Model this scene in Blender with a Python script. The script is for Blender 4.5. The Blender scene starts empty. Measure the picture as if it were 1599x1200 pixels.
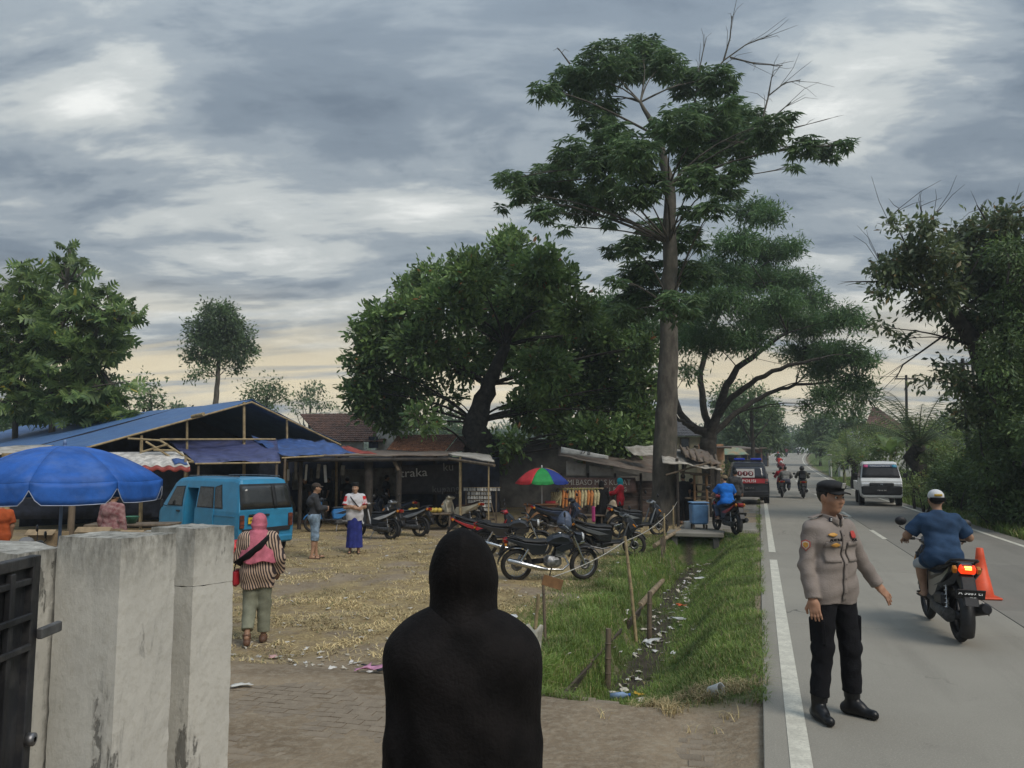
import bpy, math, random
import numpy as np
from mathutils import Vector, Matrix, Euler

random.seed(7)
RNG = np.random.default_rng(7)
SC = bpy.context.scene
COL = SC.collection
R = math.radians
CAM_H = 2.0
PITCH = math.atan(116 / 1200)
ROAD_A = R(17.76)

# ------------------------------------------------------------------ camera
cam_data = bpy.data.cameras.new('camera')
cam_data.sensor_width = 36.0
cam_data.lens = 36.0 * 1200 / 1599
cam_data.clip_start = 0.05
cam_data.clip_end = 6000
cam = bpy.data.objects.new('camera', cam_data)
cam.location = (0, 0, CAM_H)
cam.rotation_euler = (R(90) + PITCH, 0, 0)
COL.objects.link(cam)
SC.camera = cam

# ------------------------------------------------------------------ render / exposure
SC.render.engine = 'CYCLES'
SC.cycles.use_denoising = True
try:
 SC.cycles.denoiser = 'OPENIMAGEDENOISE'
except Exception:
 pass
SC.cycles.max_bounces = 6
SC.cycles.diffuse_bounces = 3
SC.cycles.glossy_bounces = 2
SC.cycles.transmission_bounces = 4
SC.cycles.transparent_max_bounces = 6
SC.cycles.volume_bounces = 0
SC.view_settings.view_transform = 'Standard'
SC.view_settings.look = 'None'
SC.view_settings.exposure = 0.66
SC.view_settings.gamma = 1.0
SC.view_settings.use_curve_mapping = False

# ------------------------------------------------------------------ sky
SUN_AZ = R(140)     # measured from the viewing direction, positive = right: behind the camera, veiled by cloud
SUN_EL = R(46)
GLOW_AZ = R(-17)    # the low warm gap under the deck
world = bpy.data.worlds.new('World')
SC.world = world
world.use_nodes = True

def build_sky():
 nt = world.node_tree
 N, L = nt.nodes, nt.links
 N.clear()
 out = N.new('ShaderNodeOutputWorld')

 def math_(op, a, b=None, clamp=False):
  n = N.new('ShaderNodeMath'); n.operation = op; n.use_clamp = clamp
  for i, v in enumerate((a, b)):
   if v is None: continue
   if isinstance(v, (int, float)): n.inputs[i].default_value = v
   else: L.new(v, n.inputs[i])
  return n.outputs[0]

 def mix(f, a, b):
  n = N.new('ShaderNodeMix'); n.data_type = 'RGBA'
  for sock, v in ((n.inputs[0], f), (n.inputs[6], a), (n.inputs[7], b)):
   if isinstance(v, tuple): sock.default_value = (*v, 1)
   elif isinstance(v, (int, float)): sock.default_value = v
   else: L.new(v, sock)
  return n.outputs[2]

 def ramp(f, stops):
  n = N.new('ShaderNodeValToRGB'); L.new(f, n.inputs[0])
  e = n.color_ramp.elements
  while len(e) < len(stops): e.new(0.5)
  for el, (p, c) in zip(e, stops):
   el.position = p; el.color = (*c, 1) if isinstance(c, tuple) else (c, c, c, 1)
  n.color_ramp.interpolation = 'EASE'
  return n.outputs[0]

 tc = N.new('ShaderNodeTexCoord')
 sep = N.new('ShaderNodeSeparateXYZ'); L.new(tc.outputs['Generated'], sep.inputs[0])
 X, Y, Z = sep.outputs
 den = math_('ADD', math_('MAXIMUM', Z, 0.0), 0.16)
 u = math_('DIVIDE', X, den); v = math_('DIVIDE', Y, den)
 comb = N.new('ShaderNodeCombineXYZ'); L.new(u, comb.inputs[0]); L.new(v, comb.inputs[1])

 def noise(scale, detail, rough, dist, loc=(0, 0, 0), sc=(1, 1, 1), rot=0.0):
  m = N.new('ShaderNodeMapping'); L.new(comb.outputs[0], m.inputs[0])
  m.inputs['Location'].default_value = loc; m.inputs['Scale'].default_value = sc
  m.inputs['Rotation'].default_value = (0, 0, rot)
  n = N.new('ShaderNodeTexNoise'); L.new(m.outputs[0], n.inputs['Vector'])
  n.inputs['Scale'].default_value = scale; n.inputs['Detail'].default_value = detail
  n.inputs['Roughness'].default_value = rough; n.inputs['Distortion'].default_value = dist
  return n.outputs[0]

 big = noise(0.55, 2.0, 0.45, 0.3, SKY_OFF, (0.8, 1.0, 1), R(25))
 med = noise(1.9, 7, 0.58, 0.35, (3.1, 1.7, 0), (0.75, 1.25, 1), R(18))
 fine = noise(6.0, 6, 0.62, 0.5, (9.1, 4.7, 0), (0.5, 1.2, 1), R(14))
 c = math_('ADD', math_('MULTIPLY', big, 0.56), math_('ADD', math_('MULTIPLY', med, 0.46), math_('MULTIPLY', fine, 0.20)))
 # thin places in the cloud deck (directions of the breaks seen in the photograph)
 for (px, py, r, k) in SKY_BREAKS:
  d = Vector(pix_dir(px, py)).normalized()
  dot = N.new('ShaderNodeVectorMath'); dot.operation = 'DOT_PRODUCT'
  L.new(tc.outputs['Generated'], dot.inputs[0]); dot.inputs[1].default_value = d
  # squash: angular distance -> gaussian
  ang = math_('SUBTRACT', 1.0, dot.outputs['Value'])
  g = math_('EXPONENT', math_('MULTIPLY', ang, -1.0 / (2 * r * r)))
  g = math_('MULTIPLY', g, math_('ADD', math_('MULTIPLY', med, 2.6), -0.55))
  c = math_('ADD', c, math_('MULTIPLY', g, k))
 cloud = ramp(c, [(0.52, (0.128, 0.164, 0.208)), (0.615, (0.180, 0.222, 0.268)), (0.69, (0.265, 0.308, 0.346)),
    (0.775, (0.44, 0.47, 0.475)), (0.91, (0.68, 0.695, 0.68))])
 sky = N.new('ShaderNodeTexSky'); sky.sky_type = 'NISHITA'; sky.sun_disc = False
 sky.sun_elevation = SUN_EL; sky.sun_rotation = SUN_AZ
 sky.air_density = 1.2; sky.dust_density = 2.5
 skys = N.new('ShaderNodeVectorMath'); skys.operation = 'SCALE'
 L.new(sky.outputs[0], skys.inputs[0]); skys.inputs['Scale'].default_value = 0.10
 # a low gap under the deck lets warm light through close to the horizon
 sd = Vector((math.sin(GLOW_AZ), math.cos(GLOW_AZ), 0.0))
 dot = N.new('ShaderNodeVectorMath'); dot.operation = 'DOT_PRODUCT'
 L.new(tc.outputs['Generated'], dot.inputs[0]); dot.inputs[1].default_value = sd
 side = ramp(math_('MULTIPLY', math_('ADD', dot.outputs['Value'], 1.0), 0.5), [(0.55, 0.0), (0.99, 1.0)])
 low = ramp(Z, [(0.08, 1.0), (0.23, 0.0)])
 streak = ramp(noise(2.2, 6, 0.6, 0.5, (0.3, 8, 0), (0.25, 1.0, 1), R(4)), [(0.34, 0.0), (0.54, 1.0)])
 warmf = math_('MULTIPLY', math_('MULTIPLY', side, low), math_('ADD', math_('MULTIPLY', streak, 0.85), 0.05), True)
 col = mix(math_('MULTIPLY', warmf, 0.95), cloud, (0.80, 0.68, 0.45))
 # pale haze just above the horizon, all round
 hz = ramp(Z, [(0.0, 1.0), (0.12, 0.0)])
 col = mix(math_('MULTIPLY', hz, 0.25), col, (0.36, 0.42, 0.45))
 # a little of the open sky shows between clouds
 gap = ramp(noise(1.3, 5, 0.6, 0.6, (5, 2, 0)), [(0.60, 0.0), (0.72, 1.0)])
 gap = math_('MULTIPLY', gap, ramp(Z, [(0.25, 0.0), (0.5, 1.0)]))
 col = mix(math_('MULTIPLY', gap, 0.25), col, skys.outputs[0])
 # an overcast deck is brighter towards the zenith
 z2 = math_('MULTIPLY', Z, Z)
 zen = math_('ADD', math_('ADD', math_('MULTIPLY', z2, 0.3), math_('MULTIPLY', math_('MULTIPLY', z2, z2), 2.0)), 0.76)
 bg = N.new('ShaderNodeBackground'); L.new(col, bg.inputs[0]); L.new(zen, bg.inputs[1])
 L.new(bg.outputs[0], out.inputs[0])

def pix_dir(px, py):
 x = (px - 799.5) / 1200; y = -(py - 600) / 1200
 return (x, math.cos(PITCH) - y * math.sin(PITCH), math.sin(PITCH) + y * math.cos(PITCH))

SKY_OFF = (1.3, 0.4, 0)
SKY_BREAKS = [(180, 150, 0.036, 0.19), (60, 250, 0.06, 0.10), (330, 260, 0.06, 0.07), (700, 310, 0.055, 0.14), (1430, 90, 0.05, 0.09),
   (1560, 60, 0.045, 0.09), (1300, 310, 0.08, 0.12), (480, 470, 0.055, 0.13), (240, 520, 0.06, 0.16), (1390, 520, 0.07, 0.16), (960, 420, 0.07, 0.13), (780, 700, 0.045, 0.35)]
build_sky()

sun_d = bpy.data.lights.new('sun', 'SUN')
sun_d.energy = 1.35
sun_d.angle = R(28)
sun_d.color = (1.0, 0.93, 0.83)
sun = bpy.data.objects.new('sun', sun_d)
sdir = Vector((math.sin(SUN_AZ) * math.cos(SUN_EL), math.cos(SUN_AZ) * math.cos(SUN_EL), math.sin(SUN_EL)))
sun.rotation_euler = (-sdir).to_track_quat('-Z', 'Y').to_euler()
COL.objects.link(sun)

# ------------------------------------------------------------------ geometry helpers

def G(px, py, z=0.0):
 """ground point (x, y) whose height is z, seen in the photograph at px, py"""
 r = pix_dir(px, py); k = (z - CAM_H) / r[2]
 return (r[0] * k, r[1] * k)

def D(px, py, y):
 """point at distance y seen at px, py"""
 r = pix_dir(px, py); k = y / r[1]
 return Vector((r[0] * k, y, CAM_H + r[2] * k))

def road_shift(t):
 t = np.asarray(t, dtype=float)
 return np.where(t > 100, 9.5e-4 * np.maximum(t - 100, 0) ** 2, 0)

def road_z(t):
 t = np.asarray(t, dtype=float)
 u = np.maximum(t - 60, 0)
 z = 0.00475 * np.minimum(u, 95) ** 1.416
 return z - 0.012 * np.maximum(t - 160, 0)

def W(s, t):
 """road coordinates (s to the right of the left pavement edge, t along) -> world x, y"""
 s2 = s + float(road_shift(t))
 return (s2 * math.cos(ROAD_A) + t * math.sin(ROAD_A), -s2 * math.sin(ROAD_A) + t * math.cos(ROAD_A))

def ST(x, y):
 return (x * math.cos(ROAD_A) - y * math.sin(ROAD_A), x * math.sin(ROAD_A) + y * math.cos(ROAD_A))

def hash2(ix, iy, seed):
 h = (ix.astype(np.int64) * 374761393 + iy.astype(np.int64) * 668265263 + seed * 974711) & 0x7fffffff
 h = ((h ^ (h >> 13)) * 1274126177) & 0x7fffffff
 return ((h ^ (h >> 16)) & 0xffff) / 65535.0

def vnoise(x, y, seed=0):
 x = np.asarray(x, dtype=float); y = np.asarray(y, dtype=float)
 ix = np.floor(x); iy = np.floor(y); fx = x - ix; fy = y - iy
 fx = fx * fx * (3 - 2 * fx); fy = fy * fy * (3 - 2 * fy)
 a = hash2(ix, iy, seed); b = hash2(ix + 1, iy, seed); c = hash2(ix, iy + 1, seed); d = hash2(ix + 1, iy + 1, seed)
 return (a * (1 - fx) + b * fx) * (1 - fy) + (c * (1 - fx) + d * fx) * fy

def fbm(x, y, seed=0, oct=4):
 s = 0; a = 0.5; f = 1.0; n = 0
 for i in range(oct):
  s = s + a * vnoise(np.asarray(x) * f, np.asarray(y) * f, seed + i * 17); n += a; a *= 0.5; f *= 2.03
 return s / n

def sstep(a, b, x):
 t = np.clip((x - a) / (b - a), 0, 1)
 return t * t * (3 - 2 * t)

def drive_mix(s, t):
 return sstep(7.9, 6.6, t + (fbm(s * 0.9, t * 0.9, 3) - 0.5) * 0.8)

def ground_z(s, t):
 s = np.asarray(s, dtype=float); t = np.asarray(t, dtype=float)
 base = road_z(t)
 # left side: verge, ditch, lot
 n1 = fbm(s * 0.9, t * 0.9, 3); n2 = fbm(s * 3.1, t * 3.1, 9)
 lot = -0.30 + (n1 - 0.5) * 0.10 + (n2 - 0.5) * 0.03
 near = -0.12 + (fbm(s * 0.8 + 5, t * 0.8, 31) - 0.5) * 0.075 + (n2 - 0.5) * 0.03   # driveway dirt over pavers
 near = np.maximum(near, -0.124) + 0.032 * sstep(-2.15, -1.7, s) * sstep(-.45, -.95, s)
 kk = sstep(7.9, 6.6, t + (n1 - 0.5) * 0.8)
 lot = lot * (1 - kk) + near * kk
 verge = -0.03 - 0.16 * sstep(-0.05, -1.0, s) + (n2 - 0.5) * 0.04
 left = np.where(s > -1.0, verge, lot)
 w = sstep(-0.9, -2.3, s)
 left = verge * (1 - w) + lot * w
 left = left * (1 - kk) + (near + 0.07 * sstep(-0.5, 0.0, s)) * kk
 dm = sstep(6.75, 7.5, t + (n1 - .5) * .5) * sstep(22.3, 21.6, t)                    # where the ditch runs
 cen = -1.62 + 0.10 * np.sin(t * 0.7) - 0.012 * (t - 10)
 prof = sstep(cen + 1.15, cen + 0.25, s) * sstep(cen - 0.62, cen - 0.34, s)
 left = left - dm * prof * (0.55 + (n1 - .5) * .15)
 shoulder = -0.06 - 0.16 * sstep(-1.5, -3.2, s)
 ks = sstep(21.3, 22.0, t) * sstep(-5.0, -3.0, s)
 left = left * (1 - ks) + (shoulder + (n2 - .5) * .03) * ks
 # right side: verge and low bank
 right = -0.04 + 0.5 * sstep(6.6, 13, s) + (n1 - 0.5) * 0.25 * sstep(6.4, 9, s)
 z = np.where(s < 3, left, right)
 z = np.where((s > 0.03) & (s < 6.1), -0.30, z)
 far = sstep(60, 140, np.abs(s))
 return base * (1 - far) + z

COS_A, SIN_A = math.cos(ROAD_A), math.sin(ROAD_A)

def gz(x, y):
 s, t = ST(x, y)
 s -= float(road_shift(t))
 return float(ground_z(np.array([s]), np.array([t]))[0])

class MB:
 """collects shapes into one mesh"""

 def __init__(self):
  self.v = []; self.f = []; self.mi = []; self.sm = []

 def add(self, verts, faces, mat=0, smooth=False, M=None):
  o = len(self.v)
  if M is not None:
   verts = [M @ Vector(p) for p in verts]
  self.v.extend([tuple(p) for p in verts])
  self.f.extend([tuple(i + o for i in f) for f in faces])
  self.mi.extend([mat] * len(faces)); self.sm.extend([smooth] * len(faces))
  return self

 def box(self, c, s, rot=None, mat=0, bev=0.0, M=None, taper=None):
  hx, hy, hz = s[0] / 2, s[1] / 2, s[2] / 2
  b = min(bev, hx * .95, hy * .95, hz * .95)
  vs = []; fs = []
  T = Matrix.Translation(c)
  if rot is not None:
   T = T @ (rot.to_4x4() if not isinstance(rot, (tuple, list)) else Euler(rot).to_matrix().to_4x4())
  if M is not None: T = M @ T
  if b <= 0:
   for z in (-hz, hz):
    k = 1 if (taper is None or z < 0) else taper
    for (x, y) in ((-hx, -hy), (hx, -hy), (hx, hy), (-hx, hy)):
     vs.append((x * k, y * k, z))
   fs = [(3, 2, 1, 0), (4, 5, 6, 7), (0, 1, 5, 4), (1, 2, 6, 5), (2, 3, 7, 6), (3, 0, 4, 7)]
  else:
   for z, q in ((-hz, b), (-hz + b, 0), (hz - b, 0), (hz, b)):
    k = 1 if (taper is None or z < 0) else taper
    X, Y = hx - q, hy - q
    d = b if q == 0 else b * .6
    for (x, y) in ((-X + d, -Y), (X - d, -Y), (X, -Y + d), (X, Y - d), (X - d, Y), (-X + d, Y), (-X, Y - d), (-X, -Y + d)):
     vs.append((x * k, y * k, z))
   fs = [tuple(reversed(range(8))), tuple(range(24, 32))]
   for r in range(3):
    for i in range(8):
     j = (i + 1) % 8
     fs.append((r * 8 + i, r * 8 + j, r * 8 + 8 + j, r * 8 + 8 + i))
  return self.add(vs, fs, mat, False, T)

 def tube(self, pts, rad, n=8, mat=0, caps=True, smooth=True, M=None, flat=1.0):
  P = [Vector(p) for p in pts]
  m = len(P)
  if isinstance(rad, (int, float)): rad = [rad] * m
  vs = []; fs = []
  up = None
  for i in range(m):
   d = (P[min(i + 1, m - 1)] - P[max(i - 1, 0)])
   if d.length < 1e-9: d = Vector((0, 0, 1))
   d.normalize()
   if up is None:
    up = Vector((0, 0, 1)) if abs(d.z) < .9 else Vector((0, 1, 0))
   a = d.cross(up)
   if a.length < 1e-6: a = d.cross(Vector((1, 0, 0)))
   a.normalize(); b = a.cross(d).normalized(); up = b
   for k in range(n):
    q = 2 * math.pi * k / n
    vs.append(P[i] + a * (math.cos(q) * rad[i]) + b * (math.sin(q) * rad[i] * flat))
  for i in range(m - 1):
   for k in range(n):
    k2 = (k + 1) % n
    fs.append((i * n + k, i * n + k2, i * n + n + k2, i * n + n + k))
  self.add(vs, fs, mat, smooth, M)
  if caps:
   self.add(vs[:n], [tuple(reversed(range(n)))], mat, False, M)
   self.add(vs[-n:], [tuple(range(n))], mat, False, M)
  return self

 def lathe(self, prof, n=20, mat=0, M=None, smooth=True, closed=False):
  """prof: (r, z) pairs turned about z"""
  vs = []; fs = []
  m = len(prof)
  for (r, z) in prof:
   for k in range(n):
    q = 2 * math.pi * k / n
    vs.append((r * math.cos(q), r * math.sin(q), z))
  for i in range(m - (0 if closed else 1)):
   i2 = (i + 1) % m
   for k in range(n):
    k2 = (k + 1) % n
    fs.append((i * n + k, i * n + k2, i2 * n + k2, i2 * n + k))
  return self.add(vs, fs, mat, smooth, M)

 def prof(self, poly, w, bev=0.02, mat=0, M=None, smooth=True, wf=None, x0=0.0):
  """side outline poly of (y, z) pairs, made solid to half width w in x with rounded rims; wf(y, z) scales w"""
  n = len(poly)
  area = sum(poly[i][0] * poly[(i + 1) % n][1] - poly[(i + 1) % n][0] * poly[i][1] for i in range(n))
  P = list(poly) if area > 0 else list(reversed(poly))
  ins = []
  for i in range(n):
   a, b, c = Vector(P[i - 1]), Vector(P[i]), Vector(P[(i + 1) % n])
   e1 = (b - a); e2 = (c - b)
   if e1.length < 1e-9: e1 = e2
   if e2.length < 1e-9: e2 = e1
   e1.normalize(); e2.normalize()
   n1 = Vector((-e1.y, e1.x)); n2 = Vector((-e2.y, e2.x))
   q = n1 + n2
   if q.length < 1e-6: q = n1
   q.normalize()
   ins.append((b.x + q.x * bev, b.y + q.y * bev))
  vs = []
  for (pp, f, e) in ((ins, -1, 0), (P, -1, bev), (P, 1, bev), (ins, 1, 0)):
   for (y, z) in pp:
    k = (wf(y, z) if wf else 1.0)
    vs.append((x0 + f * max(w * k - e, 0.002), y, z))
  fs = [tuple(range(n)), tuple(reversed(range(3 * n, 4 * n)))]
  sm = []
  for r in range(3):
   for i in range(n):
    j = (i + 1) % n
    fs.append((r * n + j, r * n + i, r * n + n + i, r * n + n + j))
  return self.add(vs, fs, mat, False, M)

 def sheet(self, fn, nu, nv, mat=0, smooth=True, thick=0.0, M=None):
  """fn(u, v) -> point, u and v in 0..1; thick > 0 gives it a back side"""
  vs = [Vector(fn(i / nu, j / nv)) for j in range(nv + 1) for i in range(nu + 1)]
  fs = [(j * (nu + 1) + i, j * (nu + 1) + i + 1, (j + 1) * (nu + 1) + i + 1, (j + 1) * (nu + 1) + i) for j in range(nv) for i in range(nu)]
  if thick:
   nr = [Vector((0, 0, 0)) for _ in vs]
   for f in fs:
    q = (vs[f[2]] - vs[f[0]]).cross(vs[f[3]] - vs[f[1]])
    for i in f: nr[i] += q
   nn = len(vs)
   vs2 = [p - (q.normalized() if q.length > 0 else Vector((0, 0, 1))) * thick for p, q in zip(vs, nr)]
   fs2 = [tuple(reversed([i + nn for i in f])) for f in fs]
   rim = []
   top = [i for i in range(nu + 1)]; rt = [j * (nu + 1) + nu for j in range(nv + 1)]
   bt = [nv * (nu + 1) + i for i in range(nu, -1, -1)]; lf = [j * (nu + 1) for j in range(nv, -1, -1)]
   loop = top + rt[1:] + bt[1:] + lf[1:-1]
   for a, b in zip(loop, loop[1:] + loop[:1]):
    rim.append((b, a, a + nn, b + nn))
   vs = vs + vs2; fs = fs + fs2 + rim
  return self.add(vs, fs, mat, smooth, M)

 def mesh(self, name, mats):
  me = bpy.data.meshes.new(name)
  me.from_pydata(self.v, [], self.f)
  for m in (mats if isinstance(mats, (list, tuple)) else [mats]):
   me.materials.append(m)
  if self.f:
   me.polygons.foreach_set('material_index', self.mi)
   me.polygons.foreach_set('use_smooth', self.sm)
  me.update()
  return me

 def build(self, name, mats, parent=None, loc=None, rot=None):
  return link(name, self.mesh(name, mats), parent, loc, rot)

def link(name, me, parent=None, loc=None, rot=None):
 o = bpy.data.objects.new(name, me)
 COL.objects.link(o)
 if parent is not None: o.parent = parent
 if loc is not None: o.location = loc
 if rot is not None: o.rotation_euler = rot
 return o

def np_mesh(name, V, F, mats, smooth=False, mi=None):
 """V (n,3) floats, F (m,k) ints"""
 me = bpy.data.meshes.new(name)
 V = np.asarray(V, dtype=np.float32); F = np.asarray(F, dtype=np.int32)
 k = F.shape[1]
 me.vertices.add(len(V)); me.vertices.foreach_set('co', V.ravel())
 me.loops.add(F.size); me.loops.foreach_set('vertex_index', F.ravel())
 me.polygons.add(len(F))
 me.polygons.foreach_set('loop_start', np.arange(0, F.size, k, dtype=np.int32))
 me.polygons.foreach_set('loop_total', np.full(len(F), k, dtype=np.int32))
 for m in (mats if isinstance(mats, (list, tuple)) else [mats]): me.materials.append(m)
 if mi is not None: me.polygons.foreach_set('material_index', np.asarray(mi, dtype=np.int32))
 me.polygons.foreach_set('use_smooth', np.full(len(F), smooth, dtype=bool))
 me.update(calc_edges=True); me.validate()
 return me

def thing(name, label, cat, loc=(0, 0, 0), rz=0.0, group=None):
 o = bpy.data.objects.new(name, None); COL.objects.link(o)
 o.empty_display_size = 0.1
 o.location = loc; o.rotation_euler = (0, 0, rz)
 o['label'] = label; o['category'] = cat
 if group: o['group'] = group
 return o

def tag(o, label, cat, group=None):
 o['label'] = label; o['category'] = cat
 if group: o['group'] = group
 return o

def kind(o, k):
 o['kind'] = k
 return o

def clone(o, parent=None):
 c = o.copy(); COL.objects.link(c); c.parent = parent
 for ch in o.children: clone(ch, c)
 return c

# ------------------------------------------------------------------ materials
MATS = {}

def mat(name, col, rough=0.7, var=0.12, scale=6.0, col2=None, bump=0.0, bscale=30.0, metal=0.0, spec=0.4, dirt=0.0,
  dirt_col=(0.10, 0.075, 0.05), dirt_scale=1.2, coat=0.0, island=0.0, obj=0.0, emit=None, estr=0.0, stretch=(1, 1, 1), fac=(0.35, 0.65)):
 """a surface with its own grain: noise between col and col2, optional worn dirt patches, bump and per-piece variation"""
 if name in MATS: return MATS[name]
 m = bpy.data.materials.new(name); m.use_nodes = True
 nt = m.node_tree; N, L = nt.nodes, nt.links
 b = N['Principled BSDF']
 tc = N.new('ShaderNodeTexCoord')
 mp = N.new('ShaderNodeMapping'); L.new(tc.outputs['Object'], mp.inputs[0]); mp.inputs['Scale'].default_value = stretch
 n1 = N.new('ShaderNodeTexNoise'); L.new(mp.outputs[0], n1.inputs['Vector'])
 n1.inputs['Scale'].default_value = scale; n1.inputs['Detail'].default_value = 5; n1.inputs['Roughness'].default_value = 0.62
 rp = N.new('ShaderNodeMapRange'); L.new(n1.outputs[0], rp.inputs[0])
 rp.inputs[1].default_value = fac[0]; rp.inputs[2].default_value = fac[1]
 c2 = col2 if col2 else tuple(max(0, min(1, x * (1 - 2 * var))) for x in col)
 c1 = col if col2 else tuple(max(0, min(1, x * (1 + var))) for x in col)
 mx = N.new('ShaderNodeMix'); mx.data_type = 'RGBA'
 L.new(rp.outputs[0], mx.inputs[0]); mx.inputs[6].default_value = (*c1, 1); mx.inputs[7].default_value = (*c2, 1)
 color = mx.outputs[2]
 if dirt > 0:
  n2 = N.new('ShaderNodeTexNoise'); L.new(tc.outputs['Object'], n2.inputs['Vector'])
  n2.inputs['Scale'].default_value = dirt_scale; n2.inputs['Detail'].default_value = 7; n2.inputs['Roughness'].default_value = 0.68
  r2 = N.new('ShaderNodeMapRange'); L.new(n2.outputs[0], r2.inputs[0])
  r2.inputs[1].default_value = 0.62 - 0.25 * dirt; r2.inputs[2].default_value = 0.78 - 0.2 * dirt
  r2.inputs[4].default_value = min(1, 0.4 + dirt * .6)
  m2 = N.new('ShaderNodeMix'); m2.data_type = 'RGBA'
  L.new(r2.outputs[0], m2.inputs[0]); L.new(color, m2.inputs[6]); m2.inputs[7].default_value = (*dirt_col, 1)
  color = m2.outputs[2]
 if island > 0 or obj > 0:
  if island > 0:
   g = N.new('ShaderNodeNewGeometry'); rnd = g.outputs['Random Per Island']; amt = island
  else:
   g = N.new('ShaderNodeObjectInfo'); rnd = g.outputs['Random']; amt = obj
  r3 = N.new('ShaderNodeMapRange'); L.new(rnd, r3.inputs[0])
  r3.inputs[3].default_value = 1 - amt; r3.inputs[4].default_value = 1 + amt
  hs = N.new('ShaderNodeHueSaturation'); L.new(color, hs.inputs['Color']); L.new(r3.outputs[0], hs.inputs['Value'])
  color = hs.outputs[0]
 L.new(color, b.inputs['Base Color'])
 b.inputs['Roughness'].default_value = rough
 b.inputs['Metallic'].default_value = metal
 b.inputs['Specular IOR Level'].default_value = spec
 if coat > 0:
  b.inputs['Coat Weight'].default_value = coat; b.inputs['Coat Roughness'].default_value = 0.08
 if bump > 0:
  n3 = N.new('ShaderNodeTexNoise'); L.new(mp.outputs[0], n3.inputs['Vector'])
  n3.inputs['Scale'].default_value = bscale; n3.inputs['Detail'].default_value = 6
  bp = N.new('ShaderNodeBump'); L.new(n3.outputs[0], bp.inputs['Height'])
  bp.inputs['Strength'].default_value = bump; bp.inputs['Distance'].default_value = 0.02
  L.new(bp.outputs[0], b.inputs['Normal'])
 if emit:
  b.inputs['Emission Color'].default_value = (*emit, 1); b.inputs['Emission Strength'].default_value = estr
 MATS[name] = m
 return m

def leaf_mat(name, c1, c2, trans=0.35, rough=0.55, old=None, old_p=0.0, big=0.0):
 if name in MATS: return MATS[name]
 m = bpy.data.materials.new(name); m.use_nodes = True
 nt = m.node_tree; N, L = nt.nodes, nt.links
 b = N['Principled BSDF']; out = N['Material Output']
 g = N.new('ShaderNodeNewGeometry')
 rp = N.new('ShaderNodeValToRGB'); L.new(g.outputs['Random Per Island'], rp.inputs[0])
 e = rp.color_ramp.elements
 e[0].color = (*c1, 1); e[1].color = (*c2, 1); e[1].position = 0.9 if old else 1.0
 if old:
  k = e.new(1 - old_p); k.color = (*c2, 1)
  k = e.new(min(1.0, 1 - old_p + 0.004)); k.color = (*old, 1)
 color = rp.outputs[0]
 # younger and older flushes: clumps differ in tone
 tc = N.new('ShaderNodeTexCoord'); nz = N.new('ShaderNodeTexNoise'); L.new(tc.outputs['Object'], nz.inputs['Vector'])
 nz.inputs['Scale'].default_value = 0.9; nz.inputs['Detail'].default_value = 2.0
 mr = N.new('ShaderNodeMapRange'); L.new(nz.outputs[0], mr.inputs[0])
 mr.inputs[1].default_value = 0.35; mr.inputs[2].default_value = 0.65; mr.inputs[3].default_value = 0.62; mr.inputs[4].default_value = 1.45
 h2 = N.new('ShaderNodeHueSaturation'); L.new(color, h2.inputs['Color']); L.new(mr.outputs[0], h2.inputs['Value'])
 color = h2.outputs[0]
 L.new(color, b.inputs['Base Color'])
 b.inputs['Roughness'].default_value = rough; b.inputs['Specular IOR Level'].default_value = 0.5
 if trans > 0:
  tr = N.new('ShaderNodeBsdfTranslucent')
  hs = N.new('ShaderNodeHueSaturation'); L.new(color, hs.inputs['Color']); hs.inputs['Value'].default_value = 1.5
  hs.inputs['Hue'].default_value = 0.485
  L.new(hs.outputs[0], tr.inputs[0])
  mx = N.new('ShaderNodeMixShader'); mx.inputs[0].default_value = trans
  L.new(b.outputs[0], mx.inputs[1]); L.new(tr.outputs[0], mx.inputs[2]); L.new(mx.outputs[0], out.inputs[0])
 MATS[name] = m
 return m

def glass_dark(name, col=(0.02, 0.025, 0.03), rough=0.08):
 return mat(name, col, rough, 0.1, 3, spec=0.6, dirt=0.25, dirt_col=(0.09, 0.09, 0.085), dirt_scale=4)

black_plastic = mat('black_plastic', (0.018, 0.018, 0.02), 0.5, 0.2, 20, dirt=0.3, dirt_col=(0.06, 0.052, 0.042), dirt_scale=5)
rubber = mat('rubber', (0.022, 0.021, 0.02), 0.85, 0.2, 30, dirt=0.5, dirt_col=(0.085, 0.072, 0.055), dirt_scale=7, bump=0.3, bscale=80)
chrome = mat('chrome', (0.55, 0.55, 0.55), 0.25, 0.15, 12, metal=1.0, dirt=0.25, dirt_col=(0.2, 0.17, 0.13), dirt_scale=6)
steel = mat('steel', (0.22, 0.22, 0.225), 0.45, 0.2, 15, metal=0.8, dirt=0.4, dirt_col=(0.09, 0.07, 0.055), dirt_scale=6)
white_light = mat('headlamp_glass', (0.6, 0.62, 0.63), 0.15, 0.1, 8, spec=0.7)
red_lens = mat('red_lens', (0.32, 0.015, 0.012), 0.2, 0.15, 10, spec=0.6)
amber_lens = mat('amber_lens', (0.55, 0.2, 0.02), 0.2, 0.15, 10, spec=0.6)
white_paint = mat('white_paint', (0.72, 0.72, 0.70), 0.5, 0.06, 5, dirt=0.2, dirt_col=(0.3, 0.27, 0.22), dirt_scale=3)
white_print = mat('white_print', (0.75, 0.75, 0.73), 0.6, 0.05, 9)
mirror_mat = mat('mirror_glass', (0.82, 0.84, 0.86), 0.05, 0.02, 3, metal=1.0)
bamboo = mat('bamboo', (0.40, 0.31, 0.17), 0.7, 0.2, 8, col2=(0.24, 0.18, 0.10), bump=0.3, dirt=0.3, dirt_col=(0.12, 0.1, 0.07), dirt_scale=4)
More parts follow.
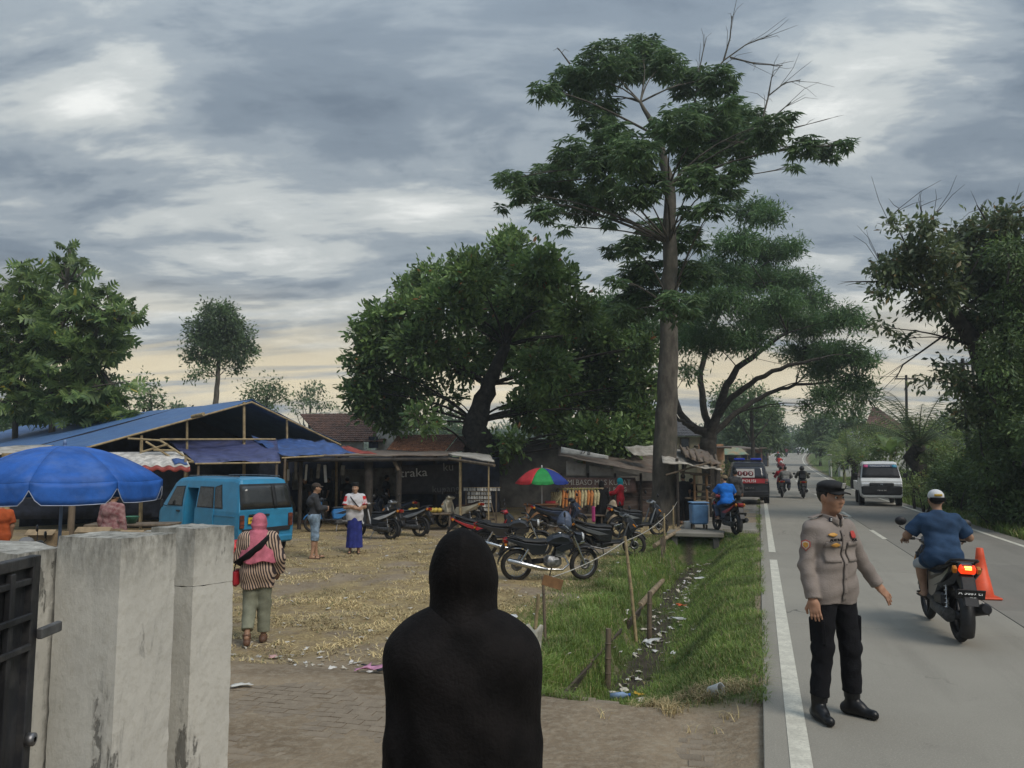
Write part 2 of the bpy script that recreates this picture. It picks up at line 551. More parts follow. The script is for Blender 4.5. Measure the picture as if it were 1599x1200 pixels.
old_wood = mat('old_wood', (0.19, 0.145, 0.10), 0.85, 0.2, 7, col2=(0.09, 0.07, 0.05), bump=0.5, bscale=25, stretch=(1, 1, 0.25))
dark_wood = mat('dark_wood', (0.045, 0.038, 0.032), 0.9, 0.25, 6, bump=0.4)
# ------------------------------------------------------------------ the ground
def terrain_axis(parts):
 a = []
 for lo, hi, st in parts:
  a.extend(np.arange(lo, hi, st).tolist())
 a.append(parts[-1][1])
 return np.array(sorted(set(np.round(a, 4))))

def ground_material():
 m = bpy.data.materials.new('earth'); m.use_nodes = True
 nt = m.node_tree; N, L = nt.nodes, nt.links
 b = N['Principled BSDF']
 tc = N.new('ShaderNodeTexCoord')
 at = N.new('ShaderNodeAttribute'); at.attribute_name = 'cover'
 sp = N.new('ShaderNodeSeparateColor'); L.new(at.outputs['Color'], sp.inputs[0])

 def noise(sc, det=6, ro=0.65):
  n = N.new('ShaderNodeTexNoise'); L.new(tc.outputs['Object'], n.inputs['Vector'])
  n.inputs['Scale'].default_value = sc; n.inputs['Detail'].default_value = det; n.inputs['Roughness'].default_value = ro
  return n.outputs[0]

 def mr(v, a, b_, c=0.0, d=1.0):
  n = N.new('ShaderNodeMapRange'); L.new(v, n.inputs[0])
  for i, q in enumerate((a, b_, c, d)): n.inputs[i + 1].default_value = q
  return n.outputs[0]

 def mix(f, a, c):
  n = N.new('ShaderNodeMix'); n.data_type = 'RGBA'
  for sock, v in ((n.inputs[0], f), (n.inputs[6], a), (n.inputs[7], c)):
   if isinstance(v, tuple): sock.default_value = (*v, 1)
   elif isinstance(v, float): sock.default_value = v
   else: L.new(v, sock)
  return n.outputs[2]

 def mul(a, c):
  n = N.new('ShaderNodeMath'); n.operation = 'MULTIPLY'; L.new(a, n.inputs[0])
  if isinstance(c, float): n.inputs[1].default_value = c
  else: L.new(c, n.inputs[1])
  return n.outputs[0]

 dirt = mix(mr(noise(1.1), 0.35, 0.65), (0.30, 0.235, 0.16), (0.18, 0.135, 0.09))
 dirt = mix(mr(noise(14), 0.45, 0.75), dirt, (0.34, 0.285, 0.21))
 straw = mix(mr(noise(5), 0.35, 0.65), (0.48, 0.37, 0.185), (0.27, 0.195, 0.10))
 straw = mix(mr(noise(28, 4), 0.42, 0.68), straw, (0.16, 0.125, 0.07))
 green = mix(mr(noise(3), 0.35, 0.65), (0.085, 0.135, 0.030), (0.050, 0.085, 0.022))
 mud = mix(mr(noise(6), 0.4, 0.65), (0.075, 0.062, 0.045), (0.045, 0.038, 0.03))
 # cover: R dry straw, G green turf, B mud
 c = mix(mul(sp.outputs[0], mr(noise(1.7), 0.33, 0.52)), dirt, straw)
 c = mix(mul(sp.outputs[1], mr(noise(2.6), 0.28, 0.50)), c, green)
 c = mix(sp.outputs[2], c, mud)
 L.new(c, b.inputs['Base Color'])
 b.inputs['Roughness'].default_value = 0.95; b.inputs['Specular IOR Level'].default_value = 0.15
 n3 = noise(22, 7); bp = N.new('ShaderNodeBump'); L.new(n3, bp.inputs['Height'])
 bp.inputs['Strength'].default_value = 0.9; bp.inputs['Distance'].default_value = 0.03
 L.new(bp.outputs[0], b.inputs['Normal'])
 return m

def cover_masks(s, t):
 n = fbm(s * 0.45 + 3, t * 0.45, 71); n2 = fbm(s * 1.3, t * 1.3, 77)
 lot = sstep(-2.3, -2.9, s)
 straw = lot * sstep(7.2, 9.5, t + (n2 - .5) * 3.0 + sstep(-4, -7, s) * 1.2) * sstep(0.40, 0.52, n2 * .6 + n * .4 + .04)
 straw = np.maximum(straw, 0.9 * sstep(8.0, 7.0, t) * sstep(6.9, 7.3, t) * (n2 > .5) * (s < -2))
 green = sstep(-0.02, -0.25, s) * sstep(-4.2, -2.4, s + (n2 - .5) * 1.4) * sstep(6.9, 7.6, t + (n2 - .5) * .6) * sstep(23.5, 21.5, t)
 green = np.maximum(green, sstep(6.1, 6.7, s))
 green = np.maximum(green, sstep(38, 60, t) * sstep(-1.2, -2.6, s))
 green = np.maximum(green, sstep(-25, -32, s))
 cen = -1.62 + 0.10 * np.sin(t * 0.7) - 0.012 * (t - 10)
 mud = sstep(0.40, 0.12, np.abs(s - cen + .05)) * sstep(7.3, 8.2, t) * sstep(22.2, 21.7, t) * sstep(.25, .5, n2)
 return straw, green, mud

def build_ground():
 S = terrain_axis([(-420, -300, 60), (-300, -60, 20), (-60, -20, 3), (-20, -8, 0.4), (-8, -3, 0.16), (-3, 0.3, 0.075), (0.3, 6.0, 1.0), (6.0, 9, 0.25), (9, 20, 1.0), (20, 100, 8), (100, 420, 40)])
 T = terrain_axis([(-60, -20, 10), (-20, 2, 2.0), (2, 9, 0.085), (9, 24, 0.14), (24, 40, 0.5), (40, 100, 2.5), (100, 300, 10), (300, 560, 40)])
 ss, tt = np.meshgrid(S, T, indexing='xy')
 z = ground_z(ss, tt)
 s2 = ss + road_shift(np.minimum(tt, 300)) * (np.abs(ss) < 300)
 x = s2 * COS_A + tt * SIN_A; y = -s2 * SIN_A + tt * COS_A
 V = np.stack([x, y, z], -1).reshape(-1, 3)
 ns, ntt = len(S), len(T)
 idx = np.arange(ns * ntt).reshape(ntt, ns)
 F = np.stack([idx[:-1, :-1], idx[:-1, 1:], idx[1:, 1:], idx[1:, :-1]], -1).reshape(-1, 4)
 me = np_mesh('ground', V, F, ground_material(), smooth=True)
 a = me.color_attributes.new('cover', 'FLOAT_COLOR', 'POINT')
 r, g, b = cover_masks(ss, tt)
 a.data.foreach_set('color', np.stack([r, g, b, np.ones_like(r)], -1).astype(np.float32).ravel())
 return kind(link('ground', me), 'structure')

ground = build_ground()

# ------------------------------------------------------------------ the road: concrete slabs with joints, painted lines
def slab_mat(name, c1, c2):
 m = bpy.data.materials.new(name); m.use_nodes = True
 nt = m.node_tree; N, L = nt.nodes, nt.links; b = N['Principled BSDF']
 g = N.new('ShaderNodeNewGeometry')
 rot = N.new('ShaderNodeMapping'); L.new(g.outputs['Position'], rot.inputs[0]); rot.inputs['Rotation'].default_value = (0, 0, ROAD_A)

 def noise(sc, st=(1, 1, 1), det=6, ro=.65, dist=0.0):
  mp = N.new('ShaderNodeMapping'); L.new(rot.outputs[0], mp.inputs[0]); mp.inputs['Scale'].default_value = st
  n = N.new('ShaderNodeTexNoise'); L.new(mp.outputs[0], n.inputs['Vector']); n.inputs['Scale'].default_value = sc
  n.inputs['Detail'].default_value = det; n.inputs['Roughness'].default_value = ro; n.inputs['Distortion'].default_value = dist
  return n.outputs[0]

 def mr(v, a, c, d=0., e=1.):
  n = N.new('ShaderNodeMapRange'); L.new(v, n.inputs[0])
  for i, q in enumerate((a, c, d, e)): n.inputs[i + 1].default_value = q
  return n.outputs[0]

 def mix(f, a, c, amt=1.0):
  n = N.new('ShaderNodeMix'); n.data_type = 'RGBA'
  if amt != 1.0:
   k = N.new('ShaderNodeMath'); k.operation = 'MULTIPLY'; L.new(f, k.inputs[0]); k.inputs[1].default_value = amt; f = k.outputs[0]
  L.new(f, n.inputs[0])
  for s_, v in ((n.inputs[6], a), (n.inputs[7], c)):
   if isinstance(v, tuple): s_.default_value = (*v, 1)
   else: L.new(v, s_)
  return n.outputs[2]
 dk = tuple(x * .62 for x in c1); lt = tuple(min(1, x * 1.25) for x in c1)
 c = mix(mr(noise(.45), .3, .7), c1, c2)
 c = mix(mr(noise(1.6, (1, .10, 1), 5), .52, .72), c, dk, .55)             # tyre-worn streaks along the lane
 c = mix(mr(noise(2.3, (1, 1, 1), 8, .7, .5), .60, .70), c, dk, .45)       # old stains
 c = mix(mr(noise(70, det=3), .52, .66), c, lt, .55)                       # aggregate
 c = mix(mr(noise(110, det=2), .58, .68), c, dk, .65)
 vo = N.new('ShaderNodeTexVoronoi'); vo.feature = 'DISTANCE_TO_EDGE'
 vm = N.new('ShaderNodeMapping'); L.new(rot.outputs[0], vm.inputs[0]); vm.inputs['Scale'].default_value = (.42, .30, .4)
 nv = N.new('ShaderNodeTexNoise'); L.new(vm.outputs[0], nv.inputs['Vector']); nv.inputs['Scale'].default_value = 5; nv.inputs['Detail'].default_value = 5
 av = N.new('ShaderNodeVectorMath'); av.operation = 'MULTIPLY_ADD'; L.new(nv.outputs['Color'], av.inputs[0]); av.inputs[1].default_value = (.35, .35, 0); L.new(vm.outputs[0], av.inputs[2])
 L.new(av.outputs[0], vo.inputs['Vector']); vo.inputs['Scale'].default_value = 1.0
 crack = mr(vo.outputs['Distance'], .0022, .0052, 1., 0.)
 ck = N.new('ShaderNodeMath'); ck.operation = 'MULTIPLY'; L.new(crack, ck.inputs[0]); L.new(mr(noise(.35, det=2), .55, .62), ck.inputs[1])
 c = mix(ck.outputs[0], c, tuple(x * .3 for x in c1), .8)
 oi = N.new('ShaderNodeObjectInfo'); hs = N.new('ShaderNodeHueSaturation'); L.new(c, hs.inputs['Color']); L.new(mr(oi.outputs['Random'], 0, 1, .93, 1.07), hs.inputs['Value'])
 L.new(hs.outputs[0], b.inputs['Base Color']); b.inputs['Roughness'].default_value = .8; b.inputs['Specular IOR Level'].default_value = .3
 bp = N.new('ShaderNodeBump'); bp.inputs['Strength'].default_value = .5; bp.inputs['Distance'].default_value = .01
 L.new(noise(80, det=4), bp.inputs['Height']); L.new(bp.outputs[0], b.inputs['Normal'])
 return m

slab_left = slab_mat('concrete_slab_pale', (0.300, 0.277, 0.230), (0.250, 0.230, 0.192))
slab_right = slab_mat('concrete_slab_grey', (0.235, 0.216, 0.182), (0.190, 0.175, 0.149))
line_paint = mat('line_paint', (0.62, 0.59, 0.49), 0.7, 0.10, 6, dirt=0.6, dirt_col=(0.40, 0.375, 0.315), dirt_scale=38, bump=.05, bscale=120)
joint_mat = mat('joint_sand', (0.10, 0.09, 0.075), 0.95, 0.2, 10)

def strip(s0, s1, t0, t1, dz, step=4.0, th=0.0):
 """a sheet lying on the road between s0..s1, t0..t1"""
 n = max(1, int((t1 - t0) / step))
 mb = MB(); vs = []; fs = []
 for i in range(n + 1):
  t = t0 + (t1 - t0) * i / n; z = float(road_z(t)) + dz
  for s in (s0, s1):
   x, y = W(s, t); vs.append((x, y, z))
 for i in range(n): fs.append((2 * i, 2 * i + 1, 2 * i + 3, 2 * i + 2))
 return mb.add(vs, fs)

road = kind(strip(-0.03, 6.12, -30, 62, -0.028).build('road', joint_mat), 'structure')
far_road = strip(-0.05, 6.12, 62.0, 420, 0.0, step=4).build('road_surface', slab_left, road)
SLAB_L = 5.0
for i in range(-3, 13):
 t0 = 0.4 + i * SLAB_L - (0.2)
 for k, (s0, s1, mm) in enumerate(((-0.03, 0.205 - .345, None), (-0.03, 2.93, slab_left), (2.942, 6.12, slab_right))):
  if mm is None: continue
  tt0 = t0 + (1.7 if k == 2 else 0)
  tt1 = min(tt0 + SLAB_L - 0.012, 62)
  mb = MB()
  c = W((s0 + s1) / 2, (tt0 + tt1) / 2)
  mb.box((0, 0, -0.09), (s1 - s0, tt1 - tt0, 0.18), bev=0.006)
  mb.build('concrete_slab', mm, road, loc=(c[0], c[1], 0.0), rot=(0, 0, -ROAD_A))
marks = []
for (a, b) in ((-10, 0.2), (0.34, 16.3), (17.6, 62), (62.05, 130), (130.1, 170), (170.1, 300)):
 marks.append((0.135, 0.275, a, b))
for (a, b) in ((-10, 62), (62.05, 300)):
 marks.append((5.62, 5.74, a, b))
t = -9.8
while t < 170:
 marks.append((2.86, 2.97, t + .05, t + 2.6)); t += 7.75
for (s0, s1, a, b) in marks:
 strip(s0, s1, a, b, 0.0045, step=2.0).build('lane_marking', line_paint, road)

# concrete apron beside the road in front of the food stall
apron = MB()
apron.sheet(lambda u, v: (*W(-2.3 + 2.24 * u, 22.4 + 24 * v), -0.045 + 0.02 * math.sin(v * 7 + u * 3)), 8, 20, thick=0.05)
kind(apron.build('roadside_apron', mat('apron_concrete', (0.25, 0.235, 0.20), 0.9, col2=(0.17, 0.155, 0.13), scale=1.2, dirt=0.5, dirt_col=(0.12, 0.10, 0.075), bump=.4)), 'structure')

# ------------------------------------------------------------------ driveway pavers sunk in dirt
paver_mat = mat('paver', (0.265, 0.215, 0.155), 0.9, col2=(0.20, 0.158, 0.112), scale=9, bump=0.5, bscale=50, obj=0.22, dirt=0.4, dirt_col=(0.19, 0.155, 0.115), dirt_scale=6)
pv_mesh = MB().box((0, 0, 0), (0.204, 0.101, 0.06), bev=0.006).mesh('paver', paver_mat)
cands = []
rowsA = R(-14)
for i in range(-34, 36):
 for j in range(-10, 60):
  u = i * 0.213 + (0.106 if j % 2 else 0); v = j * 0.110
  x = u * math.cos(rowsA) - v * math.sin(rowsA) - 0.6; y = 4.0 + u * math.sin(rowsA) + v * math.cos(rowsA)
  s, t = ST(x, y)
  if s > -0.16 or t > 7.2 or y < 3.4 or abs(x) > y * 0.72 + .3: continue
  dk_ = float(drive_mix(np.array([s]), np.array([t]))[0])
  z = -0.116 * dk_ - 0.325 * (1 - dk_) + (fbm(np.array([s * 1.2]), np.array([t * 1.2]), 91)[0] - .5) * .03
  g = float(ground_z(np.array([s]), np.array([t]))[0])
  if g > z + 0.006: continue
  cands.append((y, x, z, g))
cands.sort()
paving = thing('brick_paving', 'worn brick paving half buried in dirt at the driveway mouth', 'paving')
for n, (y, x, z, g) in enumerate(cands[:300]):
 o = link('brick', pv_mesh, paving, (x, y, z - 0.03), (random.uniform(-.03, .03), random.uniform(-.03, .03), rowsA + random.uniform(-.03, .03)))
if len(cands) > 300:
 mb = MB()
 for (y, x, z, g) in cands[300:]:
  mb.box((x, y, z - 0.03), (0.204, 0.101, 0.06), (random.uniform(-.03, .03), random.uniform(-.03, .03), rowsA + random.uniform(-.03, .03)))
 kind(mb.build('brick_field', paver_mat, paving), 'stuff')

# ------------------------------------------------------------------ grass
def blades(P, h, w, lean, rng, droop=0.5):
 """P (n,3) roots; each blade is a bent strip of one quad and a tip"""
 n = len(P)
 a = rng.uniform(0, 2 * math.pi, n); d = np.stack([np.cos(a), np.sin(a)], -1)
 hh = h * rng.uniform(0.5, 1.25, n); ww = w * rng.uniform(0.6, 1.3, n); ll = lean * rng.uniform(0.2, 1.4, n)
 side = np.stack([-d[:, 1], d[:, 0]], -1) * ww[:, None] * .5
 V = np.zeros((n, 5, 3), np.float32)
 V[:, 0, :2] = P[:, :2] - side; V[:, 1, :2] = P[:, :2] + side
 mid = P[:, :2] + d * (hh * ll * .35)[:, None]
 V[:, 2, :2] = mid + side * .8; V[:, 3, :2] = mid - side * .8
 V[:, 4, :2] = P[:, :2] + d * (hh * ll)[:, None]
 V[:, :2, 2] = P[:, 2:3]
 V[:, 2:4, 2] = (P[:, 2] + hh * .6)[:, None]
 V[:, 4, 2] = P[:, 2] + hh * (1 - droop * ll * .5)
 b = np.arange(n) * 5
 tri = np.concatenate([np.stack([b, b + 1, b + 2], -1), np.stack([b, b + 2, b + 3], -1), np.stack([b + 3, b + 2, b + 4], -1)])
 return V.reshape(-1, 3), tri

def st_points(n, s0, s1, t0, t1, rng, near_bias=True):
 s = rng.uniform(s0, s1, n)
 u = rng.uniform(0, 1, n)
 t = t0 * (t1 / t0) ** u if near_bias else t0 + (t1 - t0) * u
 return s, t

def st_world(s, t, sink=0.005):
 s2 = s + road_shift(t)
 return np.stack([s2 * COS_A + t * SIN_A, -s2 * SIN_A + t * COS_A, ground_z(s, t) - sink], -1)

green_blade = leaf_mat('green_blade', (0.095, 0.165, 0.030), (0.195, 0.255, 0.062), 0.3, 0.6, old=(0.30, 0.25, 0.12), old_p=0.10)
dry_blade = leaf_mat('dry_blade', (0.30, 0.23, 0.11), (0.60, 0.49, 0.26), 0.15, 0.8, old=(0.10, 0.12, 0.045), old_p=0.07)

def build_grass():
 rng = np.random.default_rng(11)
 # green turf of verge and ditch sides
 Vs, Fs, o = [], [], 0
 def put(P, **k):
  nonlocal o
  v, f = blades(P, rng=rng, **k); Vs.append(v); Fs.append(f + o); o += len(v)
 s, t = st_points(95000, -3.6, -0.05, 6.9, 23, rng)
 r, g, b = cover_masks(s, t); n2 = fbm(s * 2.2, t * 2.2, 5)
 keep = (rng.uniform(0, 1, len(s)) < g * (1 - .85 * b) * sstep(.22, .5, n2 + .08))
 put(st_world(s[keep], t[keep]), h=0.07, w=0.009, lean=0.9)
 # longer tussocks on the ditch rims
 s, t = st_points(15000, -2.9, -1.9, 6.8, 21, rng)
 keep = rng.uniform(0, 1, len(s)) < sstep(.45, .62, fbm(s * 1.7, t * 1.7, 15))
 put(st_world(s[keep], t[keep]), h=0.17, w=0.010, lean=1.0)
 s, t = st_points(9000, -2.7, -1.5, 6.9, 8.6, rng)
 put(st_world(s, t), h=0.15, w=0.010, lean=1.1)
 # tufts creeping over the pavement edge
 s, t = st_points(5000, -.16, .015, 6.9, 40, rng)
 keep = rng.uniform(0, 1, len(s)) < sstep(.42, .62, fbm(s * 3, t * 1.6, 19))
 Pq = st_world(s[keep], t[keep]); Pq[:, 2] = np.maximum(Pq[:, 2], -0.03)
 put(Pq, h=0.09, w=0.008, lean=1.5)
 # verge across the road
 s, t = st_points(52000, 6.2, 11, 15, 75, rng)
 put(st_world(s, t), h=0.30, w=0.03, lean=0.9)
 kind(link('verge_grass', np_mesh('verge_grass', np.concatenate(Vs), np.concatenate(Fs), green_blade)), 'stuff')
 # dry cut grass over the lot
 Vs, Fs, o = [], [], 0
 s, t = st_points(120000, -15, -2.3, 6.9, 27, rng)
 r, g, b = cover_masks(s, t)
 n2 = fbm(s * 2.4, t * 2.4, 55)
 keep = rng.uniform(0, 1, len(s)) < r * sstep(.35, .6, n2)
 P = st_world(s[keep], t[keep], -0.004)
 put(P, h=0.045, w=0.012, lean=3.2, droop=0.3)
 # straw fringe at the end of the verge
 s, t = st_points(9000, -1.6, -0.03, 6.3, 7.5, rng)
 keep = rng.uniform(0, 1, len(s)) < sstep(.42, .6, fbm(s * 2, t * 2, 61))
 put(st_world(s[keep], t[keep]), h=0.10, w=0.007, lean=1.4)
 kind(link('dry_grass', np_mesh('dry_grass', np.concatenate(Vs), np.concatenate(Fs), dry_blade)), 'stuff')

build_grass()
# ------------------------------------------------------------------ trees and plants
def unit(v):
 return v / np.maximum(np.linalg.norm(v, axis=-1, keepdims=True), 1e-9)

LEAF4 = (np.array([(0, 0, 0), (.5, -.21, .05), (1, 0, -.04), (.5, .21, .05)], np.float32), np.array([(0, 1, 2, 3)]))
LEAF6 = (np.array([(0, 0, 0), (.28, -.19, .05), (.68, -.2, .04), (1, 0, -.06), (.68, .2, .04), (.28, .19, .05)], np.float32),
  np.array([(0, 1, 2, 3), (0, 3, 4, 5)]))
LANCE = (np.array([(0, 0, 0), (.45, -.12, .03), (1, 0, -.10), (.45, .12, .03)], np.float32), np.array([(0, 1, 2, 3)]))
# lobed breadfruit leaf: midrib with paired fingers
_bl = [(0, 0, 0)]; _bf = []
for _k, (_x, _l) in enumerate(((.12, .22), (.30, .38), (.50, .40), (.70, .30))):
 for _s in (-1, 1):
  _n = len(_bl)
  _bl += [(_x - .05, 0, 0), (_x + .13, 0, 0), (_x + .20, _s * _l, -.05 - .1 * _l), (_x + .08, _s * _l * .8, -.03)]
  _bf.append((_n, _n + 1, _n + 2, _n + 3))
_n = len(_bl); _bl += [(.78, -.07, 0), (1.0, 0, -.08), (.78, .07, 0), (.6, 0, 0)]; _bf.append((_n + 3, _n, _n + 1, _n + 2))
LOBED = (np.array(_bl, np.float32), np.array(_bf))

def leaf_field(P, A, Lh, tpl, rng, up=0.6):
 """leaves at P (n,3) pointing along A (n,3), length Lh (n,)"""
 tv, tf = tpl
 A = unit(A)
 ref = unit(np.stack([rng.normal(0, 1, len(P)), rng.normal(0, 1, len(P)), rng.normal(up, 1, len(P)) + up], -1))
 B = unit(np.cross(A, ref)); Nn = np.cross(B, A)
 V = P[:, None, :] + (A[:, None, :] * tv[None, :, 0:1] + B[:, None, :] * tv[None, :, 1:2] + Nn[:, None, :] * tv[None, :, 2:3]) * Lh[:, None, None]
 k = len(tv)
 F = (tf[None] + (np.arange(len(P)) * k)[:, None, None]).reshape(-1, tf.shape[1])
 return V.reshape(-1, 3), F

def blob_clusters(blobs, dens, rng, squash=0.8, shell=0.45):
 """blobs (n, 4): x y z r  -> cluster centres and outward directions"""
 C, O = [], []
 for (x, y, z, r, dn) in blobs:
  n = max(3, int(dens * dn * r * r))
  d = unit(rng.normal(0, 1, (n, 3))); q = rng.uniform(0, 1, n) ** shell
  p = d * (q * r)[:, None]; p[:, 2] *= squash
  C.append(p + np.array([x, y, z])); O.append(d)
 return np.concatenate(C), np.concatenate(O)

def crown_mesh(name, blobs, m, rng, dens=60, per=9, leaf=0.16, tpl=LEAF4, droop=0.2, spread=0.12, outw=0.8, squash=0.8, shell=0.45, whorl=False, up=0.6):
 C, O = blob_clusters(blobs, dens, rng, squash, shell)
 n = len(C)
 P = np.repeat(C, per, 0); OO = np.repeat(O, per, 0)
 if whorl:
  a = (np.tile(np.arange(per), n) * 2 * math.pi / per) + np.repeat(rng.uniform(0, 6.28, n), per)
  dirs = np.stack([np.cos(a), np.sin(a), np.full(len(a), -droop)], -1) + rng.normal(0, .18, (len(a), 3)) + OO * outw * .35
 else:
  P = P + rng.normal(0, spread, P.shape)
  dirs = OO * outw + rng.normal(0, 0.6, P.shape); dirs[:, 2] -= droop
 Lh = leaf * rng.uniform(0.65, 1.25, len(P))
 V, F = leaf_field(P, dirs, Lh, tpl, rng, up)
 return np_mesh(name, V, F, m)

def bend(a, b, k, rng, n=5, sag=0.0):
 a = Vector(a); b = Vector(b); out = []
 off = Vector((rng.normal(0, k), rng.normal(0, k), rng.normal(0, k) * .5))
 for i in range(n + 1):
  t = i / n
  p = a.lerp(b, t) + off * math.sin(t * math.pi) + Vector((0, 0, sag)) * math.sin(t * math.pi)
  out.append(p)
 return out

def px_blobs(lst, Y, rng, thick=0.8, seed_depth=None):
 out = []
 xs = [b[0] for b in lst]; cx = (min(xs) + max(xs)) / 2; hw = (max(xs) - min(xs)) / 2 + 1
 for b in lst:
  px, py, r = b[:3]; dn = b[3] if len(b) > 3 else 1.0
  half = hw * Y / 1200 * math.sqrt(max(0.05, 1 - ((px - cx) / hw) ** 2))
  dy = rng.uniform(-1, 1) * half * thick
  p = D(px, py, Y + dy)
  out.append((p.x, p.y, p.z, r * 1.22 * (Y + dy) / 1200, dn))
 return out

def make_tree(name, label, trunk_px, Y, trunk_r, forks, blobs, m_leaf, m_bark, seed, base_z=None, limb_r=0.10, group=None, thick=0.7, twigs=3, limb_k=0.25, dead=None, min_y=None, mains=None, **kw):
 """trunk_px: pixels up the trunk; forks: indices into the trunk where limbs start; blobs as pixels"""
 rng = np.random.default_rng(seed)
 pts = [D(px, py, Y) for (px, py) in trunk_px]
 base = Vector((pts[0].x, pts[0].y, base_z if base_z is not None else gz(pts[0].x, pts[0].y)))
 root = thing(name, label, 'tree', base, 0, group)
 pts = [p - base for p in pts]; pts[0].z = min(pts[0].z, 0) - 0.15
 B = px_blobs(blobs, Y, rng, thick)
 if min_y is not None:
  B = [(x, max(y, min_y), z, r, dn) for (x, y, z, r, dn) in B]
 B = [(x - base.x, y - base.y, z - base.z, r, dn) for (x, y, z, r, dn) in B]
 mb = MB()
 n = len(pts)
 if isinstance(trunk_r, (int, float)):
  rr = [trunk_r * (1 - 0.72 * i / max(1, n - 1)) for i in range(n)]
 else: rr = list(trunk_r)
 fine = []; fr = []
 for i in range(n - 1):
  for k in range(5):
   t = k / 5; fine.append(pts[i].lerp(pts[i + 1], t) + Vector((rng.normal(0, rr[i] * .08), rng.normal(0, rr[i] * .08), 0)))
   fr.append((rr[i] * (1 - t) + rr[i + 1] * t) * rng.uniform(.94, 1.07))
 fine.append(pts[-1]); fr.append(rr[-1])
 fr[0] *= 1.2; fr[1] *= 1.06
 mb.tube(fine, fr, n=14)
 trk = mb.build('trunk', m_bark, root)
 lb = MB()
 forks = list(forks)
 for (chain, ra, rb) in (mains or []):
  q = [D(px, py, Y + dyy) - base for (px, py, dyy) in chain]
  m_ = len(q); fine2 = []
  for i in range(m_ - 1):
   for k in range(4): fine2.append(q[i].lerp(q[i + 1], k / 4) + Vector(rng.normal(0, .035, 3)))
  fine2.append(q[-1])
  lb.tube(fine2, [ra + (rb - ra) * i / (len(fine2) - 1) for i in range(len(fine2))], n=9)
  for i in range(1, m_): forks.append(len(pts)); pts.append(q[i]); rr.append(ra + (rb - ra) * i / (m_ - 1))
 for (x, y, z, r, dn) in B:
  tgt = Vector((x, y, z))
  best = min(forks, key=lambda i: (pts[i] - tgt).length + (2.5 if pts[i].z > z - .1 else 0))
  a = pts[best]; L = (tgt - a).length
  path = bend(a, tgt, limb_k * L * .25, rng, 6, sag=0.06 * L)
  r0 = min(rr[best] * .7, limb_r * (0.35 + 0.11 * L))
  lb.tube(path, [r0 * (1 - .8 * i / 6) for i in range(7)], n=7, caps=False)
  for k in range(twigs):
   d = Vector(unit(rng.normal(0, 1, 3))); d.z = abs(d.z) * .8
   st = path[rng.integers(3, 7)]
   lb.tube(bend(st, tgt + d * r * .9, .1 * r, rng, 3), [r0 * .28, r0 * .2, r0 * .14, r0 * .06], n=5, caps=False)
 if dead:
  for chain in dead:
   q = [D(px, py, Y) - base for (px, py) in chain]
   lb.tube(q, [0.028 * (1 - .75 * i / (len(q) - 1)) + .008 for i in range(len(q))], n=5, caps=False)
   for i in range(1, len(q)):
    for k in range(3):
     d = (q[i] - q[i - 1]).normalized() + Vector(rng.normal(0, .7, 3))
     e = q[i] + d * rng.uniform(.25, .8)
     lb.tube([q[i].lerp(q[i - 1], rng.uniform(0, .6)), e * .5 + q[i] * .5 + Vector(rng.normal(0, .04, 3)), e], [.010, .008, .004], n=4, caps=False)
 lb.build('limbs', m_bark, root)['kind'] = 'stuff'
 cr = link('crown', crown_mesh('crown', B, m_leaf, rng, **kw), root)
 cr['kind'] = 'stuff'
 return root

bark_pale = mat('bark_pale', (0.145, 0.128, 0.104), 0.9, col2=(0.050, 0.043, 0.036), scale=4, bump=0.9, bscale=14, dirt=0.6, dirt_col=(0.06, 0.06, 0.045), dirt_scale=2, stretch=(1, 1, .4))
bark_dark = mat('bark_dark', (0.05, 0.043, 0.035), 0.95, 0.3, 6, bump=0.7, bscale=18)
lf_jack = leaf_mat('jackfruit_leaf', (0.065, 0.126, 0.039), (0.184, 0.271, 0.083), 0.28, 0.42, old=(0.30, 0.14, 0.05), old_p=0.012)
lf_kapok = leaf_mat('kapok_leaf', (0.056, 0.110, 0.049), (0.125, 0.192, 0.075), 0.32, 0.5)
lf_rain = leaf_mat('rain_tree_leaf', (0.052, 0.120, 0.044), (0.117, 0.195, 0.068), 0.3, 0.55)
lf_mango = leaf_mat('mango_leaf', (0.059, 0.097, 0.046), (0.148, 0.182, 0.078), 0.28, 0.5, old=(0.20, 0.15, 0.06), old_p=0.05)
lf_bread = leaf_mat('breadfruit_leaf', (0.061, 0.116, 0.041), (0.181, 0.254, 0.080), 0.35, 0.45, old=(0.42, 0.34, 0.05), old_p=0.01)
lf_hedge = leaf_mat('hedge_leaf', (0.048, 0.090, 0.033), (0.128, 0.190, 0.057), 0.25, 0.45)
lf_bush = leaf_mat('bush_leaf', (0.087, 0.145, 0.043), (0.210, 0.268, 0.087), 0.35, 0.55, old=(0.3, 0.24, 0.08), old_p=0.03)
lf_far = leaf_mat('far_leaf', (0.065, 0.113, 0.049), (0.123, 0.181, 0.072), 0.3, 0.6)
lf_palm = leaf_mat('palm_leaf', (0.087, 0.138, 0.055), (0.181, 0.232, 0.090), 0.3, 0.5, old=(0.22, 0.18, 0.09), old_p=0.06)
lf_oil = leaf_mat('oil_palm_leaf', (0.050, 0.085, 0.040), (0.105, 0.140, 0.062), 0.3, 0.5, old=(0.20, 0.17, 0.10), old_p=0.10)
lf_yellow = leaf_mat('yellow_leaf', (0.26, 0.22, 0.06), (0.42, 0.33, 0.10), 0.35, 0.5)

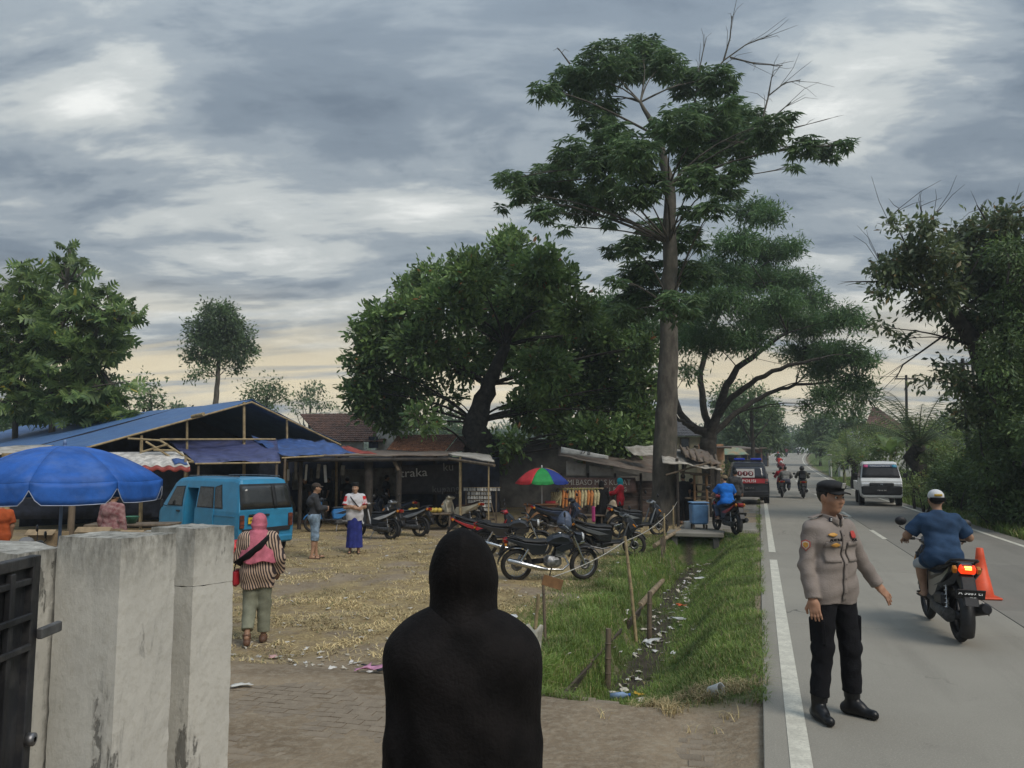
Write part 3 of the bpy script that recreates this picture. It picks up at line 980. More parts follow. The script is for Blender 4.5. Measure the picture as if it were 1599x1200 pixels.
make_tree('kapok_tree', 'tall slim tree with a high layered crown and bare twigs on top', [(1036, 818), (1038, 720), (1042, 600), (1045, 480), (1046, 380), (1045, 290), (1030, 215), (1000, 160)], 26,
  [.46, .40, .33, .28, .24, .19, .12, .05], [3, 4, 5, 6, 7],
  [(1000, 90, 38), (945, 105, 42), (895, 130, 34), (850, 142, 18), (1040, 100, 26), (1075, 125, 30), (1120, 125, 28), (1142, 160, 12), (915, 160, 20), (950, 165, 16),
  (1060, 200, 40), (1110, 190, 42), (1160, 190, 34), (1200, 205, 28), (1150, 225, 36), (1090, 240, 38), (1232, 182, 11), (1250, 228, 20), (1290, 235, 20), (1322, 226, 12), (1240, 262, 8),
  (935, 195, 26), (960, 215, 28), (990, 240, 36), (940, 262, 38), (890, 238, 26), (870, 278, 38), (830, 290, 24), (795, 280, 18), (810, 305, 15), (782, 325, 7), (850, 332, 20), (910, 312, 34),
  (960, 310, 28), (880, 355, 9), (950, 345, 11), (1000, 292, 34), (1090, 280, 28), (1130, 290, 24), (1152, 265, 18), (1112, 322, 18), (1080, 330, 15), (1150, 302, 9),
  (1020, 365, 28), (1065, 368, 24), (1090, 385, 10), (955, 390, 12), (985, 385, 20), (1005, 425, 32), (962, 440, 12), (1070, 425, 28), (1100, 432, 22), (1000, 470, 34), (1060, 478, 30), (975, 490, 20)],
  lf_kapok, bark_pale, 21, dens=165, per=8, leaf=0.33, tpl=LANCE, whorl=True, droop=0.55, shell=0.4, squash=0.75, thick=0.75, limb_r=.055, twigs=3,
  dead=[[(1085, 160), (1092, 110), (1100, 70)], [(1085, 150), (1130, 95), (1165, 70), (1205, 55)], [(1130, 95), (1140, 60), (1143, 25)], [(1140, 90), (1180, 100), (1222, 103)],
    [(1190, 190), (1200, 150), (1225, 130), (1250, 125)], [(1200, 150), (1205, 120)], [(890, 100), (872, 76)], [(1240, 200), (1260, 195)], [(1200, 190), (1235, 160)]])

make_tree('rain_tree', 'wide spreading tree arching its branches over the road', [(1112, 800), (1110, 740), (1106, 695), (1108, 676)], 41,
  [.58, .46, .44, .34], [3],
  [(1170, 332, 26), (1203, 338, 20), (1150, 382, 32), (1200, 392, 30), (1237, 388, 18), (1180, 436, 40), (1240, 440, 28), (1268, 468, 22), (1120, 470, 40), (1200, 490, 44), (1265, 508, 36), (1312, 496, 24), (1340, 502, 14),
  (1100, 530, 40), (1160, 532, 34), (1250, 552, 30, .8), (1310, 552, 32), (1346, 562, 20), (1334, 598, 24), (1292, 616, 22), (1352, 618, 14), (1076, 580, 16, .6), (960, 478, 32), (1000, 512, 32), (970, 532, 24),
  (1302, 638, 12), (1336, 638, 11), (1262, 636, 10), (1060, 526, 30), (1282, 578, 24), (1140, 428, 26), (1110, 418, 22), (1225, 470, 26), (1085, 490, 30)],
  lf_rain, bark_dark, 22, dens=95, per=15, leaf=0.30, tpl=LANCE, droop=0.1, spread=0.24, squash=0.36, shell=0.5, thick=0.75, limb_r=.05, twigs=4, outw=.6, limb_k=.15,
  mains=[([(1108, 680, 0), (1082, 668, .5), (1060, 645, 1.2), (1046, 600, 2), (1030, 550, 2.5)], .26, .10), ([(1108, 680, 0), (1120, 650, -.3), (1128, 612, -.6), (1152, 575, -1), (1190, 545, -1.5), (1230, 520, -2)], .28, .09),
    ([(1122, 648, -.3), (1142, 622, -1.2), (1182, 592, -2.2), (1232, 572, -3), (1280, 560, -3.5)], .19, .07), ([(1108, 684, 0), (1150, 645, 1), (1198, 614, 2), (1242, 602, 2.8), (1295, 596, 3.2)], .18, .06),
    ([(1108, 680, 0), (1100, 640, .6), (1094, 585, 1.4), (1108, 520, 1.8), (1140, 450, 2), (1170, 390, 2)], .22, .07), ([(1084, 669, .5), (1066, 660, -.6), (1045, 640, -1.5)], .13, .06)])

make_tree('jackfruit_tree', 'broad dense dark tree with a rounded crown standing over the stalls', [(752, 800), (748, 720), (742, 660), (765, 600), (790, 540), (800, 460)], 34,
  [.80, .66, .52, .34, .22, .12], [1, 2, 3, 4, 5],
  [(800, 372, 16), (792, 400, 30), (840, 420, 32), (740, 430, 34), (682, 436, 28), (648, 452, 22), (872, 445, 28), (700, 480, 42), (760, 470, 46), (820, 470, 42), (640, 492, 34), (592, 500, 22), (562, 520, 14), (600, 540, 34),
  (660, 540, 38), (572, 572, 26), (562, 612, 22), (592, 625, 34), (640, 600, 32, .8), (612, 655, 24, .8), (660, 655, 20, .6), (700, 620, 26, .35), (720, 560, 38, .9), (790, 540, 38), (850, 510, 38), (900, 485, 30), (900, 540, 40),
  (850, 580, 38), (830, 640, 32), (880, 620, 38), (930, 600, 38), (975, 560, 34), (1000, 600, 26), (960, 640, 38), (1000, 650, 28), (920, 680, 28), (970, 690, 28), (1008, 690, 18), (870, 670, 24), (1005, 545, 18), (945, 520, 32), (800, 690, 16, .8), (768, 690, 13), (772, 720, 12), (765, 745, 11), (782, 705, 13)],
  lf_jack, bark_dark, 23, dens=105, per=12, leaf=0.29, tpl=LEAF6, droop=-0.1, spread=0.18, shell=0.38, thick=0.8, limb_r=.075, outw=1.0)

make_tree('slender_tree', 'lone round-crowned tree rising behind the blue tarpaulin roof', [(336, 700), (337, 630), (340, 590), (342, 550), (342, 510)], 56, [.24, .2, .16, .12, .06], [1, 2, 3, 4],
  [(340, 500, 26), (312, 518, 20), (368, 520, 20), (330, 545, 26), (376, 550, 18), (302, 556, 12), (352, 530, 26), (318, 580, 12, .5), (366, 575, 12, .6), (392, 545, 8), (300, 585, 8, .4), (350, 485, 12)],
  lf_far, bark_pale, 24, dens=80, per=13, leaf=0.28, tpl=LEAF4, spread=.24, limb_r=.05)

make_tree('mango_tree', 'gnarled leaning tree with dead twigs on top beside the dark hedge', [(1572, 790), (1566, 700), (1550, 620), (1530, 545), (1490, 490), (1450, 462)], 24,
  [.50, .40, .34, .27, .2, .12], [1, 2, 3, 4, 5],
  [(1400, 350, 11), (1440, 355, 17), (1388, 420, 22), (1420, 420, 30), (1378, 452, 14), (1460, 400, 34), (1500, 380, 30), (1540, 362, 30), (1580, 352, 30), (1470, 458, 32), (1520, 430, 38), (1560, 430, 38), (1440, 472, 18, .7),
  (1500, 500, 28, .8), (1375, 512, 12, .6), (1408, 530, 12, .5), (1540, 500, 32), (1592, 480, 38), (1582, 560, 38), (1500, 600, 20), (1540, 620, 26), (1592, 640, 36), (1470, 572, 8, .6), (1440, 592, 12, .5), (1520, 652, 18), (1488, 582, 16, .7), (1420, 395, 18), (1610, 400, 40), (1620, 540, 40)],
  lf_mango, bark_dark, 25, dens=120, per=11, leaf=0.25, tpl=LEAF4, droop=0.35, spread=0.17, limb_r=.06, thick=0.5, shell=0.5, twigs=4,
  dead=[[(1400, 360), (1385, 345), (1405, 325)], [(1440, 350), (1438, 322)], [(1445, 350), (1470, 325)], [(1380, 430), (1370, 395)], [(1375, 440), (1335, 440)], [(1540, 345), (1525, 320)], [(1560, 340), (1580, 322)], [(1480, 520), (1410, 570), (1400, 590)]])

def whorl_tree(name, label, trunks, Y, tips, m, bark, seed, leaf=0.74, per=11):
 rng = np.random.default_rng(seed)
 b0 = D(trunks[0][0][0], trunks[0][0][1], Y); base = Vector((b0.x, b0.y, gz(b0.x, b0.y)))
 root = thing(name, label, 'tree', base)
 mb = MB(); ends = []
 for ch in trunks:
  q = [D(px, py, Y) - base for (px, py) in ch]
  mb.tube(q, [.14 * (1 - .6 * i / max(1, len(q) - 1)) for i in range(len(q))], n=8); ends += q[1:]
 P, A = [], []
 for (px, py) in tips:
  c = D(px, py, Y + rng.uniform(-2.2, 2.2)) - base
  s = min(ends, key=lambda e: (e - c).length + (1.5 if e.z > c.z else 0))
  mb.tube(bend(s, c, .12, rng, 3), [.06, .05, .035, .02], n=5, caps=False)
  for k in range(per):
   a = 2 * math.pi * k / per + rng.uniform(-.3, .3)
   A.append((math.cos(a), math.sin(a), rng.uniform(-1.0, .8))); P.append(c + Vector((0, 0, -.10 * rng.uniform(0, 2))))
 mb.build('trunk', bark, root)
 P = np.array([tuple(p) for p in P]); A = np.array(A)
 V, F = leaf_field(P, A, leaf * rng.uniform(.6, 1.2, len(P)), LOBED, rng, up=.5)
 link('crown', np_mesh('crown', V, F, m), root)['kind'] = 'stuff'
 return root

_r = np.random.default_rng(5)
tipsA = [(105, 385), (98, 402), (122, 408), (80, 420), (132, 418), (90, 440), (125, 442), (110, 425), (95, 410)]
tipsA += [(int(_r.uniform(62, 205)), int(_r.uniform(455, 650))) for _ in range(155)]
tipsA = [p for p in tipsA if not (p[0] > 150 and p[1] < 470 + (p[0] - 150) * .4) and not (p[0] > 185 and 525 < p[1] < 560)]
tipsA += [(195, 470), (215, 492), (205, 500), (190, 540), (182, 480), (175, 455), (165, 450)]
whorl_tree('breadfruit_tree', 'big-leaved tree with one tall shoot, left of the blue tarpaulin roof', [[(80, 730), (82, 620), (90, 520), (105, 440), (108, 395)], [(84, 640), (140, 560), (180, 500)], [(82, 600), (60, 520)]], 33, tipsA, lf_bread, bark_pale, 31)
tipsB = [(33, 408), (28, 430), (45, 425), (15, 440), (52, 440), (5, 450), (60, 450)]
tipsB += [(int(_r.uniform(-25, 75)), int(_r.uniform(455, 650))) for _ in range(100)]
whorl_tree('breadfruit_tree', 'big-leaved tree cut by the left picture edge behind the umbrella', [[(22, 740), (25, 620), (28, 520), (32, 430)], [(24, 610), (0, 560), (-20, 530)]], 34.5, tipsB, lf_bread, bark_pale, 32)

# ---- leafy masses: hedges, bushes
def bush(name, label, cat, blobs, m, seed, group=None, stem=None, **kw):
 """blobs in world x, y, z, r"""
 rng = np.random.default_rng(seed)
 bx = sum(b[0] for b in blobs) / len(blobs); by = sum(b[1] for b in blobs) / len(blobs)
 base = Vector((bx, by, gz(bx, by)))
 root = thing(name, label, cat, base, 0, group)
 B = [(b[0] - base.x, b[1] - base.y, b[2] - base.z, b[3], b[4] if len(b) > 4 else 1.0) for b in blobs]
 mb = MB()
 for (x, y, z, r, d) in B:
  for k in range(3):
   e = Vector((x, y, z)) + Vector(rng.normal(0, r * .4, 3))
   mb.tube(bend((x + rng.normal(0, r * .3), y + rng.normal(0, r * .3), max(-.1, z - 1.0)), e, .1, rng, 3), [.04, .03, .02, .008], n=5, caps=False)
 st_ = mb.build('stems', bark_dark, root); st_['kind'] = 'stuff'
 link('foliage', crown_mesh('foliage', B, m, rng, **kw), root)['kind'] = 'stuff'
 return root

def wb(px, py, Y, rpx):
 p = D(px, py, Y); return (p.x, p.y, p.z, rpx * Y / 1200)

hb = []
rr_ = np.random.default_rng(41)
for k in range(120):
 t = rr_.uniform(23.0, 36.0); s_ = 7.05 + rr_.uniform(0, 1.0); x, y = W(s_, t)
 hmax = 2.9 if t < 31 else 2.9 - (t - 31) * .40
 hb.append((x, y, .25 + rr_.uniform(0, 1) ** .8 * hmax, rr_.uniform(.5, .7)))
bush('hedge', 'dark clipped hedge along the right edge of the road', 'hedge', hb, lf_hedge, 42, dens=230, per=9, leaf=0.15, tpl=LEAF4, spread=.10, shell=.3, droop=.2)
iv = []
for k in range(70):
 py = rr_.uniform(385, 800); px = rr_.uniform(1575 - (py - 385) * .10, 1665)
 p = D(px, py, rr_.uniform(22.0, 23.4)); iv.append((p.x, p.y, p.z, rr_.uniform(.5, .75)))
bush('creeper_covered_tree', 'tall tree smothered in creeper at the right picture edge', 'tree', iv, lf_hedge, 43, dens=240, per=8, leaf=0.15, tpl=LEAF4, spread=.10, shell=.3, droop=.5)

bush('scrub_bush', 'pale green scrub behind the white pickup', 'bush', [wb(1450, 735, 38, 28), wb(1475, 715, 38, 30), wb(1430, 760, 37, 20), wb(1480, 750, 34, 22), wb(1460, 690, 40, 22)], lf_bush, 44, dens=75, per=9, leaf=.20, spread=.16, shell=.4, droop=.1)
bush('scrub_bush', 'broad green thicket left of the oil palm', 'bush', [wb(1375, 715, 50, 22), wb(1350, 720, 50, 20), wb(1390, 700, 50, 18), wb(1330, 715, 55, 16), wb(1310, 720, 57, 12), wb(1395, 735, 46, 16)], lf_bush, 45, dens=55, per=9, leaf=.26, spread=.2, shell=.4, droop=.1)
bush('scrub_bush', 'mixed green growth below the two dark poles', 'bush', [wb(1495, 690, 42, 26), wb(1480, 660, 46, 22), wb(1520, 670, 42, 24), wb(1545, 690, 36, 28), wb(1500, 650, 50, 22), wb(1540, 650, 44, 26)], lf_bush, 46, dens=70, per=9, leaf=.22, spread=.18, shell=.4, droop=.1)
bush('yellow_bush', 'yellowish drooping shrub above the hedge end', 'bush', [wb(1512, 722, 30, 14), wb(1530, 715, 30, 12), wb(1498, 728, 30, 10)], lf_yellow, 47, dens=130, per=10, leaf=.22, tpl=LANCE, spread=.1, droop=.9, shell=.5)
bush('scrub_bush', 'low leafy weeds on the verge in front of the hedge', 'bush', [wb(1455, 775, 27, 16), wb(1440, 768, 29, 12), wb(1472, 782, 25.5, 14), wb(1425, 765, 31, 10)], lf_bush, 48, dens=150, per=8, leaf=.13, spread=.08, shell=.4, droop=.0)
for k_, (lab_, bl_) in enumerate((('dense greenery between the kiosk and the palm thicket', [(1330, 690, 60, 22), (1355, 680, 62, 22), (1310, 705, 62, 16), (1375, 675, 62, 20)]),
        ('leafy bank growth hiding the far house walls', [(1360, 700, 54, 20), (1395, 690, 54, 24), (1420, 700, 50, 24), (1410, 670, 58, 22), (1440, 665, 56, 20)]),
        ('tall weeds between pickup and oil palm', [(1418, 750, 42, 16), (1405, 765, 38, 12), (1440, 755, 36, 16), (1460, 760, 33, 16)]),
        ('bushy growth at the foot of the leaning tree', [(1500, 745, 30, 24), (1530, 740, 28, 26), (1560, 720, 27, 28), (1485, 765, 29, 18)]))):
 bush('bank_bush', lab_, 'bush', [wb(*q_) for q_ in bl_], lf_bush, 140 + k_, group='bushes on the right bank', dens=70, per=9, leaf=.22, spread=.18, shell=.4, droop=.1)
bush('roadside_bush', 'green weeds beside the parked police van', 'bush', [wb(1135, 735, 44, 12), wb(1145, 752, 43, 9), wb(1128, 760, 42, 10), wb(1150, 728, 48, 8)], lf_bush, 49, dens=70, per=9, leaf=.18, spread=.12, shell=.5, droop=.0)

def palm(name, label, base, crown_z, n, flen, seed, m, trunk_r=.2, droop=1.0, wid=.55, spread=(0.2, 1.3), old=0):
 rng = np.random.default_rng(seed)
 root = thing(name, label, 'palm', base)
 mb = MB(); q = [(0, 0, -.2)]
 for i in range(1, 6): q.append((rng.normal(0, .06) * i, rng.normal(0, .06) * i, crown_z * i / 5))
 mb.tube(q, [trunk_r * (1.2 - .08 * i) for i in range(6)], n=10)
 mb.build('trunk', bark_dark, root)
 top = Vector(q[-1])
 for k in range(n):
  a = 2 * math.pi * k / n + rng.uniform(-.25, .25); el = rng.uniform(*spread) if k >= old else rng.uniform(-.7, -.1)
  pts = []; L = flen * rng.uniform(.8, 1.15)
  for i in range(9):
   u = i / 8; e = el - droop * u * u * 1.3
   if i == 0: p = top.copy()
   else: p = pts[-1] + Vector((math.cos(a) * math.cos(e), math.sin(a) * math.cos(e), math.sin(e))) * (L / 8)
   pts.append(p)
  fb = MB(); fb.tube(pts, [.035 * (1 - .85 * i / 8) for i in range(9)], n=5, caps=False)
  for i in range(1, 40):
   u = i / 40 * 8; j = min(int(u), 7); p = pts[j].lerp(pts[j + 1], u - j); d = (pts[j + 1] - pts[j]).normalized()
   sd = d.cross(Vector((0, 0, 1)))
   if sd.length < .01: sd = Vector((1, 0, 0))
   sd.normalize()
   for s in (-1, 1):
    l = wid * math.sin(math.pi * (0.12 + .83 * i / 40)) * rng.uniform(.85, 1.1)
    tip = p + sd * s * l * .85 + d * l * .45 - Vector((0, 0, l * rng.uniform(.25, .55)))
    o = d * .022
    fb.add([p - o, p + o, tip], [(0, 1, 2)])
  fb.build('frond', m, root)
 return root

def gp(px, py, Y):
 p = D(px, py, Y); return (p.x, p.y, gz(p.x, p.y))

palm('oil_palm', 'young oil palm with arching feathery fronds behind the pickup', gp(1436, 760, 38), 2.6, 24, 4.3, 51, lf_oil, .38, .75, .85, (0.30, 1.35), old=7)
palm('oil_palm', 'small palm among the thicket near the roadside kiosk', gp(1335, 735, 52), 2.0, 14, 3.2, 52, lf_palm, .25, .9, .7, (0.2, 1.2))
palm('coconut_palm', 'hazy distant palm left of the big jackfruit tree', gp(505, 690, 88), 6.0, 14, 3.6, 53, lf_far, .2, 1.1, .7, (0.0, 1.2))
palm('coconut_palm', 'hazy distant palm touching the jackfruit crown', gp(530, 690, 95), 6.0, 13, 3.8, 54, lf_far, .2, 1.1, .7, (0.0, 1.1))

def banana(label, base, h, n, seed):
 rng = np.random.default_rng(seed)
 root = thing('banana_plant', label, 'plant', base)
 MB().tube([(0, 0, -.1), (.02, 0, h * .5), (0, .03, h)], [.14, .11, .06], n=9).build('stem', mat('banana_stem', (0.16, 0.17, 0.07), .7, .2, 8), root)
 for k in range(n):
  a = 2 * math.pi * k / n + rng.uniform(-.4, .4); el = rng.uniform(.6, 1.35); L = rng.uniform(1.4, 2.2)
  pts = []
  for i in range(7):
   e = el - 1.2 * (i / 6) ** 2
   pts.append(Vector((0, 0, h)) if i == 0 else pts[-1] + Vector((math.cos(a) * math.cos(e), math.sin(a) * math.cos(e), math.sin(e))) * (L / 6))
  sd = Vector((-math.sin(a), math.cos(a), 0)); fb = MB()
  vs = []; fs = []
  for i, p in enumerate(pts):
   w = .30 * math.sin(math.pi * min(.97, .08 + .9 * i / 6)) + .02
   vs += [p - sd * w + Vector((0, 0, .05)), p, p + sd * w + Vector((0, 0, .05))]
  for i in range(6):
   fs += [(3 * i, 3 * i + 1, 3 * i + 4, 3 * i + 3), (3 * i + 1, 3 * i + 2, 3 * i + 5, 3 * i + 4)]
  fb.add(vs, fs); fb.build('leaf', leaf_mat('banana_leaf', (0.10, 0.17, 0.045), (0.15, 0.22, 0.06), .4, .4), root)
 return root

banana('banana plant with bright upright leaves right of the oil palm', gp(1462, 745, 43), 2.0, 8, 61)
banana('banana plant left of the oil palm beside the house roof', gp(1392, 745, 49), 2.2, 7, 62)
banana('banana plant with pale leaves near the tilted kiosk', gp(1318, 740, 58), 2.0, 7, 63)

def far_tree(label, blobs, Y, seed, m=lf_far, group='trees far down the road', leaf=.5, dens=34, trunk=True, **kw):
 rng = np.random.default_rng(seed)
 B = px_blobs(blobs, Y, rng, .8)
 cx = sum(b[0] for b in B) / len(B); cy = sum(b[1] for b in B) / len(B)
 base = Vector((cx, cy, gz(cx, cy)))
 root = thing('roadside_tree', label, 'tree', base, 0, group)
 B = [(b[0] - base.x, b[1] - base.y, b[2] - base.z, b[3], b[4]) for b in B]
 mb = MB(); zt = sum(b[2] for b in B) / len(B)
 mb.tube([(0, 0, -.3), (.1, 0, zt * .5), (0, .1, zt)], [.2, .15, .08], n=8)
 for b in B: mb.tube(bend((0, 0, zt * .5), b[:3], .4, rng, 3), [.08, .06, .04, .02], n=5, caps=False)
 mb.build('trunk', bark_dark, root)
 kw.setdefault('per', 9); kw.setdefault('spread', .35)
 link('crown', crown_mesh('crown', B, m, rng, leaf=leaf, dens=dens, **kw), root)['kind'] = 'stuff'
 return root

far_tree('dark leafy tree over the roadside shops on the left', [(1160, 655, 26), (1185, 650, 26), (1140, 640, 22), (1200, 665, 20), (1175, 680, 26), (1205, 690, 16), (1150, 685, 18)], 82, 71)
far_tree('leafy branch tree just left of the police van behind the arching tree', [(1150, 615, 20), (1175, 620, 18), (1195, 630, 14), (1210, 640, 10), (1130, 625, 18)], 62, 72, leaf=.32, dens=50)
far_tree('hazy tree closing the left side of the far road', [(1215, 690, 12), (1228, 688, 10), (1205, 695, 12), (1222, 698, 10)], 175, 73, leaf=.9, dens=14)
far_tree('round dark tree right of the far road crest', [(1275, 665, 18), (1290, 662, 16), (1265, 680, 15), (1285, 690, 18), (1300, 680, 14), (1258, 690, 9)], 98, 74)
far_tree('hazy tree closing the right side of the far road', [(1248, 690, 9), (1256, 686, 9), (1242, 696, 8), (1262, 694, 9)], 190, 75, leaf=.9, dens=14)
far_tree('tree mass beyond the small kiosk on the right', [(1320, 670, 16), (1340, 660, 16), (1310, 690, 14), (1345, 685, 16)], 80, 76)
far_tree('low tree behind the tile roofs left of the jackfruit tree', [(405, 612, 14), (425, 608, 14), (395, 622, 10), (440, 620, 10), (415, 630, 14)], 62, 77, group='trees behind the market', leaf=.3, dens=50)
far_tree('thin small tree between the big-leaved tree and the lone tree', [(235, 615, 12), (225, 600, 8), (245, 628, 9), (230, 635, 12), (215, 625, 12), (250, 640, 6)], 46, 78, group='trees behind the market', leaf=.27, dens=60)
far_tree('faint feathery tree left of the distant palms', [(480, 612, 9), (497, 606, 8), (470, 625, 8), (488, 628, 10), (510, 632, 8), (460, 636, 6)], 90, 79, group='trees behind the market', leaf=.42, dens=26)
far_tree('hazy low trees seen beneath the jackfruit crown', [(700, 660, 20), (680, 680, 18), (720, 680, 16), (650, 675, 14), (590, 660, 14)], 110, 80, group='trees behind the market', leaf=.65, dens=16)
for k, (px, py, r, Y) in enumerate([(60, 640, 22, 90), (20, 650, 20, 80), (140, 655, 18, 95), (280, 640, 10, 120), (1130, 680, 16, 120), (1080, 690, 14, 130), (1420, 680, 16, 110), (1475, 668, 15, 120), (1530, 660, 17, 110)]):
 names = ['hazy grove behind the big-leaved trees', 'hazy grove at the far left behind the umbrella', 'hazy grove above the left tarpaulin edge', 'pale grove under the yellow sky left of the lone tree', 'hazy grove between the arching tree limbs',
   'hazy grove behind the pale yellow house', 'hazy grove behind the oil palm', 'hazy grove between palm and dark pole', 'hazy grove behind the two dark poles']
 far_tree(names[k], [(px, py, r), (px - r, py + 8, r * .7), (px + r, py + 6, r * .8), (px, py + 14, r)], Y, 90 + k, group='hazy groves on the skyline', leaf=.65, dens=20)

# far wooded skyline, one mass of crowns
_sr = np.random.default_rng(9); _B = []
for _k in range(240):
 _a = _sr.uniform(-.72, .78); _Y = _sr.uniform(260, 400); _r = _sr.uniform(5, 10)
 _x = _a * _Y
 _B.append((_x, _Y, gz(_x, _Y) + _r * .75, _r, 1.0))
_B = [b for b in _B if abs(ST(b[0], b[1])[0] - float(road_shift(ST(b[0], b[1])[1])) - 3) > 14]
kind(link('far_woodland', crown_mesh('far_woodland', _B, lf_far, _sr, dens=3.2, per=9, leaf=1.6, spread=1.2)), 'stuff')
# ------------------------------------------------------------------ buildings, stalls, walls
def lettering(body, size, m, parent, loc, rot, name='lettering', align='CENTER', squeeze=1.0, depth=0.003):
 cu = bpy.data.curves.new('text', 'FONT'); cu.body = body; cu.size = size
 cu.align_x = align; cu.align_y = 'CENTER'; cu.extrude = depth; cu.resolution_u = 2
 tmp = bpy.data.objects.new('text', cu); COL.objects.link(tmp)
 bpy.context.view_layer.update()
 me = bpy.data.meshes.new_from_object(tmp.evaluated_get(bpy.context.evaluated_depsgraph_get()))
 bpy.data.objects.remove(tmp); bpy.data.curves.remove(cu)
 me.materials.clear(); me.materials.append(m)
 if squeeze != 1.0:
  for v in me.vertices: v.co.x *= squeeze
 return link(name, me, parent, loc, rot)

def quad(c, nu=10, nv=8, sag=0.0, wr=0.0, thick=0.008, seed=0):
 """sheet through corners tl, tr, br, bl with sag and wrinkles"""
 tl, tr, br, bl = [Vector(p) for p in c]
 nn = (tr - tl).cross(bl - tl).normalized()

 def fn(u, v):
  p = tl.lerp(tr, u).lerp(bl.lerp(br, u), v)
  w = (fbm(np.array([u * 7 + seed]), np.array([v * 6 + seed * 2]), seed)[0] - .5) * wr * 2
  return p + Vector((0, 0, -sag * math.sin(math.pi * u) * math.sin(math.pi * (v * .8 + .2)))) + nn * w
 return MB().sheet(fn, nu, nv, thick=thick)

tarp_blue = mat('tarp_blue', (0.075, 0.165, 0.34), 0.62, 0.15, 3, col2=(0.05, 0.11, 0.25), bump=.25, bscale=12, dirt=.35, dirt_col=(0.13, 0.19, 0.28), dirt_scale=1.0, spec=.5)
tarp_violet = mat('tarp_violet', (0.058, 0.070, 0.17), 0.6, 0.2, 3, bump=.3, bscale=14, dirt=.3, dirt_col=(0.13, 0.13, 0.2), dirt_scale=2, spec=.5)
tarp_bright = mat('tarp_bright', (0.04, 0.092, 0.26), 0.6, 0.2, 4, bump=.3, bscale=14, dirt=.3, dirt_col=(0.12, 0.16, 0.3), dirt_scale=2, spec=.5)
tarp_red = mat('tarp_red', (0.30, 0.055, 0.04), 0.5, 0.2, 5, bump=.3)
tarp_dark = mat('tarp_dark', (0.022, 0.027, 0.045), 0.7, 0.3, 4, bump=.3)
asbestos = mat('asbestos_sheet', (0.42, 0.39, 0.34), 0.9, 0.15, 4, dirt=.5, dirt_col=(0.2, 0.17, 0.13), dirt_scale=2, bump=.3)
rust_sheet = mat('rust_sheet', (0.20, 0.17, 0.14), 0.8, col2=(0.10, 0.075, 0.06), scale=3, dirt=.5, dirt_col=(0.14, 0.08, 0.05), dirt_scale=2, bump=.3)
grey_wall = mat('stained_grey_wall', (0.20, 0.19, 0.175), 0.95, col2=(0.10, 0.097, 0.09), scale=1.5, dirt=.6, dirt_col=(0.04, 0.04, 0.036), dirt_scale=.8, bump=.4)
white_wall = mat('whitewashed_wall', (0.55, 0.55, 0.52), 0.9, 0.1, 3, dirt=.4, dirt_col=(0.25, 0.24, 0.21), dirt_scale=1.5, bump=.3)
tile_dark = mat('roof_tile_dark', (0.16, 0.085, 0.06), 0.9, col2=(0.075, 0.05, 0.042), scale=5, island=.25, bump=.4)
tile_orange = mat('roof_tile_orange', (0.34, 0.165, 0.09), 0.9, col2=(0.17, 0.085, 0.055), scale=5, island=.25, bump=.4)
tile_grey = mat('roof_tile_grey', (0.13, 0.125, 0.125), 0.9, 0.2, 5, island=.2)

def tile_roof(name, c, m, parent, rows, cols, step=0.035, wave=0.03):
 """overlapping tile courses between corners tl, tr, br, bl; one joined mesh of loose tiles"""
 tl, tr, br, bl = [Vector(p) for p in c]
 nn = (bl - tl).cross(tr - tl).normalized()
 if nn.z < 0: nn = -nn
 mb = MB(); rg = random.Random(3)
 for r in range(rows):
  for q in range(cols):
   u0, u1 = q / cols, (q + 1.08) / cols; v0, v1 = r / rows, (r + 1.12) / rows
   f = lambda u, v: tl.lerp(tr, u).lerp(bl.lerp(br, u), v)
   j = rg.uniform(-.006, .006)
   a, b, c2, d = f(u0, v0), f(u1, v0), f(u1, v1), f(u0, v1)
   m0, m1 = f((u0 + u1) / 2, v0), f((u0 + u1) / 2, v1)
   up = nn * step; w = nn * wave
   mb.add([a + nn * j, m0 + w, b + nn * j, d + up + nn * j, m1 + up + w, c2 + up + nn * j, d, m1 + w * .3, c2],
    [(0, 1, 4, 3), (1, 2, 5, 4), (3, 4, 7, 6), (4, 5, 8, 7)])
 o = mb.build(name, m, parent); o['kind'] = 'stuff'
 MB().add([tl, tr, br, bl], [(0, 1, 2, 3)], M=Matrix.Translation(nn * -.02)).build('roof_deck', dark_wood, parent)
 return o

def local(base, pts): return [Vector(p) - Vector(base) for p in pts]

# ---- the blue tarpaulin market tent
GL = D(128, 699, 22.0); GR = D(532, 692, 28.2); PK = D(393, 625, 25.6)
bk = Vector((-0.72, 0.70, 0)) * 27
tb = Vector((PK.x, PK.y, -0.3))
tent = thing('market_tent', 'long market shelter under a faded blue tarpaulin gable roof', 'tent', tb)
c = local(tb, [PK, PK + bk, GL + bk, GL])

def tarp_fn(u, v):
 p = c[0].lerp(c[1], u).lerp(c[3].lerp(c[2], u), v)
 rip = math.sin(u * 24 + v * 2) * .012 * math.sin(v * 3.1) + (fbm(np.array([u * 22]), np.array([v * 5]), 5)[0] - .5) * .06
 return p + Vector((0, 0, -.06 * math.sin(math.pi * v) + rip))

MB().sheet(tarp_fn, 60, 14, thick=.01).build('roof_tarpaulin', tarp_blue, tent)
c2 = local(tb, [PK, PK + bk, GR + bk, GR])
quad([c2[1], c2[0], c2[3], c2[2]], 30, 10, .12, .06, seed=4).build('roof_tarpaulin', tarp_blue, tent)
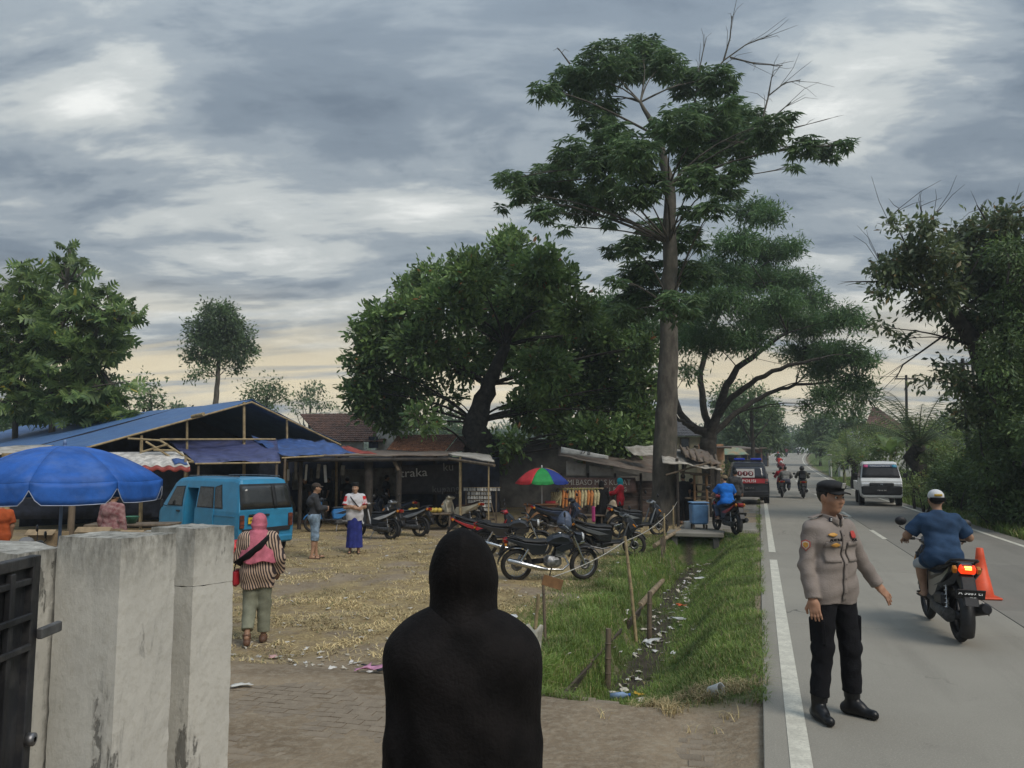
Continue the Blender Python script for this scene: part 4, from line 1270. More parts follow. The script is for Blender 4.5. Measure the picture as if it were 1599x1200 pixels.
# dark sheet added across the first bay, its colour standing in for deep shade
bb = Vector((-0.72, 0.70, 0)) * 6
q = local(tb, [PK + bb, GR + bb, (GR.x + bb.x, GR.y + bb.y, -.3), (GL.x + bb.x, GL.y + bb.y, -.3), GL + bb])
MB().add(q, [(0, 1, 2, 3, 4)]).build('shade_sheet', tarp_dark, tent)
for (px, py0, py1, Y, r) in ((381, 628, 790, 25.4, .055), (448, 655, 790, 26.6, .045), (292, 655, 790, 24.2, .045), (221, 680, 800, 23.2, .05), (525, 694, 790, 28, .05)):
 a = D(px, py0, Y) - tb; b = D(px, py1, Y) - tb; b.z = 0.0
 MB().tube([b, (a + b) / 2 + Vector((.01, .02, 0)), a], [r, r * .95, r * .85], n=8).build('post', bamboo, tent)
for (p0, p1) in (((128, 699, 22), (393, 626, 25.5)), ((393, 626, 25.5), (532, 693, 28.1)), ((250, 684, 23.6), (430, 684, 26))):
 MB().tube(local(tb, [D(*p0) - Vector((0, 0, .05)), D(*p1) - Vector((0, 0, .05))]), .035, n=6).build('rafter', bamboo, tent)
MB().tube(local(tb, [D(300, 651, 23.9), D(318, 647, 23.6)]), .06, n=8).build('beam_end', bamboo, tent)

def awning(label, corners, m, sag, wr, seed, posts=(), nu=12, nv=8):
 P = [D(*k) for k in corners]
 b = Vector((P[3].x, P[3].y, -.3)); t = thing('awning', label, 'awning', b, 0, 'tarpaulin awnings in front of the market tent')
 quad(local(b, P), nu, nv, sag, wr, seed=seed).build('tarpaulin', m, t)
 for (px, py, Y) in posts:
  e = D(px, py, Y) - b
  MB().tube([Vector((e.x, e.y, 0)), e], .04, n=7).build('post', old_wood, t)
 MB().tube(local(b, [P[3] + Vector((0, 0, -.03)), P[2] + Vector((0, 0, -.03))]), .03, n=6).build('front_pole', bamboo, t)
 return t

awning('violet tarpaulin awning slung above the blue minibus', [(252, 682, 25.5), (432, 684, 26.2), (438, 721, 23.4), (305, 723, 22.4)], tarp_violet, .10, .10, 6, [(310, 724, 22.5), (432, 722, 23.4)])
awning('bright blue tarpaulin patch right of the violet awning', [(392, 684, 25.9), (505, 690, 27.4), (560, 708, 26.2), (440, 714, 24.0)], tarp_bright, .06, .14, 7, [(445, 716, 24.1)])
awning('small red tarpaulin strip at the edge of the dark stall roof', [(525, 697, 27.6), (545, 697, 27.8), (592, 711, 26.4), (552, 708, 26.2)], tarp_red, .03, .06, 8)

# bamboo trestle and the flower-printed corrugated sheet below it
tb2 = Vector((*G(250, 830, -.3), -.3))
tr_ = thing('bamboo_trestle', 'loose bamboo trestle sticking out below the violet awning', 'trestle', tb2)
for (a, b) in (((200, 685, 22.2), (250, 688, 22.2)), ((250, 688, 22.2), (302, 722, 22.0)), ((228, 690, 22.1), (276, 720, 22.1)), ((262, 694, 22.1), (222, 706, 22.1)), ((240, 703, 22.1), (276, 704, 22.1)), ((272, 722, 22.0), (302, 722, 22.0)), ((220, 690, 22.3), (218, 820, 22.3))):
 MB().tube(local(tb2, [D(*a), D(*b)]), .032, n=6).build('pole', bamboo, tr_)
sb = Vector((*G(235, 830, -.3), -.3))
st_ = thing('stall_roof', 'small stall roof of printed sheet with a red scalloped edge behind the umbrella', 'roof', sb)

def scal(u, v):
 a = D(165, 707, 22.4); b = D(285, 706, 22.4); cc = D(185, 728, 21.3); d = D(297, 729, 21.3)
 p = a.lerp(b, u).lerp(cc.lerp(d, u), v) - sb
 return p + Vector((0, 0, .03 * math.sin(u * 38) * v))

MB().sheet(scal, 40, 6, thick=.012).build('roof_sheet', mat('printed_sheet', (0.58, 0.55, 0.50), .7, 0.2, 6, dirt=.5, dirt_col=(0.32, 0.30, 0.28), dirt_scale=5), st_)
MB().sheet(lambda u, v: scal(u, 1 + .06 * v) + Vector((0, -.012, -.10 * v)), 40, 1, thick=.008).build('edge_strip', tarp_red, st_)
MB().sheet(lambda u, v: scal(.80 + .18 * u, .55 + .35 * v) + Vector((0, -.01, .03)), 6, 4, thick=.008).build('blue_patch', tarp_bright, st_)
for (px, Y) in ((172, 22.2), (290, 21.6)):
 e = D(px, 712, Y) - sb; MB().tube([Vector((e.x, e.y, 0)), e], .035, n=7).build('post', bamboo, st_)
ab = Vector((*G(30, 830, -.3), -.3))
at_ = thing('stall_roof', 'weathered beige sheet roof poking out above the blue umbrella', 'roof', ab)
quad(local(ab, [D(-60, 700, 17), D(85, 696, 18.5), D(60, 706, 16.5), D(-60, 716, 15)]), 16, 6, 0, .03, .015, 11).build('roof_sheet', asbestos, at_)
quad(local(ab, [D(-60, 706, 17.3), D(95, 702, 18.9), D(75, 709, 16.9), D(-60, 722, 15.3)]), 16, 6, 0, .03, .015, 12).build('roof_sheet', asbestos, at_)
for (px, Y, m_, r_) in ((12, 15.6, bamboo, .10), (117, 16.5, old_wood, .07)):
 e = D(px, 708, Y) - ab; MB().tube([Vector((e.x, e.y, 0)), e], r_, n=9).build('post', m_, at_)
# dark backdrop of the stalls left of the minibus
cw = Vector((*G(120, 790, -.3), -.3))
cur = thing('stall_dark_sheet', 'black sheet closing the back of the left stalls', 'curtain', cw)
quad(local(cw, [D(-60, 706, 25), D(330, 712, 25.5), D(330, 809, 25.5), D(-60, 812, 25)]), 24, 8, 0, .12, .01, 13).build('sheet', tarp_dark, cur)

cw2 = Vector((*G(440, 790, -.3), -.3))  # dark sheet added to close the gap between the stalls, imitating shade
cur2 = thing('stall_dark_sheet', 'added dark sheet standing in for shade behind the posts right of the minibus', 'curtain', cw2)
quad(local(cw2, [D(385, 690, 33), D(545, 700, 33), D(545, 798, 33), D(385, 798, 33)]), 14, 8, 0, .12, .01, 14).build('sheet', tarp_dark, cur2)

# ---- the long dark stall with flat roof
db = Vector((*G(600, 800, -.3), -.3))
dark = thing('market_stall', 'long dark open stall with a low flat roof behind the parked scooters', 'stall', db)
F0, F1, F2 = D(438, 713, 25.0), D(700, 712, 25.5), D(772, 723, 23.6)
B0, B1, B2 = D(470, 702, 31.5), D(712, 707, 31), D(765, 712, 29)
quad(local(db, [B0, B1, F1, F0]), 20, 6, .02, .05, .05, 21).build('roof_sheet', rust_sheet, dark)
quad(local(db, [B1, B2, F2, F1 + Vector((0, 0, .03))]), 10, 6, .0, .04, .04, 22).build('roof_sheet', asbestos, dark)
MB().tube(local(db, [F0 - Vector((0, 0, .12)), F1 - Vector((0, 0, .12))]), .07, n=6).build('beam', dark_wood, dark)
MB().tube(local(db, [F1 - Vector((0, 0, .10)), F2 - Vector((0, 0, .08))]), .05, n=6).build('beam', old_wood, dark)
for (px, py, Y, r, m_) in ((470, 715, 25.4, .07, dark_wood), (576, 714, 25.6, .15, dark_wood), (623, 714, 25.6, .10, dark_wood), (719, 714, 25.0, .045, bamboo), (763, 720, 24.5, .025, bamboo), (530, 714, 29, .08, dark_wood), (680, 712, 29, .08, dark_wood)):
 e = D(px, py, Y) - db; MB().tube([Vector((e.x, e.y, 0)), e], r, n=8).build('post', m_, dark)
MB().tube(local(db, [D(613, 714, 25.5), D(622, 735, 25.5)]), .06, n=6).build('brace', old_wood, dark)
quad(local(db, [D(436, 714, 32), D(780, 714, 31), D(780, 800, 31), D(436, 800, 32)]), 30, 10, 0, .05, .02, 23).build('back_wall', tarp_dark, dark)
grey_sheet = mat('grey_plastic_sheet', (0.30, 0.28, 0.24), .7, .2, 3, dirt=.5, dirt_col=(0.14, .13, .11), dirt_scale=3, bump=.3)
for (a, b, c_, d) in ((532, 572, 733, 772), (580, 618, 731, 775), (456, 472, 738, 765)):
 quad(local(db, [D(a, c_, 30.8), D(b, c_, 30.8), D(b, d, 30.8), D(a, d, 30.8)]), 6, 6, 0, .05, .01, a).build('wall_panel', grey_sheet, dark)
bn = quad(local(db, [D(622, 727, 27.2), D(722, 724, 27.2), D(722, 772, 27.2), D(622, 772, 27.2)]), 16, 8, .03, .03, .006, 31).build('banner', mat('dark_banner', (0.055, 0.048, 0.048), .55, .2, 5, bump=.2), dark)
tp = D(646, 739, 27.12) - db
lettering('traka', .42, white_print, dark, tp, (R(90), R(-3), 0), squeeze=1.12)
lettering('ku', .40, mat('grey_print', (0.34, .33, .32), .6, .05, 5), dark, D(700, 730, 27.12) - db, (R(90), R(-3), 0))
lettering('kupang', .34, mat('dim_print', (0.20, .19, .18), .6, .05, 5), dark, D(696, 764, 27.12) - db, (R(90), R(-2), 0))
for k, (px, py, w, h) in enumerate(((462, 735, .10, .6), (478, 738, .08, .55), (486, 742, .1, .45), (497, 736, .12, .5), (508, 740, .1, .6), (520, 742, .12, .4), (535, 735, .14, .35), (450, 742, .09, .4))):
 e = D(px, py, 26.2) - db
 o = MB().box((0, 0, 0), (w, .05, h), (0, random.uniform(-.1, .1), random.uniform(-.4, .4)), bev=.02).build('hanging_sachet', [grey_sheet, white_print, dark_wood][k % 3], dark, e)

# ---- houses behind with tiled roofs
h1 = Vector((*D(560, 716, 40).xy, -.3))
hs = thing('tiled_house', 'house with a dark brown tile roof behind the market stalls', 'house', h1)
tile_roof('tile_roof', local(h1, [D(468, 647, 42), D(650, 645, 43), D(600, 690, 38), D(505, 690, 38)]), tile_dark, hs, 16, 30)
for k, (a, b, c_, d) in enumerate(((588, 603, 668, 716), (603, 638, 664, 716), (500, 566, 690, 720))):
 p0, p1 = D(a, c_, 38.3) - h1, D(b, d, 38.3) - h1
 MB().box(((p0.x + p1.x) / 2, p0.y + .1, p0.z / 2), (p1.x - p0.x, .2 + .02 * k, p0.z)).build('wall', white_wall, hs)
p0, p1 = D(576, 682, 38.1) - h1, D(590, 700, 38.1) - h1
MB().box(((p0.x + p1.x) / 2, p0.y, (p0.z + p1.z) / 2), (p1.x - p0.x, .1, p0.z - p1.z)).build('window', tarp_dark, hs)
tile_roof('tile_roof', local(h1, [D(598, 650, 42.5), D(660, 650, 42.5), D(672, 672, 39), D(640, 668, 39)]), tile_dark, hs, 8, 10)
h2 = Vector((*D(660, 716, 34).xy, -.3))
hs2 = thing('tiled_house', 'low house with an orange tile roof beside the big dark trunk', 'house', h2)
tile_roof('tile_roof', local(h2, [D(622, 680, 36.5), D(716, 679, 36.5), D(690, 711, 32.5), D(600, 708, 32.5)]), tile_orange, hs2, 14, 26)
tile_roof('tile_roof', local(h2, [D(716, 682, 35), D(734, 681, 35), D(722, 704, 32.6), D(694, 709, 32.4)]), tile_dark, hs2, 8, 8)
p0 = D(600, 712, 33.2) - h2; p1 = D(700, 712, 33.2) - h2
MB().box(((p0.x + p1.x) / 2, p0.y + 1.2, p0.z / 2), (p1.x - p0.x, 2.2, p0.z)).build('wall', white_wall, hs2)
# grey stained wall behind the jackfruit trunk
gb = Vector((*D(850, 716, 36.5).xy, -.3))
gw = thing('concrete_wall', 'tall stained grey concrete wall in the shade behind the rainbow umbrella', 'wall', gb)
p0 = D(722, 690, 36.5) - gb; p1 = D(1030, 690, 36.5) - gb
MB().box(((p0.x + p1.x) / 2, 0, p0.z / 2), (p1.x - p0.x, .25, p0.z), bev=.02).build('wall_panel', grey_wall, gw)
MB().box(((p0.x + p1.x) / 2, -.02, p0.z + .05), (p1.x - p0.x + .1, .4, .12), bev=.02).build('coping', grey_wall, gw)

# ---- noodle stall with white panels and a painted banner
nb = Vector((*G(945, 800, -.3), -.3)); NY = 30.0
ns = thing('noodle_stall', 'shabby plank noodle stall with white panels and a brown banner', 'stall', D(945, 716, NY) * 1)
nb = Vector((ns.location.x, NY, -.3)); ns.location = nb
wood_brown = mat('stall_plank', (0.085, 0.06, 0.05), .85, .25, 6, bump=.4, stretch=(.3, 1, 1), obj=.25)
z0 = 0
for k in range(9):
 p = D(878, 778 - k * 2, NY) - nb; L_ = (D(1025, 700, NY) - D(878, 700, NY)).x
 MB().box((L_ * .5 + p.x, .08 + random.uniform(-.01, .01), .12 + k * .155), (L_, .03, .15), (0, random.uniform(-.006, .006), 0), bev=.006).build('plank', wood_brown, ns)
for (a, b, ta, tb_, bo) in ((884, 915, 720, 725, 744), (920, 957, 727, 733, 744), (962, 997, 735, 742, 744)):
 P = [D(a, ta, NY - .05) - nb, D(b, tb_, NY - .05) - nb, D(b, bo, NY - .05) - nb, D(a, bo, NY - .05) - nb]
 quad(P, 8, 6, 0, .02, .012, a).build('white_panel', mat('grubby_panel', (0.36, 0.34, 0.31), .8, .1, 3, dirt=.4, dirt_col=(.18, .17, .15), dirt_scale=2), ns)
P = [D(874, 746, NY - .12) - nb, D(992, 746, NY - .12) - nb, D(994, 770, NY - .12) - nb, D(874, 771, NY - .12) - nb]
quad(P, 14, 5, .01, .015, .01, 41).build('banner', mat('brown_banner', (0.12, 0.072, 0.062), .7, .2, 5, dirt=.4, dirt_col=(.07, .05, .045), dirt_scale=3), ns)
pale_print = mat('pale_print', (0.42, 0.40, 0.36), .7, .1, 8)
lettering('AMI.BASO MAS KUKAT', .30, pale_print, ns, D(932, 754, NY - .15) - nb, (R(90), 0, 0), squeeze=.86)
lettering('LA  KAMPUNGRUMU  RANG', .22, pale_print, ns, D(930, 765, NY - .15) - nb, (R(90), 0, 0), squeeze=.86)
P = [D(876, 698, NY - .2) - nb, D(950, 712, NY - .2) - nb, D(950, 718, NY - .2) - nb, D(876, 708, NY - .2) - nb]
quad(P, 10, 3, 0, .02, .01, 43).build('fascia_board', white_wall, ns)
lettering('27 B', .22, mat('black_print', (.02, .02, .02), .7, .05, 5), ns, D(914, 707, NY - .24) - nb, (R(90), R(10), 0))
quad([D(872, 700, NY + 3) - nb, D(1030, 712, NY + 3) - nb, D(1030, 742, NY - .6) - nb, D(872, 712, NY - .6) - nb], 18, 6, 0, .06, .02, 44).build('roof_sheet', rust_sheet, ns)
quad([D(975, 698, NY + .5) - nb, D(1022, 696, NY + .5) - nb, D(1022, 712, NY - .3) - nb, D(990, 712, NY - .3) - nb], 10, 5, 0, .05, .02, 45).build('loose_sheet', asbestos, ns)
for px in (876, 918, 960, 1000, 1024):
 e = D(px, 716, NY) - nb; MB().box((e.x, -.03, .85), (.09, .07, 1.75), bev=.01).build('post', dark_wood, ns)

# ---- food stall right of the tall trunk
fb = Vector((*W(-2.75, 24.4), -.2))
fs_ = thing('food_stall', 'open roadside food stall with a crooked tin roof right of the tall trunk', 'stall', fb)
quad(local(fb, [D(1030, 700, 27.5), D(1085, 703, 27.5), D(1128, 736, 24.5), D(1035, 722, 24.5)]), 14, 8, .05, .10, .02, 51).build('roof_sheet', asbestos, fs_)
quad(local(fb, [D(1055, 697, 27), D(1105, 706, 27), D(1126, 728, 25), D(1075, 715, 25)]), 12, 6, .0, .10, .02, 52).build('roof_sheet', rust_sheet, fs_)
for k in range(6):
 a = D(1062 + k * 11, 699 + k * 3, 27); b = D(1072 + k * 10, 716 + k * 3.4, 24.7)
 MB().tube(local(fb, [a + Vector((0, 0, .06)), b + Vector((0, 0, .06))]), .045, n=6).build('roof_batten', old_wood, fs_)
for (px, py, Y) in ((1057, 716, 24.8), (1066, 700, 27), (1118, 732, 24.8), (1108, 706, 27)):
 e = D(px, py, Y) - fb; MB().tube([Vector((e.x, e.y, 0)), e], .05, n=7).build('post', dark_wood, fs_)
for (a, b) in (((1040, 742, 24.7), (1110, 722, 24.7)), ((1062, 738, 25), (1106, 741, 25)), ((1072, 722, 25), (1066, 745, 25))):
 MB().tube(local(fb, [D(*a), D(*b)]), .035, n=6).build('brace', old_wood, fs_)
ct = thing('food_cart', 'wooden food cart with open shelf frame inside the roadside food stall', 'cart', (*D(1090, 716, 25.5).xy, -.2))
cb = Vector(ct.location)
for px in (1084, 1103):
 for Y in (25.2, 26):
  e = D(px, 742, Y) - cb; MB().box((e.x, e.y, e.z / 2), (.07, .07, e.z), bev=.008).build('upright', mat('cart_wood', (0.22, .12, .055), .7, .2, 7), ct)
for py in (742, 757, 768):
 a, b = D(1082, py, 25.6) - cb, D(1105, py, 25.6) - cb
 MB().box(((a.x + b.x) / 2, a.y, a.z), (b.x - a.x, .8, .03), bev=.006).build('shelf', old_wood, ct)
a, b = D(1070, 778, 25.4) - cb, D(1112, 778, 25.4) - cb
MB().box(((a.x + b.x) / 2, a.y + .3, a.z), (b.x - a.x, .9, .05), bev=.01).build('counter', old_wood, ct)
bxp = Vector((*W(-2.35, 22.9), -.2))
bd = D(1091, 800, bxp.y)
bl = thing('blue_basin_stand', 'light blue plastic tub on short legs at the food stall', 'tub', (bd.x, bxp.y, -.2))
MB().box((0, 0, .60), (.46, .42, .58), bev=.04, taper=1.06).build('tub', mat('blue_tub', (0.13, .26, .45), .45, .12, 4, dirt=.3, dirt_col=(.2, .26, .33), dirt_scale=3), bl)
MB().box((0, 0, .925), (.52, .48, .04), bev=.015).build('rim', mat('blue_tub_rim', (0.17, .31, .5), .45, .1, 4), bl)
for sx in (-.18, .18):
 for sy in (-.15, .15): MB().box((sx, sy, .15), (.05, .05, .3)).build('leg', old_wood, bl)
bk_ = D(1076, 800, bxp.y + .3)
o = MB().lathe([(.0, .0), (.12, 0), (.16, .32), (.165, .34), (.15, .34), (.115, .02)], 18).build('bucket', white_paint, None, (bk_.x, bk_.y, -.18)); tag(o, 'grubby white bucket on the ground left of the blue tub', 'bucket')

# ---- house and shops along the left roadside
cream = mat('cream_wall', (0.55, 0.50, 0.36), .9, .1, 2, dirt=.35, dirt_col=(.32, .29, .22), dirt_scale=1.2)
orange_wall = mat('orange_wall', (0.55, 0.30, 0.17), .9, .12, 2, dirt=.3, dirt_col=(.4, .33, .25), dirt_scale=1.2)
peach_wall = mat('peach_wall', (0.58, 0.42, 0.27), .9, .12, 2, dirt=.3, dirt_col=(.4, .33, .25), dirt_scale=1.2)
yb = Vector((*D(1078, 716, 52).xy, -.2))
yh = thing('yellow_house', 'pale yellow house with a grey hipped roof behind the arching tree', 'house', yb)
P = local(yb, [D(1040, 658, 56), D(1078, 656, 56), D(1108, 681, 51), D(1030, 681, 51)])
tile_roof('tile_roof', P, tile_grey, yh, 10, 16)
a, b = D(1030, 682, 51.5) - yb, D(1106, 682, 51.5) - yb
MB().box(((a.x + b.x) / 2, a.y + 2, a.z / 2), (b.x - a.x, 4, a.z)).build('wall', cream, yh)
for (x0, x1, y0, y1) in ((1062, 1077, 684, 702), (1094, 1102, 683, 700), (1040, 1052, 684, 702)):
 p, q_ = D(x0, y0, 51.4) - yb, D(x1, y1, 51.4) - yb
 w = MB().box(((p.x + q_.x) / 2, p.y + .03, (p.z + q_.z) / 2), (q_.x - p.x, .08, p.z - q_.z), bev=.01).build('window', old_wood, yh)
 MB().box(((p.x + q_.x) / 2, p.y - .02, (p.z + q_.z) / 2), (q_.x - p.x - .15, .04, p.z - q_.z - .15)).build('pane', glass_dark('dark_pane'), w)

def shop(label, x0, x1, ytop, Y, wall, h_open=None, depth=4, roof=rust_sheet, open_col=tarp_dark):
 a, b = D(x0, ytop, Y), D(x1, ytop, Y)
 base = Vector(((a.x + b.x) / 2, Y + depth / 2, gz((a.x + b.x) / 2, Y)))
 t = thing('roadside_shop', label, 'shop', base, 0, 'shops along the left roadside')
 w = b.x - a.x; h = a.z - base.z
 MB().box((0, 0, h / 2), (w, depth, h)).build('wall', wall, t)
 MB().box((0, -.5, h + .05), (w + .3, depth + 1.4, .10), (R(3), 0, 0), bev=.02).build('roof_sheet', roof, t)
 if h_open:
  MB().box((0, -depth / 2 - .01, h * .42), (w * h_open, .06, h * .72)).build('shutter_opening', open_col, t)
  for s in (-1, 1): MB().box((s * w * h_open / 2, -depth / 2 - .05, h * .42), (.08, .08, h * .8)).build('door_post', old_wood, t)
 return t

shop('peach and orange walled roadside shop left of the police van', 1096, 1131, 697, 50, peach_wall, None, 5)
s1 = D(1101, 700, 49.9)
ob = thing('painted_wall_sign', 'faded orange painted wall board beside the arching tree trunk', 'sign', (s1.x, 49.9, s1.z - .5))
MB().box((0, 0, .25), (.85, .05, 1.0), bev=.01).build('board', orange_wall, ob)
s2 = D(1124, 700, 49.9)
ob = thing('painted_wall_sign', 'second faded orange board right of the arching tree trunk', 'sign', (s2.x, 49.9, s2.z - .5))
MB().box((0, 0, .25), (.45, .05, 1.0), bev=.01).build('board', orange_wall, ob)
shop('small dark kiosk with a green awning by the roadside', 1132, 1156, 703, 58, mat('kiosk_wall', (.10, .12, .10), .8, .2, 3), .7, 3)
kk = D(1144, 703, 56.2)
kw_ = thing('kiosk_canopy', 'faded green and orange canopy in front of the roadside kiosk', 'canopy', (kk.x, 56.2, float(gz(kk.x, 56.2))))
quad([Vector((-.8, .6, kk.z - kw_.location.z + .15)), Vector((.8, .6, kk.z - kw_.location.z + .15)), Vector((1.0, -.6, kk.z - kw_.location.z - .35)), Vector((-1.0, -.6, kk.z - kw_.location.z - .35))], 8, 5, -.1, .05, .01, 61).build('tarpaulin', mat('green_canvas', (.12, .26, .20), .7, .2, 2, col2=(.33, .22, .12)), kw_)
for s in (-.9, .9): MB().tube([(s, -.55, 0), (s, -.55, kk.z - kw_.location.z - .3)], .03, n=6).build('post', old_wood, kw_)
shop('grey timber roadside shop with open front past the kiosk', 1156, 1176, 700, 66, mat('grey_timber', (.22, .21, .2), .9, .2, 3), .8, 4)
shop('far roadside shop with a rusty red roof edge', 1172, 1190, 699, 80, mat('brick_red', (.25, .12, .09), .9, .2, 3), .7, 4)
shop('farthest roadside shop nearest the far road bend', 1186, 1200, 702, 98, mat('grey_timber', (.22, .21, .2)), .7, 4)
# right side: house roof and kiosk
rb = Vector((*D(1380, 716, 72).xy, .4))
rh = thing('hillside_house', 'house with a dark pyramid tile roof among the trees on the right', 'house', rb)
ap = D(1362, 636, 74) - rb
tile_roof('tile_roof', [ap, ap + Vector((.4, 0, 0)), D(1420, 672, 70) - rb, D(1348, 672, 70) - rb], tile_dark, rh, 12, 14)
a, b = D(1350, 673, 71) - rb, D(1418, 673, 71) - rb
MB().box(((a.x + b.x) / 2, a.y + 2, a.z / 2), (b.x - a.x, 4, a.z)).build('wall', white_wall, rh)
kb = Vector((*W(7.6, 78), 0)); kb.z = gz(kb.x, kb.y)
ko = thing('roadside_kiosk', 'grey concrete roadside kiosk among bushes on the right', 'kiosk', kb, -ROAD_A)
MB().box((0.4, 0, .9), (1.9, 2, 1.8), bev=.02).build('wall', white_wall, ko)
MB().box((-.1, -.2, 1.95), (2.7, 2.6, .10), (0, R(4), 0), bev=.02).build('roof', asbestos, ko)
MB().box((-.15, -1.01, 1.0), (.7, .05, .6)).build('window', tarp_dark, ko)
for s in ((-1.3, -1.1), (-1.3, 1.0)): MB().box((s[0], s[1], 1.0), (.10, .10, 2.0)).build('post', white_wall, ko)
kp = Vector((*W(7.4, 68), 0)); kp.z = gz(kp.x, kp.y)
o = MB().box((0, 0, .55), (.45, .45, 1.1), bev=.02).box((0, 0, 1.14), (.6, .6, .1), bev=.02).build('gate_post', white_wall, None, kp, (0, 0, -ROAD_A)); tag(o, 'stubby pale gate post in the grass right of the far road', 'post')

# ---- poles and wires
pole_mat = mat('dark_pole', (.035, .033, .032), .8, .2, 4)
tops = []
for (px, py0, py1, Y, r, lab) in ((1509, 740, 560, 33, .10, 'dark utility pole, nearer of the two beside the big leaning tree'), (1524, 725, 560, 40, .11, 'dark utility pole, farther of the two beside the big leaning tree'),
    (1415, 720, 586, 50, .11, 'thin utility pole rising above the oil palm'), (1274, 705, 672, 120, .12, 'small far utility pole right of the road crest')):
 b, t_ = D(px - (6 if px > 1500 else 0) * -1, py0, Y), D(px - 6 if px > 1500 else px, py1, Y); z0 = gz(b.x, b.y)
 p = thing('utility_pole', lab, 'pole', (b.x, b.y, z0), 0, 'utility poles on the right')
 h = t_ - Vector((b.x, b.y, z0))
 MB().tube([(0, 0, -.2), h * .5, h], [r, r * .85, r * .7], n=8).build('post', pole_mat, p)
 MB().box((h.x, h.y, h.z - .25), (1.5, .08, .08)).build('crossarm', pole_mat, p)
 for s in (-.6, 0, .6): MB().tube([(h.x + s, h.y, h.z - .21), (h.x + s, h.y, h.z - .08)], .035, n=6).build('insulator', white_wall, p)
 tops.append((b.x + h.x, b.y + h.y, z0 + h.z - .1))

def wire(a, b, sag, label, r=.012):
 a, b = Vector(a), Vector(b)
 pts = [a.lerp(b, i / 12) - Vector((0, 0, sag * 4 * (i / 12) * (1 - i / 12))) for i in range(13)]
 o = MB().tube([p - a for p in pts], r, n=4).build('overhead_wire', pole_mat, None, a); tag(o, label, 'wire', 'overhead wires on the right')

wire(tops[0], tops[2], .5, 'overhead wire from the near dark pole to the palm pole')
wire(tops[1], tops[2], .7, 'overhead wire from the farther dark pole to the palm pole')
wire(tops[2], tops[3], 1.0, 'overhead wire running from the palm pole to the far pole')
wire(tops[2], D(1180, 560, 44), .3, 'overhead wire crossing the road into the arching tree', .014)
wire(tops[0], D(1640, 520, 24), .4, 'overhead wire from the near dark pole out of the picture', .014)

# ---- gate, wall stub and the two pillars in the foreground
def pillar_material():
 m = bpy.data.materials.new('peeling_limewash'); m.use_nodes = True
 nt = m.node_tree; N, L = nt.nodes, nt.links; b = N['Principled BSDF']
 tc = N.new('ShaderNodeTexCoord')

 def noise(sc, st=(1, 1, 1), det=7, ro=.65, dist=0):
  mp = N.new('ShaderNodeMapping'); L.new(tc.outputs['Object'], mp.inputs[0]); mp.inputs['Scale'].default_value = st
  n = N.new('ShaderNodeTexNoise'); L.new(mp.outputs[0], n.inputs['Vector']); n.inputs['Scale'].default_value = sc
  n.inputs['Detail'].default_value = det; n.inputs['Roughness'].default_value = ro; n.inputs['Distortion'].default_value = dist
  return n.outputs[0]

 def mr(v, a, c, d=0., e=1.):
  n = N.new('ShaderNodeMapRange'); L.new(v, n.inputs[0])
  for i, q in enumerate((a, c, d, e)): n.inputs[i + 1].default_value = q
  return n.outputs[0]

 def mix(f, a, c):
  n = N.new('ShaderNodeMix'); n.data_type = 'RGBA'; L.new(f, n.inputs[0])
  for s, v in ((n.inputs[6], a), (n.inputs[7], c)):
   if isinstance(v, tuple): s.default_value = (*v, 1)
   else: L.new(v, s)
  return n.outputs[2]

 def mul(a, c):
  n = N.new('ShaderNodeMath'); n.operation = 'MULTIPLY'; L.new(a, n.inputs[0]); L.new(c, n.inputs[1]); return n.outputs[0]

 lime = mix(mr(noise(2.2), .3, .7), (.58, .56, .50), (.47, .455, .41))
 lime = mix(mr(noise(26), .5, .8), lime, (.42, .40, .34))
 streak = mr(noise(3.2, (1, 1, .10), 8, .7, .4), .57, .66)
 pk_ = mr(noise(6, (1, 1, .4), 9, .72, .6), .56, .585)
 peel = mul(pk_, mr(noise(1.9, (1, 1, .22), 3, .5), .55, .60))
 c = mix(mul(streak, mr(noise(13), .35, .6)), lime, (.185, .18, .165))
 c = mix(peel, c, (.20, .195, .175))
 sp = N.new('ShaderNodeSeparateXYZ'); L.new(tc.outputs['Object'], sp.inputs[0])
 top = mr(sp.outputs[2], 1.34, 1.72)           # mould grows down from the rain-washed top
 mould = mul(mr(noise(9, (1, 1, .35), 9, .75), .36, .62), top)
 c = mix(mould, c, (.085, .082, .068))
 L.new(c, b.inputs['Base Color']); b.inputs['Roughness'].default_value = .92; b.inputs['Specular IOR Level'].default_value = .2
 bp = N.new('ShaderNodeBump'); bp.inputs['Strength'].default_value = .6; bp.inputs['Distance'].default_value = .012
 L.new(noise(16, (1, 1, .6), 9, .75), bp.inputs['Height'])
 bp2 = N.new('ShaderNodeBump'); bp2.inputs['Strength'].default_value = .8; bp2.inputs['Distance'].default_value = .006; bp2.invert = True
 L.new(peel, bp2.inputs['Height']); L.new(bp.outputs[0], bp2.inputs['Normal']); L.new(bp2.outputs[0], b.inputs['Normal'])
 return m

lime = pillar_material()

